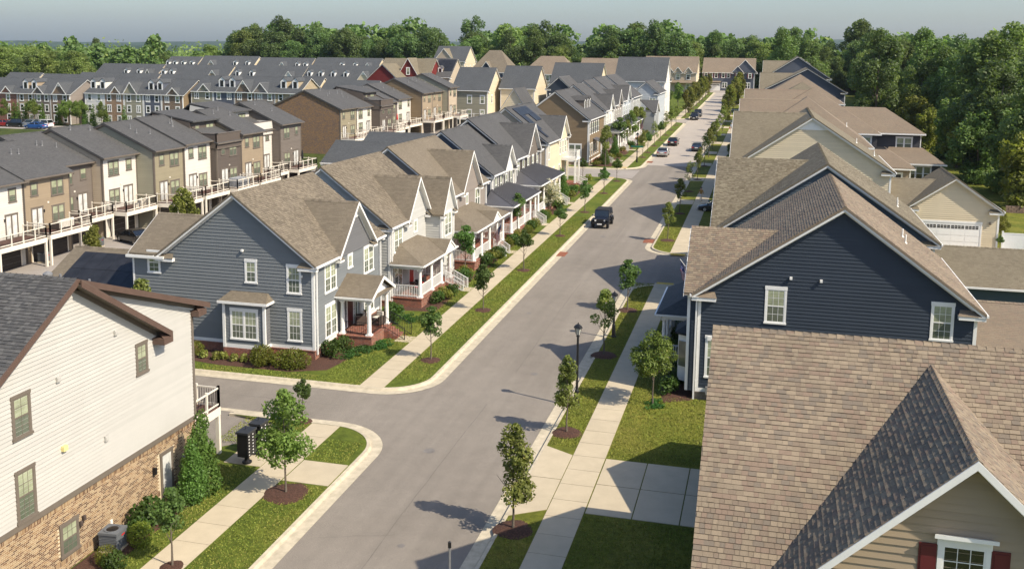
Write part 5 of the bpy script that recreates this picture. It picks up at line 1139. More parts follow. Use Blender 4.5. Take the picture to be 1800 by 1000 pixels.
A = [('white townhouse cut by the left edge of the photo, with a dark upper window', -63.9, 67.9, 74.0, 9.0, 'rwhite', None, 1), ('tan townhouse with a cream sofa and privacy screens on its deck', -63.9, 74.0, 80.1, 9.15, 'tan', None, 0),
     ('dark brown narrow townhouse set back between the tan one and the white one', -65.6, 80.1, 85.6, 9.5, 'brown', None, 1), ('white townhouse with white plank side wall and reclining chairs on its deck', -64.4, 85.6, 91.2, 9.85, 'rwhite', 'beige', 3),
     ('olive townhouse with an empty brown floored deck', -62.3, 91.2, 96.6, 10.1, 'olive', 'sage', 0), ('white townhouse with a black door, between the olive one and the roof terrace', -62.2, 96.6, 102.0, 10.3, 'rwhite', None, 0),
     ('dark brown townhouse with a roof terrace and grey covered furniture on its deck', -61.4, 102.0, 107.3, 10.2, 'dbrown', None, 0), ('tan townhouse right of the dark roof terrace unit', -61.3, 107.3, 112.7, 10.6, 'tan', None, 0),
     ('white townhouse with a white roof terrace, set back', -63.2, 112.7, 118.6, 10.6, 'rwhite', None, 1), ('brown end townhouse with a folded dark umbrella on its deck', -62.0, 118.6, 124.5, 10.95, 'brown', None, 1)]
rowA = []
for lab, X, a, c, ez, k, sc, wn in A:
    rowA.append(unit(lab, X, a, c, ez, S[k], S[sc] if sc else None, win=wn, terrace='roof terrace' in lab and 'right of' not in lab and 'between' not in lab))
BR_ORANGE = brickmat('orange', (.30, .17, .065), (.13, .095, .085), (.24, .17, .11))
B = [('olive townhouse whose whole side wall is orange brown brick', 155.2, -70, 10.7, 'olive', 'BR', 0), ('white townhouse beside the brick sided one', 162.0, -70, 10.6, 'rwhite', None, 1), ('dark brown townhouse with a brown roof terrace in the farther deck row', 168.8, -68.3, 10.8, 'dbrown', None, 0),
     ('brown townhouse behind the red garden umbrella', 174.9, -70, 10.8, 'brown', None, 0), ('narrow white townhouse in the farther deck row', 181.5, -70, 11.2, 'rwhite', None, 1), ('tan townhouse with a bare tan side wall', 189.2, -67.6, 12.1, 'tan2', 'brown2', 0), ('light brown townhouse, last but one of the farther deck row', 195.3, -67.6, 12.1, 'tan', None, 0),
     ('pale tan townhouse at the far end of the farther deck row', 201.8, -66.2, 12.8, 'beige', 'sage', 0)]
for i, (lab, y, X, ez, k, sc, wn) in enumerate(B):
    y1 = B[i+1][1] if i+1 < len(B) else 207.7
    unit(lab, X, y, y1, ez, S[k], BR_ORANGE if sc == 'BR' else (S[sc] if sc else None), win=wn, lod=2, terrace=(i == 2), zg=gz(y)-.1+.3*(i > 4), D=12 if i else 13, dx=2.6)
# things on and under the decks
def umbrella(x, y, z, label, m, h=2.3):
    t = thing('umbrella', label, 'umbrella', (x, y, z)); b = MB(); b.tube((0, 0, 0), (0, 0, h), .025); b.obj('pole', GREYM, t); b = MB(); b.lathe([(.05, h-1.3), (.17, h-1.1), (.12, h-.4), (.03, h)], n=10); b.obj('canopy', m, t); b = MB(); b.lathe([(.28, 0), (.28, .06), (.05, .1)], n=12); b.obj('base', BLACK, t)
umbrella(-68.4, 177.5, gz(176)+2.7, 'folded red garden umbrella on a deck of the farther row', CUSHR, 2.6); umbrella(-60.4, 121.6, gz(121)+2.8, 'folded dark umbrella on the brown end townhouse deck', BLACK)
def sofa(x, y, z, rz, label):
    t = thing('sofa', label, 'sofa', (x, y, z), rz); b = MB(); b.box(-1.0, 1.0, -.4, .4, .1, .4); b.obj('seat', CUSH, t); b = MB(); b.box(-1.0, 1.0, .32, .5, .1, .85); b.obj('backrest', CUSH, t)
    for s_ in (-1, 1): b = MB(); b.box(s_*1.0, s_*1.12, -.4, .5, .05, .6); b.obj('arm', WICKER, t)
sofa(-62.9, 77.6, gz(74)+2.77, R(-90), 'cream outdoor sofa on the tan townhouse deck')
armchair(-62.6, 88.6, gz(85)+2.8, R(-40), 'white reclining chair on the white townhouse deck, nearer the door', CUSH, CREAM); armchair(-62.6, 90.0, gz(85)+2.8, R(-70), 'white chair beside the black grill on the white townhouse deck', CUSH, CREAM)
t = thing('covered_furniture', 'grey tarpaulin covered furniture heap on the dark brown townhouse deck', 'furniture cover', (-60.3, 104.6, gz(102)+2.8)); b = MB(); b.prism([(-.8, -1.4, 0), (.8, -1.4, 0), (.8, 1.4, 0), (-.8, 1.4, 0)], (0, 0, .7)); b.prism([(-.6, -1.1, .7), (.6, -1.1, .7), (.5, 1.0, .7), (-.5, 1.1, .7)], (.05, 0, .25)); b.obj('cover', plain('tarp', (.3, .31, .32), .7, .3, 4), t); b = MB(); b.box(-.7, .7, -1.3, -1.2, 0, .2); b.obj('leg', BLACK, t)
def ac(x, y, z, rz, label, g=None):
    t = thing('air_conditioner', label, 'air conditioner', (x, y, z), rz, g); b = MB(); b.box(-.42, .42, -.42, .42, -.3, .04); b.obj('pad', CONC, t)
    gm = plain('ac_grey', (.13, .14, .15), .5, .08, 4)
    b = MB(); b.box(-.36, .36, -.36, .36, .06, .74)
    for k in range(9): z_ = .1+k*.07; b.box(-.385, .385, -.385, .385, z_, z_+.035)
    b.obj('cabinet', gm, t); b = MB(); b.box(-.41, .41, -.41, .41, .74, .84); b.lathe([(.33, .84), (.33, .87), (.29, .87), (.29, .85)], n=20); b.obj('top_panel', gm, t)
    b = MB(); b.lathe([(.27, .845), (.08, .88), (0, .88)], n=14); b.obj('fan_grille', BLACK, t); b = MB(); b.box(.386, .392, .0, .22, .58, .64); b.obj('badge', CUSHR, t); return t
ac(-24.95, 32.75, gz(33)+.18, .1, 'grey air conditioner with a red badge by the tan brick wall')
for i, (y, lab) in enumerate(((75.6, 'air conditioner under the tan townhouse deck beside the garage'), (82.6, 'air conditioner in shade under the dark brown townhouse deck'))): ac(-62.9+.4*i, y-.6, gz(y)+.05, 0, lab)
# ================================================================ dormered rows farther off
def rowunit(label, px0, px1, Y, he, rise, depth, c, key='dgrey', gable=None, dorm=0, side=None, wins=2, storeys=3, bay=False, endw=None, group=None, lod=2, roofc=None):
    h = facing('townhouse', label, px0, px1, Y, he, rise, depth, c, key, group, lod, side=side); L = h.dim[3]
    h.roof(key, oe=.3, orr=.0 if endw is None else .3, returns=False, ends=() if endw is None else ('+y',) if endw == 1 else ('-y', '+y'))
    for st in range(storeys):
        for i in range(wins):
            u = L*(i+.5)/wins; h.win('+x', depth, u, he-1.65-st*(he/3 if storeys == 3 else 2.75), .8, 1.35, 's' if (st+i+int(px0)) % 4 else 'dd', trim=WHITE, pk=random.choice('mmbd'))
    if gable: gc, gw, gh, gcol = gable; gh = min(gh*.72, rise*.8); gw = min(gw, L*.36); h.gable(1, L*gc, gw, he+.02, he+gh, depth+.06, key, gcol, panel=gw > 1.7, over=.15, returns=False)
    for i in range(dorm): h.box_dormer(1, L*(i+.6)/dorm-.3, 1.4, he+.8, 1.6, depth-1.5, key, c if storeys == 3 else WHITE)
    return h
BW = BR_TAN; BRR = brickmat('red2', (.25, .10, .06), (.17, .07, .045), (.4, .33, .26)); BST = brickmat('buff', (.42, .33, .20), (.33, .25, .15), (.5, .44, .33)); BBR = brickmat('brown', (.20, .14, .09), (.14, .095, .065), (.35, .3, .24))
YC = 186.; hC = 6.6; rC = 3.0
C = [('red brick townhouse at the left edge with a white bay', -34, 30, BRR, (.72, 1.3, 1.9, BRR), 0, None), ('tan townhouse with two white dormers, second from the left edge', 30, 61, S['tan2'], None, 2, None), ('dark taupe townhouse with a small grey gable', 61, 88, S['brown'], (.25, 1.4, 2.1, S['brown']), 0, None),
     ('brown brick townhouse with a wide white topped gable, at its terrace end', 88, 122, BBR, (.5, 2.3, 3.4, BBR), 0, 1), ('white townhouse with two dormers beginning the second terrace', 149, 182, S['lwhite'], None, 2, None), ('brick townhouse with a white box bay', 183, 217, BW, (.6, 1.2, 2.0, BW), 0, None),
     ('olive townhouse with a large white gable', 218, 251, S['sage'], (.35, 2.3, 3.6, S['sage']), 0, None), ('slate blue townhouse with two white dormers', 252, 283, S['slate'], None, 2, None), ('brown brick townhouse ending the second terrace', 284, 321, BBR, (.55, 1.4, 2.0, BBR), 0, 1),
     ('sage townhouse beginning the third terrace', 336, 374, S['sage'], (.6, 1.4, 2.1, S['sage']), 0, None), ('slate townhouse with two dormers in the third terrace', 375, 412, S['slate'], None, 2, None), ('brick townhouse with a tall white topped gable in the third terrace', 412, 448, BBR, (.45, 2.4, 3.6, BBR), 0, None),
     ('taupe townhouse with a shuttered window in the third terrace', 448, 483, S['taupe'], (.3, 1.8, 2.7, S['taupe']), 0, None), ('buff stone townhouse with two dormers ending the third terrace', 483, 524, BST, None, 2, 1)]
for i, (lab, a, b_, c, g, d, e) in enumerate(C):
    Yc = YC+(4 if i > 8 else 0)+(2 if 3 < i < 9 else 0); rowunit(lab, a, b_, Yc, 6.6 if i < 4 else 6.9 if i < 9 else 7.7, rC, 11.5, c, gable=g, dorm=d, side=(S['beige'] if i < 4 else None) if not e else (S['taupe'] if i == 3 else S['brown2'] if i == 8 else BST), endw=e)
def bay(px, Y, z, label=None): pass
# mostly roofs: the rows behind
nth_ = lambda n: ['', 'first', 'second', 'third', 'fourth', 'fifth', 'sixth', 'seventh', 'eighth', 'ninth', 'tenth', 'eleventh', 'twelfth', 'thirteenth', 'fourteenth', 'fifteenth', 'sixteenth'][n]
for rname, Yd, he, px, cols_, gs, en in (
    ('roofs just behind the front terraces', 236, 3.8, [-10, 30, 52, 84, 118, 160, 215, 262, 300, 345, 395, 430, 470, 512, 556, 600, 655], 'taupe beige red cream sgrey cream tan2 cream brown cream paleblue tan2 lwhite cream beige tan2'.split(), [1, 2, 2, 1, 0, 1, 0, 2, 1, 2, 0, 2, 1, 2, 0, 1], {1, 3, 6, 8, 11, 13, 15}),
    ('middle line of distant grey roofs', 292, 4.5, [162, 205, 250, 275, 305, 352, 400, 450, 490, 530, 570, 615, 668], 'cream beige taupe cream beige tan2 cream taupe lwhite cream beige cream'.split(), [0, 1, 2, 1, 0, 2, 1, 0, 2, 1, 1, 2], {2, 5, 8, 11}),
    ('farthest line of grey roofs before the woods', 345, 5.5, [285, 310, 345, 398, 446, 480, 512, 545, 585, 632, 665, 700, 740, 772], 'beige cream beige cream tan2 beige cream tan2 beige cream beige cream beige'.split(), [1, 1, 2, 1, 0, 2, 1, 0, 1, 2, 1, 0, 2], {1, 3, 6, 9, 12})):
    lift = 0
    for i in range(len(px)-1):
        c = S[cols_[i]]; g = gs[i]; end = i in en
        rowunit('%s townhouse from the left in the %s' % (nth_(i+1), rname), px[i], px[i+1]-(5 if end else .4), Yd, he+lift, 4.3+lift*.4, 13, c, key='dgrey', gable=((.5, 2.2, 3.9, c) if g == 2 else None), dorm=2 if g == 1 else 0, side=S['cream'] if i % 2 else S['beige'], storeys=1, wins=2, lod=3, endw=1 if end else None)
        if end: lift = random.uniform(-.3, .5)
h = rowtop = None
# middle cluster
h = facing('house', 'red gabled house with a tan roof among the grey roofs', 664, 752, 262, 7.6, 5.2, 13, S['red'], 'tan2'); h.roof('tan2')
h.gable(1, h.dim[3]*.62, 3.4, 7.6, 13.0, 13.4, 'tan2', S['red']); h.win('+x', 13.45, h.dim[3]*.62, 8.6, .8, 1.8, 's')
h = House('house', 'red clapboard gable end left of the tan roofed red house', 'house', XY(640, 254, gz(254)+7), 254, None, 0, None, 2); h.body(0, XY(705, 254, gz(254)+7)-XY(640, 254, gz(254)+7), 0, 10, 6.8, 11.6, S['red']); h.roof('tan2')
h = facing('house', 'house with a grey roof and solar panels right of the red house', 735, 790, 268, 7.8, 5.0, 14, S['beige'], 'grey'); h.roof('grey'); 
for i in (0, 1): h.box_dormer(1, 3+3*i, 1.4, 8.8, 1.4, 12.3, 'grey', S['tan2'])
x0, x1, y0, y1, ze, zr, xc = h.dim; m = (zr-ze)/(x1-xc); t = thing('solar_array', 'dark blue solar panels on the grey roof right of the red house', 'solar panels', tuple(h.root.location), -math.pi/2)
for r_ in range(3):
    for c_ in range(5): b = MB(); v = .6+r_*1.5; u = y1*.45+c_*1.05; P = lambda u, v: (xc+v, u, zr+.26-m*v); b.prism([P(u, v), P(u+1, v), P(u+1, v+1.45), P(u, v+1.45)], (0, 0, -.05)); b.obj('solar_panel', SOLAR, t)
h = facing('house', 'pale cream three storey end house with a tall front gable, by the woods', 762, 816, 330, 10.2, 5.0, 14, S['cream'], 'dgrey', side=S['cream']); h.roof('dgrey')
h.gable(1, h.dim[3]*.35, 3.6, 10.2, 14.4, 14.3, 'tan2', S['beige'])
for st in range(3):
    for u in (.25, .45): h.win('+x', 14.35 if st < 2 else 14.35, h.dim[3]*u, 1.2+st*3.0, .9, 1.7, 's')
for st in range(3):
    for u in (3, 7, 11): h.win('+y', h.dim[3], u, 1.2+st*3., .8, 1.5, 's')
def hip(name, label, px0, px1, Y, he, rise, depth, c, key, ridge=.35, group=None, gabs=(), wins=4, lod=2):
    z = gz(Y); X0 = XY(px0, Y, z+he); X1 = XY(px1, Y, z+he); L = X1-X0
    h = House(name, label, 'house', X0, Y+depth, z, -math.pi/2, group, lod)
    h.dim = (0, depth, 0, L, he, he+rise, depth/2)
    for f, cc, a, b_ in (('+x', depth, 0, L), ('+y', L, 0, depth), ('-y', 0, 0, depth), ('-x', 0, 0, L)): h.wall(f, cc, [(a, 0), (b_, 0), (b_, he), (a, he)], c, .36)
    o = .5; d2 = depth/2; r0 = L*(1-ridge)/2; b = MB(); th = .15; Z = he+rise+th; E_ = he+th-.1
    b.prism([(depth+o, -o, E_), (depth+o, L+o, E_), (d2, L-r0, Z), (d2, r0, Z)], (0, 0, -th)); b.prism([(-o, -o, E_), (-o, L+o, E_), (d2, L-r0, Z), (d2, r0, Z)], (0, 0, -th))
    b.prism([(-o, -o, E_), (depth+o, -o, E_), (d2, r0, Z)], (0, 0, -th)); b.prism([(-o, L+o, E_), (depth+o, L+o, E_), (d2, L-r0, Z)], (0, 0, -th)); h.part('hip_roof', b, shingle_tex(key, ROOFS[key]))
    b = MB(); b.box(-o, depth+o+.1, -o-.1, L+o+.1, he-.12, he+.05); h.part('gutter', b, WHITE)
    for st in range(2):
        for i in range(wins): h.win('+x', depth, L*(i+.5)/wins, he-2.0-st*2.9, .95, 1.6, 's')
    for (u, hw, gh, cc) in gabs: h.gable(1, L*u, hw, he+.05, he+gh, depth+.5, key, cc)
    return h
hip('house', 'dark blue house with tan hipped roof and white gable with arched window, at the woods', 826, 896, 322, 6.9, 7.2, 14, S['slate'], 'tan', .3, gabs=((.42, 2.6, 3.6, S['navy']),))
hip('house', 'low tan roofed house right of the blue hipped one', 884, 926, 318, 5.2, 3.0, 10, S['beige'], 'brown', .5)
hip('house', 'olive house with a wide tan hipped roof before the woods', 918, 1008, 300, 7.6, 5.4, 13, S['sage'], 'brown', .45, wins=5)
h = facing('house', 'white house with tan gabled roof behind the dark roofs', 1018, 1084, 306, 7.4, 5.0, 13, S['lwhite'], 'brown', side=S['lwhite']); h.roof('brown'); h.gable(1, h.dim[3]*.18, 2.4, 7.4, 10.6, 13.4, 'brown', S['lwhite'])
for u in (.55, .72, .9): h.win('+x', 13, h.dim[3]*u, 4.6, 1.0, 1.7, 's', shut=SHB)
def dbl(label, a, b_, Y, he, c, key): # long roofs in the middle distance, left of the street
    h = facing('house', label, a, b_, Y, he, 4.8, 13, c, key, side=S['cream']); h.roof(key); return h
h = dbl('cream house with a dark roof and white deck behind the farther deck row', 796, 857, 216, 7.6, S['sage'], 'dgrey')
L = h.dim[3]
for u in (L-4.2, L-1.2): h.win('+x', 13, u, 4.6, .9, 1.7, 's'); h.win('+x', 13, u, 1.2, .9, 1.9, 's')
deck(h, '+x', 13, L-6.5, L-1.0, 2.6, 1.5, 0, rm=WHITE); h.win('+y', h.dim[3], 9.5, 4.6, .9, 1.7, 's')
h = dbl('pale house with a dark roof left of the solar roof, narrow cream gable beside it', 880, 939, 222, 7.9, S['cream'], 'dgrey')
h = House('house', 'steep gabled cream house in front of the dark roof left of the solar panels', 'house', XY(878, 196, gz(196)+5), 196, None, 0, None, 2)
h.body(0, 6.0, 0, 9, 4.6, 9.2, S['cream']); h.roof('grey'); h.win('-y', 0, 4.6, 4.6, 1.0, 1.5, 's')
h = dbl('long dark roofed house behind the navy gable, middle distance', 968, 1052, 240, 8.2, S['lwhite'], 'dgrey')
h = House('house', 'navy gabled house peeping over the grey roofs', 'house', XY(961, 226, gz(226)+7.4), 226, None, 0, None, 2); h.body(0, XY(1003, 226, gz(226)+7.4)-XY(961, 226, gz(226)+7.4), 0, 12, 7.8, 10.3, S['navy']); h.roof('grey'); h.win('-y', 0, 1.2, 5.6, .9, .8, 'dd')
lw = [('long grey garage roof behind the taupe house', -64, -41.5, 94.5, 102.5, 'dgrey', 3.6, 4.1), ('second grey garage roof behind the cream shuttered house', -60, -41.5, 108, 116, 'dgrey', 3.5, 4.0),
      ('dark garage roof behind the solar roofed house', -58, -40.5, 122.5, 130, 'dgrey', 3.3, 3.4), ('grey garage roof beyond the brown corner house', -60, -40, 158, 167, 'dgrey', 4.5, 4.4), ('grey garage roof behind the pale grey gabled house', -58, -40, 174, 183, 'grey', 4.5, 4.4)]
h = lowwing(lw[0][0], -58.4, -40.5, 124, 133.5, 3.0, 2.4, S['sgrey'], 'dgrey'); h = lowwing(lw[1][0], -59.3, -44.5, 138.5, 147.5, 3.0, 2.2, S['sgrey'], 'dgrey'); lowwing(lw[2][0], -52, -40.5, 107, 114, 2.6, 1.8, S['sgrey'], 'dgrey')
lowwing(lw[4][0], XY(902, 178, 8), -39, 177, 187, 4.6, 2.4, S['paleblue'], 'grey')
# small tan garage with solar panels behind the slate blue corner house
h = lowwing('small tan roofed garage with black solar panels behind the slate blue corner house', -49.6, -41.2, 58.5, 67.5, 2.3, 2.3, S['blue'], 'tan')
t = thing('solar_array', 'black solar panels on the small tan garage roof', 'solar panels', (-49.6, 67.5, gz(67.5)), -math.pi/2); x0, x1, y0, y1, ze, zr, xc = h.dim; m = (zr-ze)/(x1-xc)
for r_ in range(2):
    for c_ in range(7): b = MB(); v = .7+r_*1.7; u = .95+c_*1.02; P = lambda u, v: (xc+v, u, zr+.28-m*v); b.prism([P(u, v), P(u+1, v), P(u+1, v+1.66), P(u, v+1.66)], (0, 0, -.05)); b.obj('solar_panel', SOLAR, t)
# the two houses closing the street
h = facing('house', 'dark blue house with white trim, maroon shutters and garage closing the street', 1236, 1326, 366, 6.6, 4.8, 13, S['slate'], 'brown'); h.roof('brown'); L = h.dim[3]
h.gable(1, L*.82, 4.2, 6.6, 11.0, 13.8, 'brown', S['slate'], returns=True); h.gable(1, L*.68, 2.0, 6.6, 8.8, 14.2, 'brown', S['slate'])
for u in (.06, .16, .26, .40, .5, .68, .92): h.win('+x', 13 if u < .6 else 13.8, L*u, 4.6, .95, 1.6, 's', shut=SHM, pk='m')
for u in (.43, .88): h.win('+x', 13 if u < .6 else 13.8, L*u, 1.0, 1.6, 1.9, 'dd', pk='m')
h.garage('+x', 13.0, L*.2, 0, 5.0, 2.4, WHITE, lights=True); b = MB(); b.prism([(13, L*.02, 3.3), (14.2, L*.02, 2.9), (14.2, L*.36, 2.9), (13, L*.36, 3.3)], (0, 0, .12)); h.part('pent_roof', b, shingle_tex('brown', T_BROWN))
h.door('+x', 13, L*.7, .3, 1.1, 2.2, plain('door_maroon', (.1, .02, .02)))
h = facing('house', 'cream house with four white front gables and brown roof left of the street end', 1133, 1224, 352, 6.9, 5.2, 13, S['beige'], 'brown', side=S['cream']); h.roof('brown'); L = h.dim[3]
for u, w_, g_ in ((.1, 2.4, 2.9), (.42, 2.6, 3.1), (.65, 1.4, 1.7), (.85, 1.4, 1.7)): h.gable(1, L*u, w_, 6.9, 6.9+g_, 13.5, 'brown', S['beige'])
for u in (.42, .65, .85): h.win('+x', 13.0, L*u, 4.4, 1.2, 1.7, 's'); h.win('+x', 13, L*u, 1.0, 1.2, 1.8, 's')
b = MB(); b.prism([(13, L*.5, 4.0), (14.8, L*.5, 3.2), (14.8, L, 3.2), (13, L, 4.0)], (0, 0, .12)); h.part('pent_roof', b, shingle_tex('brown', T_BROWN))
# ================================================================ trees and shrubs
def quads(C, A, B_, name, m, rnd):
    n = len(C); V = np.stack([C-A-B_, C+A-B_, C+A+B_, C-A+B_], 1).reshape(-1, 3)
    me = bpy.data.meshes.new(name); me.vertices.add(4*n); me.vertices.foreach_set('co', V.ravel()); me.loops.add(4*n); me.loops.foreach_set('vertex_index', np.arange(4*n, dtype=np.int32))
    me.polygons.add(n); me.polygons.foreach_set('loop_start', np.arange(0, 4*n, 4, dtype=np.int32)); me.update(); me.materials.append(m)
    a = me.attributes.new('rnd', 'FLOAT', 'FACE'); a.data.foreach_set('value', rnd.astype(np.float32)); me.validate(); return me
def crown(name, m, seed, blobs, n_leaf, leaf, shell=.55, flat=1.0):
    "leaf-sized quads spread through clumps; blobs = [(centre, radius)]"
    g = np.random.default_rng(seed); Cs = []; Rn = []; Nn = []
    for (c, r) in blobs:
        k = max(6, int(n_leaf*(r**2))); d = g.normal(size=(k, 3)); d /= np.linalg.norm(d, axis=1)[:, None]
        rad = r*(shell+(1-shell)*g.random(k)**.6)*(.82+.3*g.random(k)); p = np.array(c)+d*rad[:, None]*np.array((1, 1, flat)); Cs.append(p); Nn.append(d)
        Rn.append(np.clip(g.random()*.5+g.random(k)*.55, 0, 1))
    C = np.concatenate(Cs); D = np.concatenate(Nn); rn = np.concatenate(Rn)
    nrm = D*.6+g.normal(size=C.shape)*.6+np.array((0, 0, .35)); nrm /= np.linalg.norm(nrm, axis=1)[:, None]
    t = g.normal(size=C.shape); A = np.cross(nrm, t); A /= np.linalg.norm(A, axis=1)[:, None]; B_ = np.cross(nrm, A)
    s = leaf*(.6+.8*g.random(len(C)))[:, None]; return quads(C, A*s*.5, B_*s*.33, name, m, rn)
def trunk_mesh(name, H, r, seed, limbs=6, lean=.0, split=.4):
    g = random.Random(seed); b = MB(); n = 6; p = Vector((0, 0, -.3)); pts = [(p.copy(), r*1.35)]
    for i in range(1, n+1):
        q = Vector((lean*i/n*H+g.uniform(-.03, .03)*H*.3, g.uniform(-.03, .03)*H*.3, H*i/n)); pts.append((q, r*(1-.75*i/n)))
    for (a, ra), (c, rc) in zip(pts[:-1], pts[1:]): b.tube(a, c, ra, rc, 8, False)
    for i in range(limbs):
        t = split+(.95-split)*i/limbs; k = int(t*n); base = pts[k][0].lerp(pts[min(k+1, n)][0], t*n-k); an = i*2.4+g.random(); L = H*(.27-.12*t)*g.uniform(.8, 1.1)
        e1 = base+Vector((math.cos(an)*L*.5, math.sin(an)*L*.5, L*.5)); e2 = e1+Vector((math.cos(an+.3)*L*.35, math.sin(an+.3)*L*.35, L*.5)); rr = r*(.5-.3*t)
        b.tube(base, e1, rr, rr*.65, 6, False); b.tube(e1, e2, rr*.65, rr*.3, 5, False)
    return b.mesh(name, BARK, smooth=True, uv=False)
L_MID = leafmat('street', (.14, .20, .045), (.24, .25, .06)); L_DARK = leafmat('dark_street', (.09, .15, .038), (.15, .19, .05)); L_OLIVE = leafmat('olive', (.17, .20, .05), (.30, .27, .08))
L_FOR = leafmat('forest', (.125, .18, .055), (.21, .24, .07)); L_FOR2 = leafmat('forest_light', (.18, .235, .065), (.26, .28, .08)); L_FOR3 = leafmat('forest_blue', (.10, .15, .05), (.16, .19, .06))
L_BOX = leafmat('boxwood', (.13, .15, .02), (.23, .21, .035)); L_GRN = leafmat('shrub_green', (.055, .10, .02), (.11, .15, .03)); L_EVER = leafmat('arborvitae', (.10, .17, .035), (.18, .24, .06)); L_WHT = leafmat('white_bloom', (.60, .58, .48), (.75, .72, .62)); L_LIME = leafmat('lime', (.20, .22, .05), (.34, .32, .10)); L_COV = leafmat('ground_cover', (.05, .12, .025), (.09, .16, .04))
def street_blobs(seed, H, zb, R_, up=1., conic=.5):
    g = random.Random(seed); out = []
    for i in range(30):
        t = g.random()**.8; z = zb+(H-zb)*t; rr = R_*(math.sin(math.pi*min(1, (t*.8+.16)))**.7)*(1-conic*t*.5); a = g.random()*6.28; q = rr*g.random()**.5*.8
        out.append(((math.cos(a)*q, math.sin(a)*q, z), g.uniform(.22, .42)*R_*(1.15-.55*t)))
    for i in range(5): # stray leading shoots
        a = g.random()*6.28; z = zb+(H-zb)*g.uniform(.5, 1.02); out.append(((math.cos(a)*R_*.75*(1.2-z/H), math.sin(a)*R_*.75*(1.2-z/H), z), .16*R_))
    return out
KIND = {}
def kind(k, crown_args, trunk_args, m):
    KIND[k] = (crown('crown', m, *crown_args), trunk_mesh('trunk', *trunk_args))
for i, (H, zb, R_, m) in enumerate([(4.6, 1.5, 1.25, L_MID), (4.4, 1.4, 1.05, L_OLIVE), (3.6, 1.5, .95, L_DARK), (4.4, 1.7, 1.5, L_MID), (4.0, 1.6, 1.0, L_OLIVE), (3.4, 1.6, .8, L_DARK)]):
    kind('s%d' % i, (11+i, street_blobs(31+i, H-.15, zb+.2, R_, conic=(.5, 1., .4, .1, 1.1, .4)[i]), 1150, .10), (H*.8, .05, 5+i, 8, 0, .34), m)
KIND['sparse'] = (crown('crown', L_OLIVE, 77, [(c, r*.8) for c, r in street_blobs(90, 4.2, 1.6, 1.1, conic=1.)], 500, .10), trunk_mesh('trunk', 3.6, .04, 9, 9, .03, .3))
def mulch(x, y, r, stones=False):
    b = MB(); p = ring(x, y, r); q = ring(x, y, r*.55); n = len(p)
    for i in range(n): j = (i+1) % n; b.face([gp(*p[i], .146), gp(*p[j], .146), gp(*q[j], .23), gp(*q[i], .23)])
    b.face([gp(*a, .23) for a in q]); b.obj('mulch_ring', MULCH, kind='structure')
def tree(k, x, y, H, label, group=None, z=None, Href=None, name='tree', wide=1.):
    cr, tk = KIND[k]; Hr = Href or {'s0': 4.6, 's1': 4.4, 's2': 3.6, 's3': 4.4, 's4': 4.0, 's5': 3.4, 'sparse': 4.2}.get(k, 1.); s_ = H/Hr
    t = thing(name, label, 'tree', (x, y, gz(y)+.2 if z is None else z), random.random()*6.28, group)
    link('trunk', tk, t, scale=(s_, s_, s_)); link('crown', cr, t, scale=(s_*wide, s_*wide, s_)); return t
ST_ = [('s0', -20.55, 39.1, 4.8, 'three stemmed green street tree before the black mailboxes', 1.25), ('s5', -23.6, 47.0, 2.4, 'small thin tree at the end of the grass island by the side street', .6), ('s2', -21.9, 32.2, 3.2, 'small tree beside the walk by the brick townhouse, lower left', .6),
       ('s1', -9.75, 38.6, 4.7, 'upright street tree in the verge nearest the camera, right kerb', 1.0), ('s1', -9.6, 49.3, 4.2, 'bushy street tree just before the lamp post, right verge', .95), ('s3', -5.7, 54.5, 4.1, 'wide green tree in the lawn before the navy house', 0),
       ('s4', -9.8, 62.4, 4.4, 'yellowish street tree just beyond the lamp post, right verge', 1.0), ('s2', -9.8, 73.4, 3.9, 'dark reddish street tree by the flag, right verge before the side street', .9), ('s2', -20.3, 58.4, 3.5, 'first street tree of the long left verge, before the slate blue house', .75),
       ('s2', -20.3, 70.4, 3.5, 'second street tree of the long left verge, before the pale grey house', .75), ('s5', -20.4, 83.5, 3.7, 'third street tree of the long left verge, before the taupe house', .7), ('s5', -20.4, 99.0, 3.2, 'fourth street tree of the long left verge', .7), ('s2', -20.4, 113.1, 3.7, 'fifth street tree of the left verge, just past the jeep', .7),
       ('s5', -20.5, 127.2, 3.5, 'sixth street tree of the long left verge', .7), ('s5', -20.5, 138.2, 3.3, 'last street tree of the long left verge, at the side road corner', .7), ('s2', -24.9, 80.6, 4.3, 'round green tree in front of the taupe house porch', .7), ('s2', -24.6, 97.8, 4.4, 'round dark green tree before the cream house with the metal porch roof', .7),
       ('s4', -9.5, 99.9, 3.9, 'olive street tree at the far corner of the right side street', .9), ('s4', -9.7, 115.3, 4.1, 'second street tree past the right side street', .8), ('sparse', -10.0, 132, 3.9, 'third, thinly leaved street tree past the right side street', .8), ('s4', -9.7, 143, 4.0, 'fourth street tree past the right side street', .8),
       ('sparse', -9.7, 158, 5.0, 'tall sparse street tree beside the dark parked coupe', .8), ('sparse', -9.9, 150, 3.6, 'low sparse tree just before the dark parked coupe', 0), ('s2', -5.6, 158, 4.2, 'dark green tree at the edge of the brown roofs, by the right walk', 0), ('s5', -25.5, 139, 3.0, 'small tree left of the walk at the side road corner', .6)]
for k, x, y, H, lab, mr in ST_:
    tree(k, x, y, H, lab, 'street trees', wide={'s0': 1.12}.get(k, 1.0))
    if mr: mulch(x, y, mr*.85)
L_YG = leafmat('yellow_green', (.16, .17, .035), (.26, .24, .06))
KIND['yg'] = (crown('crown', L_YG, 171, street_blobs(191, 5.2, 1.5, 1.5, conic=.6), 900, .13), trunk_mesh('trunk', 4.2, .07, 25, 9, .0, .3))
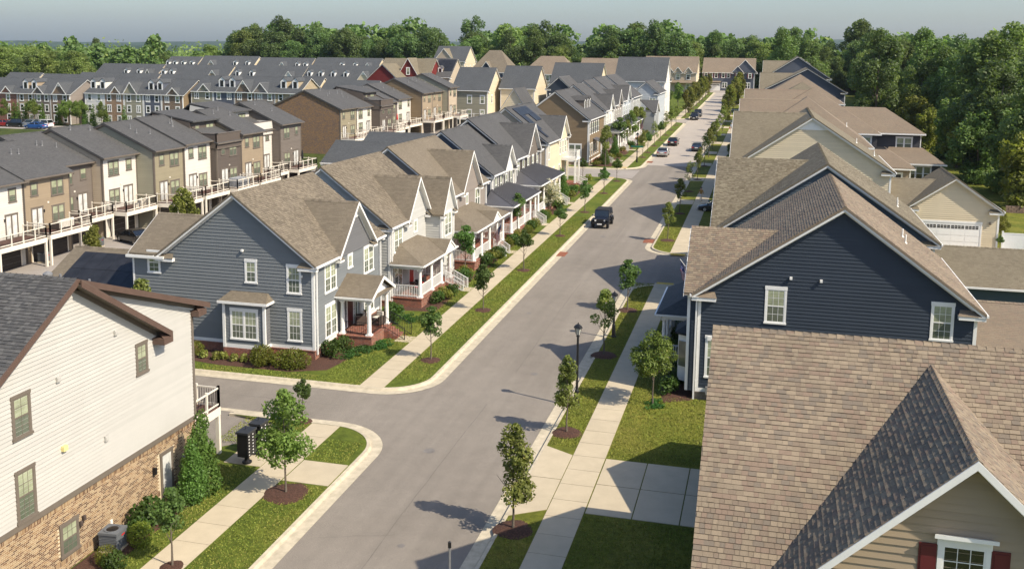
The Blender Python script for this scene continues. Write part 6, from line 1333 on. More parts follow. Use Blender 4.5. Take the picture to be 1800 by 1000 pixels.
random.seed(21); nth = ['', 'first', 'second', 'third', 'fourth', 'fifth', 'sixth', 'seventh', 'eighth', 'ninth', 'tenth', 'eleventh', 'twelfth', 'thirteenth', 'fourteenth', 'fifteenth', 'sixteenth']
for i, y in enumerate((166, 173, 183, 193, 203, 214, 225, 250, 262, 274, 286, 298, 311, 324, 338), 1):
    tree('yg' if y > 240 else random.choice(('s4', 's5', 'sparse')), -20.4, y, (6.5 if y > 240 else 4.0)+random.uniform(-.4, .8), '%s street tree of the left verge beyond the side road' % nth[i], 'street trees', Href=5.2 if y > 240 else None); mulch(-20.4, y, .7)
for i, y in enumerate((170, 181, 192, 203, 216, 230, 244, 258, 272, 287, 300, 314, 330), 1):
    tree('yg' if y > 225 else random.choice(('s4', 'sparse', 's1')), -9.8, y, (7.5 if y > 240 else 4.6)+random.uniform(-.4, .8), '%s street tree of the right verge beyond the dark coupe' % nth[i], 'street trees', Href=5.2 if y > 225 else None)
for i, (x, y) in enumerate(((-24.5, 152.6), (-25, 170), (-25.2, 186), (-25, 199), (-25, 212), (-25.5, 222), (-24.7, 178), (-25.4, 194), (-25.2, 246), (-26, 262), (-25, 280), (-27, 300))):
    tree(random.choice(('s0', 's2', 's4')), x, y, 5.0+random.random()*1.5, '%s front yard tree of the left houses beyond the side road' % nth[i+1], 'front yard trees')
# shrubs
def blobmesh(key, m, blobs, n, leaf, shell=.8, flat=1.): KIND[key] = crown('foliage', m, sum(map(ord, key)), blobs, n, leaf, shell, flat)
blobmesh('box', L_BOX, [((0, 0, .38), .5), ((.4, .1, .36), .45), ((-.35, 0, .34), .42), ((0, 0, .26), .5)], 2600, .055, .93, .85)
blobmesh('boxround', L_BOX, [((0, 0, .45), .52), ((0, 0, .4), .45)], 2600, .055, .93)
blobmesh('green', L_GRN, [((0, 0, .5), .5), ((.35, .2, .4), .4), ((-.3, -.2, .45), .42), ((.1, -.3, .6), .3), ((-.1, .3, .7), .3)], 900, .11, .6)
blobmesh('lime', L_YG, [((random.uniform(-.5, .5), random.uniform(-.5, .5), random.uniform(.3, .7)), .33) for _ in range(9)], 600, .11, .5)
blobmesh('cover', L_COV, [((random.uniform(-1.2, 1.2), random.uniform(-.8, .8), .1), .32) for _ in range(22)], 500, .10, .5, .6)
blobmesh('lily', L_LIME, [((0, 0, .3), .34), ((.1, .1, .2), .3)], 900, .12, .4)
blobmesh('white', L_WHT, [((random.uniform(-1.1, 1.1), random.uniform(-1.1, 1.1), random.uniform(1.3, 3.3)), .42) for _ in range(26)], 900, .10, .75)
blobmesh('whiteg', L_GRN, [((random.uniform(-1.2, 1.2), random.uniform(-1.2, 1.2), random.uniform(1.0, 3.0)), .4) for _ in range(22)], 160, .13, .6)
blobmesh('ever', L_EVER, [((random.uniform(-.3, .3)*(1.15-z/3.4), random.uniform(-.3, .3)*(1.15-z/3.4), z), .62*(1.22-z/3.5)) for z in [.35+.1*i for i in range(29)]], 1100, .075, .75)
def shrub(k, x, y, label, s_=1., group=None, cat='shrub', name='shrub', sz=None, dz=.16):
    t = tag(link(name, KIND[k], None, (x, y, gz(y)+dz), random.random()*6.28, scale=(s_, s_, sz or s_)), label, cat, group); return t
shrub('box', -28.1, 54.75, 'clipped yellow green boxwood right of the lilies at the slate blue house corner', 1.5); shrub('box', -30.3, 54.9, 'clipped yellow green boxwood beside the bay of the slate blue house', 1.45); shrub('lime', -29.2, 54.9, 'loose bright green shrub between the two clipped boxwoods', .8)
shrub('boxround', -35.2, 55.3, 'round dark boxwood left of the lilies', .95); shrub('box', -36.8, 55.4, 'yellow green boxwood half hidden by the white townhouse', 1.1)
for i, x in enumerate((-34.4, -33.5, -33.0, -32.2, -31.6)): shrub('lily', x, 54.9-.1*(i % 2), 'clump of yellowing lily leaves by the brick bay base, %s from the left' % nth[i+1], .9, 'lily clumps at the bay', 'plant', 'plant')
shrub('green', -26.7, 57.3, 'dark green shrub at the slate blue house front corner', 1.15); shrub('green', -26.5, 58.7, 'dark green shrub against the brick porch of the slate blue house', 1.0)
for x, y in ((-25.6, 58), (-24.9, 59.3), (-24.4, 60.4), (-25.4, 59.8)): shrub('cover', x, y, 'low green ground cover in the slate blue house bed', .75, 'ground cover patches', 'ground cover', 'ground_cover')
shrub('green', -25.8, 65.6, 'dark shrub right of the slate blue house steps', 1.25); shrub('green', -25.9, 66.6, 'large dark shrub between the slate blue and pale grey houses', 1.2); shrub('cover', -24.8, 66.6, 'ground cover strip beside the pale grey house steps', .8)
random.seed(5)
for i, (x, y, k, s_) in enumerate([(-24.2, 71.3, 'green', 1.0), (-24.0, 72.6, 'lime', 1.0), (-23.9, 74.0, 'green', .9), (-24.4, 78.6, 'green', 1.1), (-24.5, 79.9, 'lime', 1.0), (-24.0, 84.3, 'green', 1.2), (-24.1, 85.8, 'lime', 1.2), (-23.9, 87.2, 'green', 1.2), (-24.0, 88.4, 'green', 1.0), (-24.1, 92.3, 'boxround', 1.0), (-24.0, 93.6, 'green', 1.1), (-23.9, 95.0, 'lime', 1.1), (-24.1, 96.2, 'boxround', 1.1),
                          (-23.9, 99.6, 'box', 1.0), (-24.0, 101.2, 'green', 1.1), (-23.9, 102.7, 'lime', 1.0), (-24.1, 107.4, 'green', 1.1), (-24.0, 109, 'box', 1.0), (-24.0, 115, 'green', 1.2), (-24.1, 122, 'lime', 1.2), (-24.2, 125, 'green', 1.3), (-24.2, 128, 'lily', 1.4), (-24.4, 137.5, 'lily', 1.6)]):
    shrub(k, x, y, 'porch bed shrub, %s counted from the pale grey house along the left walk' % ('number %d' % (i+1) if i > 15 else nth[i+1]), s_, 'porch bed shrubs')
random.seed(8)
for i in range(26):
    x = random.uniform(-26.4, -24); y = 152+i*3.1+random.random(); shrub(random.choice(('green', 'lime', 'box', 'lily')), x, y, 'shrub in the front beds beyond the side road', random.uniform(.9, 1.5), 'shrubs beyond the side road')
t = thing('tree', 'white flowering crape myrtle before the metal porch roofs', 'tree', (-24.4, 111.5, gz(111))); link('bloom', KIND['white'], t, scale=(1.35, 1.35, 1.15)); link('crown', KIND['whiteg'], t, scale=(1.1, 1.1, 1.05)); link('trunk', trunk_mesh('trunk', 2.2, .06, 3, 7, 0, .15), t)
for x, y, s_, lab in ((-24.3, 38.3, 1.15, 'tall bright green arborvitae at the corner of the brick townhouse'), (-24.1, 37.2, .9, 'shorter arborvitae beside the meter box of the brick townhouse'), (-24.6, 119.9, 1.25, 'tall dark evergreen between the metal porch roof and the balcony house'), (-25.0, 155.0, 1.05, 'conical evergreen at the brown corner house'), (-25.2, 166.5, 1.05, 'conical evergreen at the white balcony entry'), (-25.4, 181, .9, 'conical evergreen before the grey houses')):
    shrub('ever', x, y, lab, s_, None, 'evergreen', 'evergreen', s_)
for i, (x, y, k, s_, lab) in enumerate([(-24.7, 34.9, 'green', 1.2, 'dark green shrub by the brick wall, nearest the door'), (-24.6, 34.0, 'green', .8, 'small shrub behind the round boxwood by the brick wall'), (-24.1, 33.35, 'boxround', 1.0, 'round yellow green boxwood next to the air conditioner'), (-24.5, 31.7, 'boxround', .8, 'round boxwood cut by the bottom edge, left of the air conditioner'), (-24.0, 31.5, 'green', .7, 'small shrub at the bottom edge by the walk')]): shrub(k, x, y, lab, s_)
for i, (x, y, s_) in enumerate(((-5.0, 56.6, 1.1), (-4.6, 58.3, 1.1), (-4.9, 60.2, 1.0), (-5.2, 63.5, 1.2), (-5.4, 66, 1.2), (-5.8, 69.5, 1.3))): shrub('green', x, y, 'dark shrub in the shaded bed of the navy house, %s from the near end' % nth[i+1], s_, 'navy house bed shrubs')
shrub('cover', -5.6, 54.5, 'green ground cover ring under the wide tree before the navy house', .62)
for (x, y, H, k, lab) in ((-52.2, 68, 4.9, 'yg', 'yellow green magnolia behind the small solar garage'), (-51.6, 80, 6.1, 'yg', 'yellow green magnolia behind the peak of the slate blue house'), (-37.8, 53.4, 5.3, 's4', 'leafy sapling top beside the white townhouse roof'), (-59, 131, 3.6, 's4', 'small tree below the brick side wall'), (19.5, 112, 4.6, 'yg', 'lime green tree behind the white fence'), (23, 108.5, 3.4, 'yg', 'small lime tree at the right edge by the fence'), (21.9, 103.2, 1.7, 's5', 'tiny leafy bush beside the garage corner')):
    tree(k, x, y, H, lab, Href=5.2 if k == 'yg' else None)
# ---------------- the woods
def big_blobs(seed, H, R_, zb=.25, n=46):
    g = random.Random(seed); out = []
    for i in range(n):
        t = g.random(); z = H*(zb+(1-zb)*t); rr = R_*math.sin(math.pi*min(1, .18+.74*t))**.6; a = g.random()*6.28; q = rr*(g.random()**.5)*.85
        out.append(((math.cos(a)*q, math.sin(a)*q, z*.96), g.uniform(.24, .42)*R_*(1.1-.35*t)))
    return out
FK = []
for i, (m, H, R_, zb) in enumerate([(L_FOR, 18, 5.6, .2), (L_FOR2, 16, 5.2, .2), (L_FOR3, 20, 5.4, .15), (L_FOR, 21, 4.6, .3), (L_FOR2, 14, 5.8, .1), (L_FOR3, 16, 6.2, .15), (L_FOR, 15, 4.2, .1), (L_YG, 11, 3.8, .12)]):
    KIND['f%d' % i] = (crown('crown', m, 300+i, big_blobs(400+i, H, R_, zb), 95, .36, .62), trunk_mesh('trunk', H*.8, .28, 60+i, 8, 0, .3)); FK.append(('f%d' % i, H))
random.seed(33); descr = ['dark green broadleaf tree', 'bright green broadleaf tree', 'tall bluish green tree', 'tall narrow crowned tree', 'low spreading light green tree', 'wide dark tree', 'small bushy tree', 'yellow green young tree']
MASS = []
def colpx(x, y, z): d = Vector((x, y, z-HC)); return 900+F*d.dot(RT)/d.dot(FW)
LAND = [(60, 'above the left edge roofs'), (150, 'over the first dormered terrace'), (200, 'beside the tall lone tree'), (260, 'right of the tall lone tree'), (330, 'over the dark solar roof'), (400, 'where the tall back woods begin'), (470, 'above the third dormered terrace'), (540, 'above the stone gable end'), (610, 'behind the grey roofs, left centre'), (680, 'above the red gable end'), (750, 'behind the red house'), (815, 'above the pale three storey house'), (870, 'left of the tan hipped roof'), (930, 'above the tan hipped roof'), (1000, 'above the wide hipped roof'),
        (1070, 'above the white tan roofed house'), (1130, 'above the long dark roof'), (1180, 'behind the cream four gabled house'), (1230, 'between the two houses closing the street'), (1290, 'above the dark blue house'), (1340, 'right of the dark blue house'), (1420, 'above the farthest brown roofs'), (1480, 'right of the farthest brown roofs'), (1540, 'beyond the charcoal rear wing'), (1600, 'right of the charcoal rear wing'), (1670, 'above the cream garage'), (1730, 'above the white fence'), (1900, 'at the right edge')]
def forest(pts, where, kinds, hs=(.85, 1.2), cond=None, wide=1.0):
    for (x, y) in pts:
        i = random.choice(kinds); k, H0 = FK[i]; H = H0*random.uniform(*hs)*random.choice((.85, 1, 1, 1.08)); px = colpx(x, y, gz(y)+H*.6)
        if y > 355 and (772 < px < 818 or 990 < px < 1030 or 1462 < px < 1492): H *= .66
        if not -60 < px < 1860: continue
        if cond and not cond(x, y): MASS.append((x, y, H)); continue
        l = next((t for a, t in LAND if px < a), LAND[-1][1]); lab = '%s %s %s' % (descr[i], where, l)
        tree(k, x, y, H, lab, lab, z=gz(y)-.2, Href=H0, wide=random.uniform(.9, 1.25)*wide)
def scatter(x0, x1, y0, y1, sp, jit=.35):
    o = []; y = y0; r = 0
    while y < y1:
        x = x0+(sp*.5 if r % 2 else 0)
        while x < x1: o.append((x+random.uniform(-jit, jit)*sp, y+random.uniform(-jit, jit)*sp)); x += sp
        y += sp*.9; r += 1
    return o
# right-hand woods
edge = lambda y: 31+max(0, (150-y))*.12-max(0, (y-215))*.03
R1 = [(x, y) for (x, y) in scatter(24, 150, 122, 385, 9.0) if x > edge(y) and x < y*.52+24]
forest(R1, 'in the woods', (0, 2, 3, 5, 0, 2, 1, 1), (.78, 1.02), lambda x, y: x < edge(y)+13 or y < 150 or (y < 175 and x > y*.36))
forest([(28.5, 152), (31, 143), (28.5, 168), (29, 180), (28, 194), (34, 135), (27, 207), (26.5, 222), (30, 130)], 'along the wood edge', (7, 7, 6), (.6, .95))
forest([(22.5+i*1.2+random.random()*3, 238+i*11) for i in range(10)], 'behind the right row', (1, 4, 6, 0), (.8, 1.05))
# back woods
B1 = [(x, y) for (x, y) in scatter(-225, 60, 376, 432, 9.5) if not (-34 < x < 4 and y < 394)]
forest([p for p in B1 if p[0] < -25], 'of the back woods', (0, 5, 1, 2, 0, 5), (.98, 1.3), lambda x, y: y < 394); forest([p for p in B1 if p[0] >= -25], 'of the back woods', (0, 5, 1, 2, 0, 3), (.85, 1.15), lambda x, y: y < 402)
forest([(x, 362+random.uniform(-4, 4)) for x in range(-112, -60, 9)]+[(-30, 388), (-22, 390), (8, 384), (14, 376), (20, 366), (-38, 377), (-48, 374), (-58, 372)], 'close by', (0, 3, 1, 6, 2), (.8, 1.1))
forest([p for p in scatter(-330, -150, 292, 372, 10.5) if colpx(p[0], p[1], 12) < (150 if p[1] < 345 else 275)], 'of the near left woods', (1, 4, 0, 1, 6), (.68, .92), lambda x, y: y < 330, wide=1.2)
forest(scatter(-420, -215, 366, 430, 11), 'of the left woods', (1, 4, 4, 1, 6), (.5, .72), lambda x, y: y < 378, wide=1.3)
for px, top, Y, k in ((172, 68, 370, 'f3'), (1255, 55, 392, 'f3'), (1545, 54, 215, 'f2'), (1765, 50, 215, 'f1'), (1000, 74, 395, 'f3'), (1190, 66, 400, 'f2'), (1380, 50, 300, 'f3'), (1425, 70, 330, 'f0')):
    e, az = elev(px, top); d = Y/math.cos(az); x = XY(px, Y, 20); H = HC+e*d-gz(Y); H0 = dict(FK)[k]
    tree(k, x, Y, H, {172: 'tall lone tree crown rising over the left woods', 1255: 'tall tree behind the blue house at the street end', 1545: 'tallest dark tree of the right woods', 1765: 'bright tree top at the upper right edge', 1000: 'pointed tree left of the street end', 1190: 'bushy topped tree behind the cream house', 1380: 'tall tree above the far brown roofs', 1425: 'rounded tree right of the far brown roofs'}[px], z=gz(Y), Href=H0)
# deeper trees, whose single crowns can no longer be told apart, as one mass
g = np.random.default_rng(9); CC = []; SS = []
for (x, y, H) in MASS:
    for (c, r) in big_blobs(int(x*7+y), H, H*.31, .3, 20):
        k = 26; d = g.normal(size=(k, 3)); d /= np.linalg.norm(d, axis=1)[:, None]; CC.append(np.array((x, y, gz(y)))+np.array(c)+d*r*1.15*(.75+.3*g.random((k, 1)))); SS.append(d)
CC = np.concatenate(CC); SS = np.concatenate(SS)*.6+g.normal(size=CC.shape)*.6+np.array((0, 0, .3)); SS /= np.linalg.norm(SS, axis=1)[:, None]; t_ = g.normal(size=CC.shape); A_ = np.cross(SS, t_); A_ /= np.linalg.norm(A_, axis=1)[:, None]; B__ = np.cross(SS, A_); s4 = g.uniform(.45, .95, len(CC))[:, None]
link('deep_woods', quads(CC, A_*s4, B__*s4*.7, 'deep_woods', L_FOR, g.random(len(CC))), kind='stuff')
# farther woodland as one mass
g = np.random.default_rng(4); n = 20000; px_ = g.uniform(-900, 700, n); py_ = g.uniform(445, 1100, n); C = np.stack([px_, py_, np.array([gz(y) for y in py_])+g.uniform(5, 13, n)], 1)
nr = g.normal(size=(n*4, 3))*.7+np.array((0, -.2, .8)); nr /= np.linalg.norm(nr, axis=1)[:, None]; t_ = g.normal(size=(n*4, 3)); A_ = np.cross(nr, t_); A_ /= np.linalg.norm(A_, axis=1)[:, None]; B__ = np.cross(nr, A_)
C4 = np.repeat(C, 4, 0)+g.normal(size=(n*4, 3))*2.0; s4 = g.uniform(.35, .75, n*4)[:, None]
link('woodland', quads(C4, A_*s4, B__*s4*.8, 'woodland', L_FOR2, g.random(n*4)), kind='stuff')
# understorey and front trees of dormered rows
KIND['cone'] = crown('foliage', L_EVER, 5, [((random.uniform(-.2, .2), random.uniform(-.2, .2), z), .75*(1.15-z/5.2)) for z in [.3+.22*i for i in range(20)]], 130, .2, .75)
for i, px in enumerate((24, 31, 44, 74, 102, 149, 163, 186, 218)): 
    Y = 184.3; tag(link('evergreen', KIND['cone'], None, (XY(px, Y, 6), Y, gz(Y)), 0), 'narrow evergreen before the dormered terrace, %s from the left' % nth[i+1], 'evergreen', 'evergreens before the dormered terraces')
for i, px in enumerate((8, 58, 112, 122, 134, 142, 178)):
    Y = 183.6; tree('s3' if i % 2 else 's0', XY(px, Y, 6), Y, 5.2, 'leafy tree before the dormered terrace, %s from the left' % nth[i+1], 'trees before the dormered terraces')
# ================================================================ vehicles
CARG = glassmat('car_glass', (.012, .014, .016), .04)
TYRE = plain('tyre', (.015, .015, .015), .85, .1, 10); RIM = plain('rim', (.4, .4, .4), .35, .1, 5, metal=.7)
def paint(n, c, metal=.2):
    m = plain('car_'+n, c, .3, .04, 1, metal=metal, spec=.6); m.node_tree.nodes['Principled BSDF'].inputs['Coat Weight'].default_value = .8; m.node_tree.nodes['Principled BSDF'].inputs['Coat Roughness'].default_value = .06; return m
def car(label, x, y, rz, m, kind='sedan', cat='car', name='parked_car', group='parked cars'):
    "nose towards local +y"
    P = dict(sedan=(4.7, 1.82, .98, 1.44, -1.62, -.95, .45, 1.25, .68), suv=(4.75, 1.92, 1.08, 1.74, -2.15, -1.95, .45, 1.15, .95), coupe=(4.5, 1.8, .95, 1.38, -1.75, -.85, .3, 1.15, .68), jeep=(4.1, 1.75, 1.12, 1.83, -1.75, -1.7, .55, .72, 1.02), van=(5.1, 1.95, 1.08, 1.75, -2.4, -2.2, .9, 1.5, .98))[kind]
    Lc, Wd, belt, roof, gb0, gb1, gf1, gf0, hood = P; hl = Lc/2; hw = Wd/2
    t = thing(name, label, cat, (x, y, gz(y)+.03), rz, group)
    tilt = Matrix.Rotation(math.atan(SLOPE), 4, 'X')
    st = [(-hl, .82, .45, .80 if kind != 'suv' else 1.0), (-hl+.08, .93, .3, belt-.06), (-hl+.5, .99, .22, belt), (gb0, 1, .2, belt), (0, 1, .2, belt-.02), (gf0, 1, .2, belt-.04), (hl-.75, .98, .22, (belt+hood)/2 if kind != 'jeep' else hood), (hl-.15, .9, .26, hood if kind != 'suv' else hood), (hl, .78, .38, hood-.22)]
    if kind == 'jeep': st = [(-hl+.2, .86, .5, belt), (-hl+.25, .88, .5, belt), (gf0, .88, .5, belt), (hl-.35, .70, .5, hood+.02), (hl-.3, .68, .5, hood-.02)]
    b = MB(); rings_ = []
    for (yy, wf, zb, zt) in st:
        w_ = hw*wf; rings_.append([(-w_*.9, yy, zb), (-w_, yy, zb+.14), (-w_, yy, zt-.16), (-w_*.93, yy, zt-.03), (-w_*.6, yy, zt+.015), (0, yy, zt+.025), (w_*.6, yy, zt+.015), (w_*.93, yy, zt-.03), (w_, yy, zt-.16), (w_, yy, zb+.14), (w_*.9, yy, zb)])
    for a, c in zip(rings_[:-1], rings_[1:]):
        for i in range(11): j = (i+1) % 11; b.face([a[i], a[j], c[j], c[i]])
    b.face(rings_[0]); b.face(rings_[-1][::-1]); body = b.obj('body', m, t, smooth=False, uv=False)
    # glasshouse and roof
    rw = hw*(.76 if kind not in ('jeep', 'van') else .84); bw = hw*.92; zb = belt-.03
    base = [(-bw, gb0, zb), (bw, gb0, zb), (bw, gf0, zb), (-bw, gf0, zb)]; top = [(-rw, gb1, roof-.05), (rw, gb1, roof-.05), (rw, gf1, roof-.06), (-rw, gf1, roof-.06)]
    b = MB()
    for i in range(4): j = (i+1) % 4; b.face([base[i], base[j], top[j], top[i]])
    b.obj('window_glass', CARG if kind != 'jeep' else CARG, t, uv=False)
    b = MB(); mid = (gb1+gf1)/2
    b.prism([(-rw-.02, gb1-.04, roof-.06), (rw+.02, gb1-.04, roof-.06), (rw+.02, gf1+.04, roof-.07), (-rw-.02, gf1+.04, roof-.07)], (0, 0, .03)); b.prism([(-rw*.85, gb1+.05, roof-.03), (rw*.85, gb1+.05, roof-.03), (rw*.85, gf1-.05, roof-.04), (-rw*.85, gf1-.05, roof-.04)], (0, 0, .035))
    for i in range(4): b.tube(base[i], top[i], .035, .03, 5)
    for s_ in (-1, 1): b.tube((s_*bw, (gb0+gf0)/2-.2, zb), (s_*rw, mid, roof-.06), .03, .03, 5)
    b.obj('roof', m if kind != 'jeep' else plain('soft_top', (.02, .02, .022), .9, .1, 6), t, uv=False)
    wr = {'jeep': .41, 'suv': .36, 'van': .35}.get(kind, .32); wy = (hl-.85, -hl+.9) if kind != 'jeep' else (hl-.6, -hl+.75)
    for s_ in (-1, 1):
        for yy in wy:
            w_ = MB(); xo = s_*(hw-.03 if kind != 'jeep' else hw+.03); w_.tube((xo-s_*.22, yy, wr), (xo+s_*.01, yy, wr), wr, n=18); wh = w_.obj('wheel', TYRE, t, uv=False)
            w_ = MB(); w_.tube((xo+s_*.0, yy, wr), (xo+s_*.025, yy, wr), wr*.62, wr*.55, 12); w_.obj('rim', RIM if kind != 'jeep' else BLACK, wh, uv=False)
            w_ = MB(); n = 12
            for k in range(n):
                a0, a1 = math.pi*k/n, math.pi*(k+1)/n; ro, ri = wr+.09, wr+.02
                w_.prism([(xo-s_*.1, yy+math.cos(a0)*ri, wr+math.sin(a0)*ri), (xo-s_*.1, yy+math.cos(a0)*ro, wr+math.sin(a0)*ro), (xo-s_*.1, yy+math.cos(a1)*ro, wr+math.sin(a1)*ro), (xo-s_*.1, yy+math.cos(a1)*ri, wr+math.sin(a1)*ri)], (s_*(.13 if kind != 'jeep' else .16), 0, 0))
            w_.obj('wheel_arch', BLACK, t, uv=False)
        b = MB(); b.prism([(s_*hw*.55, hl-.02, hood-.28), (s_*hw*.86, hl-.1, hood-.26), (s_*hw*.86, hl-.1, hood-.12), (s_*hw*.55, hl-.02, hood-.14)], (0, .05, 0)) if kind != 'jeep' else b.tube((s_*.5, hl-.32, hood-.2), (s_*.5, hl-.26, hood-.2), .1, n=12); b.obj('headlight', plain('lamp_lens', (.75, .75, .72), .15, .05, 4), t, uv=False)
        b = MB(); tb = (-hl-.015 if kind != 'jeep' else -hl+.18); b.box(s_*hw*.52, s_*hw*.9, tb, tb+.14, belt-.26, belt-.12) if kind != 'jeep' else b.box(s_*hw*.72, s_*hw*.86, tb-.03, tb, .75, .95); b.obj('tail_light', plain('tail_lens', (.45, .01, .01), .2, .05, 4), t, uv=False)
        b = MB(); b.box(s_*(hw+.01), s_*(hw+.17), gf0-.15, gf0-.02, belt, belt+.14); b.obj('mirror', m, t, uv=False)
    b = MB(); b.box(-.26, .26, -hl-.03 if kind != 'jeep' else -hl+.15, -hl+.02 if kind != 'jeep' else -hl+.2, .62, .76); b.obj('licence_plate', WHITE, t, uv=False); b = MB(); b.box(-.25, .25, hl-.03, hl+.03, .42, .54); b.obj('licence_plate', WHITE, t, uv=False)
    b = MB(); b.box(-hw*.5, hw*.5, hl-.1, hl+.012, hood-.36 if kind != 'jeep' else .5, hood-.2 if kind != 'jeep' else .5); b.obj('grille', BLACK, t, uv=False)
    if kind == 'jeep':
        b = MB(); b.box(-hw*.95, hw*.95, hl-.25, hl-.02, .5, .68); b.box(-hw*.95, hw*.95, -hl, -hl+.2, .5, .68); b.obj('bumper', BLACK, t, uv=False)
        b = MB()
        for i in range(7): b.box(-.33+i*.1, -.27+i*.1, hl-.3, hl-.285, hood-.38, hood-.08)
        b.obj('grille', BLACK, t, uv=False)
        for s_ in (-1, 1):
            b = MB(); b.prism([(s_*hw*.66, hl-.05, .86), (s_*hw*1.05, hl-.05, .82), (s_*hw*1.05, hl-1.15, .92), (s_*hw*.66, hl-1.15, .92)], (0, 0, .06)); b.box(s_*hw*.86, s_*hw*1.05, -hl+.25, -hl+1.3, .86, .92); b.obj('fender', BLACK, t, uv=False)
        b = MB(); b.tube((0, -hl+.1, 1.05), (0, -hl-.12, 1.05), .38, n=16); b.obj('spare_wheel', TYRE, t, uv=False)
    return t
BLK = paint('black', (.01, .011, .013)); SIL = paint('silver', (.42, .42, .42), .6); DBL = paint('dark_blue', (.012, .018, .035)); CHR = paint('charcoal', (.035, .037, .04), .4); RED_ = paint('red', (.3, .012, .012)); WHC = paint('white', (.7, .7, .69), 0); BLU = paint('blue', (.02, .09, .3))
car('dark blue off-road car with black soft top parked at the left kerb, facing the camera', -17.2, 106.3, math.pi, DBL, 'jeep', 'off-road car')
car('silver sedan parked at the left kerb just past the side road', -17.45, 170.2, 0, SIL); car('black sedan parked in front of the silver one', -17.35, 187, 0, BLK)
car('black sedan facing the camera at the left kerb, nearer of the far pair', -17.7, 243.2, math.pi, BLK, 'suv'); car('dark grey car facing the camera behind the black one, farther of the far pair', -17.6, 252.5, math.pi, CHR, 'suv')
car('dark coupe parked at the right kerb behind the sparse tree', -12.4, 179.5, 0, DBL, 'coupe'); car('dark car nosing out beside the brown roofs, right of the walk', -5.5, 118.5, R(90), CHR)
car('black coupe with red tail lights parked under the townhouse decks', -60.3, 84.6, R(65), BLK, 'coupe'); car('black car in the shadow under the farther decks of the near row', -60.6, 110.5, R(80), BLK, 'sedan')
car('dark van in shade at the alley end behind the decks', -60.9, 124.0, R(80), CHR, 'suv')
for px, kd, m, lab in ((7, 'sedan', RED_, 'red car at the left edge in the far parking lot'), (29, 'suv', BLK, 'black sport utility car in the far parking lot'), (58, 'van', SIL, 'silver pickup like wagon in the far parking lot'), (72, 'van', WHC, 'white van behind the silver wagon in the far parking lot'), (63, 'sedan', BLU, 'bright blue car half hidden by the grey roof, far parking lot')):
    Y = 178.5 if px != 63 else 176; car(lab, XY(px, Y, gz(Y)+.8), Y, R(90), m, kd)
# ================================================================ street furniture and small things
def lamp(x, y, label, H=4.75, g='street lamps'):
    t = thing('street_lamp', label, 'street lamp', (x, y, gz(y)+.1), 0, g); b = MB(); b.lathe([(.2, 0), (.2, .1), (.14, .14), (.12, .9), (.075, 1.0), (.06, H-.75), (.1, H-.72), (.1, H-.66), (.05, H-.62)], n=12); b.obj('pole', BLACK, t, smooth=False)
    b = MB(); b.lathe([(.11, H-.6), (.19, H-.22)], n=6); b.obj('lantern_glass', plain('frosted_glass', (.42, .42, .38), .3, .05, 4), t); b = MB(); b.lathe([(.27, H-.22), (.2, H-.1), (.09, H-.02), (.03, H+.02), (.03, H+.07), (0, H+.1)], n=6)
    for i in range(6): a = i*math.pi/3; b.tube((.115*math.cos(a), .115*math.sin(a), H-.6), (.2*math.cos(a), .2*math.sin(a), H-.22), .012, n=4)
    b.obj('lantern_cap', BLACK, t); return t
lamp(-9.85, 53.3, 'black lantern street lamp on the right verge before the navy house'); lamp(-9.8, 66.5, 'short black post hidden behind the yellowish street tree', 3.2); lamp(-20.5, 159.5, 'black lamp post with the green street name sign at the side road'); lamp(-20.7, 262, 'thin far lamp post at the left kerb by the far parked pair'); lamp(-15.0, 28.5, 'lamp post top at the bottom edge of the road', 3.5) if False else None
t = thing('street_sign', 'green street name blade with white lettering on the side road lamp post', 'street sign', (-20.5, 159.45, gz(159)+2.55)); b = MB(); b.box(-1.0, 1.0, -.15, -.12, 0, .28); b.obj('blade', plain('sign_green', (.01, .13, .08), .4), t)
t = thing('post', 'short dark post with a black cap at the bottom edge of the road', 'post', (XY(790, 30.8, 1.2), 30.8, gz(30)+.1)); b = MB(); b.tube((0, 0, 0), (0, 0, 3.3), .04); b.obj('pole', GREYM, t); b = MB(); b.lathe([(.06, 3.3), (.06, 3.5), (0, 3.55)]); b.obj('cap', BLACK, t)
# cluster mailboxes
def cbu(x, y, label):
    t = thing('mailbox_unit', label, 'mailbox', (x, y, gz(y)+.2), R(0), 'cluster mailboxes'); b = MB(); b.lathe([(.24, 0), (.24, .06), (.12, .14), (.11, .4)], n=14); b.obj('pedestal', BLACK, t)
    b = MB(); b.box(-.28, .28, -.4, .4, .4, 1.55); c = b.obj('cabinet', BLACK, t); b = MB(); b.prism([(-.33, -.45, 1.55), (.33, -.45, 1.55), (.33, .45, 1.55), (-.33, .45, 1.55)], (0, 0, .1)); b.lathe([(.05, 1.72), (.03, 1.8), (.045, 1.84), (0, 1.88)], n=8); b.obj('cap', plain('dark_cap', (.03, .032, .036), .35, .1, 3), t)
    dm = plain('mail_door', (.018, .018, .02), .4, .1, 3)
    for i in range(2):
        for j in range(7): b = MB(); y0 = -.36+i*.37; z0 = .43+j*.156; b.box(.28, .298, y0, y0+.34, z0, z0+.148); d = b.obj('mail_door', dm, t)
        for j in range(7): b = MB(); y0 = -.36+i*.37; z0 = .43+j*.156; b.box(.299, .304, y0+.04, y0+.12, z0+.05, z0+.1); b.obj('number_tag', WHITE, t)
    return t
cbu(-23.85, 41.5, 'black cluster mailbox nearer the camera on the concrete pad'); cbu(-23.8, 42.65, 'black cluster mailbox behind the first, half hidden by the tree')
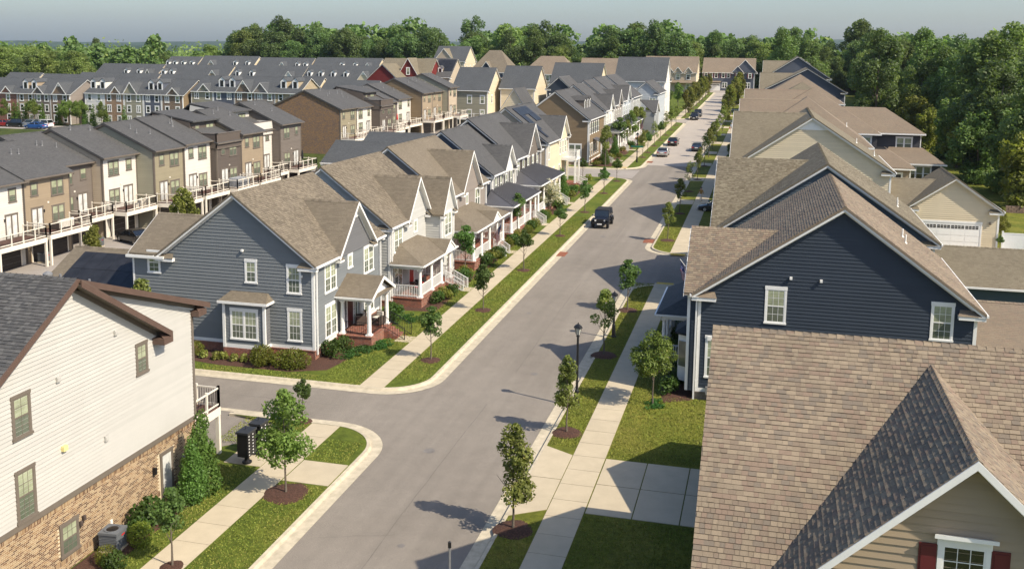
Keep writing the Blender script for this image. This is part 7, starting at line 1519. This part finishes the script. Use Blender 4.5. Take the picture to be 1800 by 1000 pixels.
def flag(x, y, z, dx, dy, label, s_=1.):
    t = thing('flag', label, 'flag', (x, y, z)); P0 = Vector((0, 0, 0)); P1 = Vector((dx, dy, 1.5*s_)); b = MB(); b.tube(P0, P1, .02); b.obj('pole', WHITE, t)
    fr = plain('flag_red', (.42, .02, .03), .8); fw = plain('flag_white', (.75, .73, .7), .8); fb = plain('flag_blue', (.02, .03, .13), .8)
    # hanging cloth: hoist edge runs along the pole, stripes drape down
    u = (P1-P0)*.62; o = P0+(P1-P0)*.36
    n = 13; segs = 6
    for mm, nm, pick in ((fr, 'red_stripes', 0), (fw, 'white_stripes', 1)):
        b = MB()
        for i in range(n):
            if i % 2 != pick: continue
            for k in range(segs):
                f0, f1 = k/segs, (k+1)/segs
                def pt(i_, f): return o+u*(1-i_/n)*(1-.45*f)+Vector((dx*.12, dy*.12, 0))*f+Vector((.03*math.sin(f*9+i_*.5), .05*math.sin(f*7), -1.25*s_*f))
                if i < 7 and k < 3: continue
                b.face([pt(i, f0), pt(i+1, f0), pt(i+1, f1), pt(i, f1)])
        b.obj(nm, mm, t, uv=False)
    b = MB()
    for k in range(3):
        f0, f1 = k/segs, (k+1)/segs; b.face([pt(0, f0), pt(7, f0), pt(7, f1), pt(0, f1)])
    b.obj('canton', fb, t, uv=False)
    b = MB()
    for i in range(5):
        for k in range(4): c = pt(.8+i*1.35, (k+.5)/8); b.box(c.x-.012, c.x+.012, c.y-.03, c.y-.028, c.z-.012, c.z+.012)
    b.obj('star', fw, t, uv=False)
flag(-4.75, 69.6, 5.35, -.95, -.1, 'striped flag hanging from a pole on the navy house porch', .8); flag(-24.6, 88.2, gz(88)+1.9, .95, -.4, 'striped flag hanging at the taupe house porch steps', 1.0); flag(-24.9, 196, gz(196)+2.4, .9, -.4, 'faded striped flag at the pale blue house porch', 1.2)
t = thing('bin', 'dark green waste bin beside the right walk just past the side street', 'bin', (-5.9, 97.0, gz(97)+.15)); b = MB(); b.prism([(-.27, -.3, 0), (.27, -.3, 0), (.27, .3, 0), (-.27, .3, 0)], (0, 0, .95)); b.obj('body', plain('bin_green', (.01, .12, .07), .5), t); b = MB(); b.box(-.32, .32, -.36, .36, .95, 1.03); b.obj('lid', plain('bin_green', (0, 0, 0)), t)
t = thing('vent_stack', 'grey cylindrical roof vent at the left, behind the near townhouse roof', 'roof vent', (-29.4, 35.2, 10.3)); b = MB(); b.tube((0, 0, -.5), (0, 0, .9), .12, n=12); b.lathe([(.2, .75), (.2, 1.05), (.05, 1.15), (0, 1.16)], n=14); b.obj('pipe', GREYM, t)
for i, (px, Y, z, h_) in enumerate(((107, 33.6, 11.35, .45), (158, 35.2, 10.75, .5))): t = thing('vent_pipe', ('left' if i == 0 else 'right')+' small grey pipe on the rear slope of the near townhouse', 'vent pipe', (XY(px, Y, z), Y, z)); b = MB(); b.tube((0, 0, -.6), (0, 0, h_), .05); b.obj('pipe', GREYM, t)
# people: one continuous skinned figure each
def person(x, y, rz, label, shirt, trousers, hat, carry=None, skinc=(.45, .25, .17)):
    t = thing('person', label, 'person', (x, y, gz(y)+.17), rz)
    J = {'pel': (0, 0, .95, .15), 'wst': (0, 0, 1.1, .135), 'chs': (0, .01, 1.32, .165), 'nck': (0, .02, 1.5, .06), 'hd': (0, .04, 1.62, .1), 'top': (0, .04, 1.73, .085)}
    for s_, n in ((1, 'r'), (-1, 'l')):
        f = .2*s_
        J.update({'hip'+n: (s_*.09, 0, .9, .1), 'kn'+n: (s_*.1, f*.9, .5, .065), 'an'+n: (s_*.1, f*1.4-.04, .09, .045), 'toe'+n: (s_*.11, f*1.4+.13, .04, .04), 'sh'+n: (s_*.19, 0, 1.42, .065), 'el'+n: (s_*.26, -f*.8, 1.16, .048), 'wr'+n: (s_*.25, -f*.8+.13, .93, .034), 'ha'+n: (s_*.25, -f*.8+.19, .86, .035)})
    E_ = [('pel', 'wst'), ('wst', 'chs'), ('chs', 'nck'), ('nck', 'hd'), ('hd', 'top')]+[(a+n, b_+n) for n in 'rl' for a, b_ in (('hip', 'kn'), ('kn', 'an'), ('an', 'toe'), ('sh', 'el'), ('el', 'wr'), ('wr', 'ha'))]+[('pel', 'hip'+n) for n in 'rl']+[('chs', 'sh'+n) for n in 'rl']
    K = list(J); me = bpy.data.meshes.new('body'); me.from_pydata([J[k][:3] for k in K], [(K.index(a), K.index(b_)) for a, b_ in E_], []); o = link('body', me, t)
    md = o.modifiers.new('skin', 'SKIN'); sv_ = me.skin_vertices[0].data
    for i, k in enumerate(K): sv_[i].radius = (J[k][3],)*2; sv_[i].use_root = (k == 'pel')
    o.modifiers.new('sub', 'SUBSURF').levels = 1; o.modifiers['sub'].render_levels = 1
    m, nt, bs = _mat('clothes_'+shirt[0]); tc = N(nt, 'ShaderNodeTexCoord'); sp_ = N(nt, 'ShaderNodeSeparateXYZ'); nt.links.new(tc.outputs['Object'], sp_.inputs[0]); dv = N(nt, 'ShaderNodeMath', operation='MULTIPLY'); dv.inputs[1].default_value = .5; nt.links.new(sp_.outputs[2], dv.inputs[0])
    nt.links.new(ramp(nt, dv.outputs[0], [(0, (.05, .04, .04)), (.045, trousers), (.48, shirt[1]), (.745, skinc), (.86, (.05, .03, .02))], 'CONSTANT'), bs.inputs['Base Color']); bs.inputs['Roughness'].default_value = .85; me.materials.append(m)
    b = MB(); b.lathe([(.17, 1.72), (.17, 1.74), (.105, 1.75), (.1, 1.83), (0, 1.86)], 0, .04, 14); b.obj('hat', plain('hat_'+shirt[0], hat, .8), t)
    if carry: b = MB(); b.prism([(.24, .0, .55), (.36, .0, .55), (.36, .3, .55), (.24, .3, .55)], (0, 0, .35)); b.tube((.3, .05, .9), (.3, .15, 1.0), .012); b.obj('bag', plain('bag_red', carry, .7), t)
person(-7.9, 214.8, R(170), 'person in pale shirt and sun hat on the right walk with a red bag', ('white', (.6, .65, .7)), (.45, .42, .38), (.65, .6, .5), (.5, .03, .05))
person(-7.9, 124.2, R(10), 'person in mustard jacket and white trousers on the walk past the side street', ('mustard', (.30, .17, .04)), (.55, .53, .5), (.06, .05, .05))
# ================================================================ air
b = MB(); m = bpy.data.materials.new('haze'); m.use_nodes = True; nt = m.node_tree; nt.nodes.clear(); pv = nt.nodes.new('ShaderNodeVolumePrincipled'); pv.inputs['Color'].default_value = (.80, .90, 1.0, 1); pv.inputs['Density'].default_value = HAZE_D; pv.inputs['Anisotropy'].default_value = .25
ou = nt.nodes.new('ShaderNodeOutputMaterial'); nt.links.new(pv.outputs[0], ou.inputs['Volume'])
hz = MB(); hz.box(-8600, 8600, -1700, 8600, -16, 240); hz.obj('haze', m, uv=False, kind='stuff')
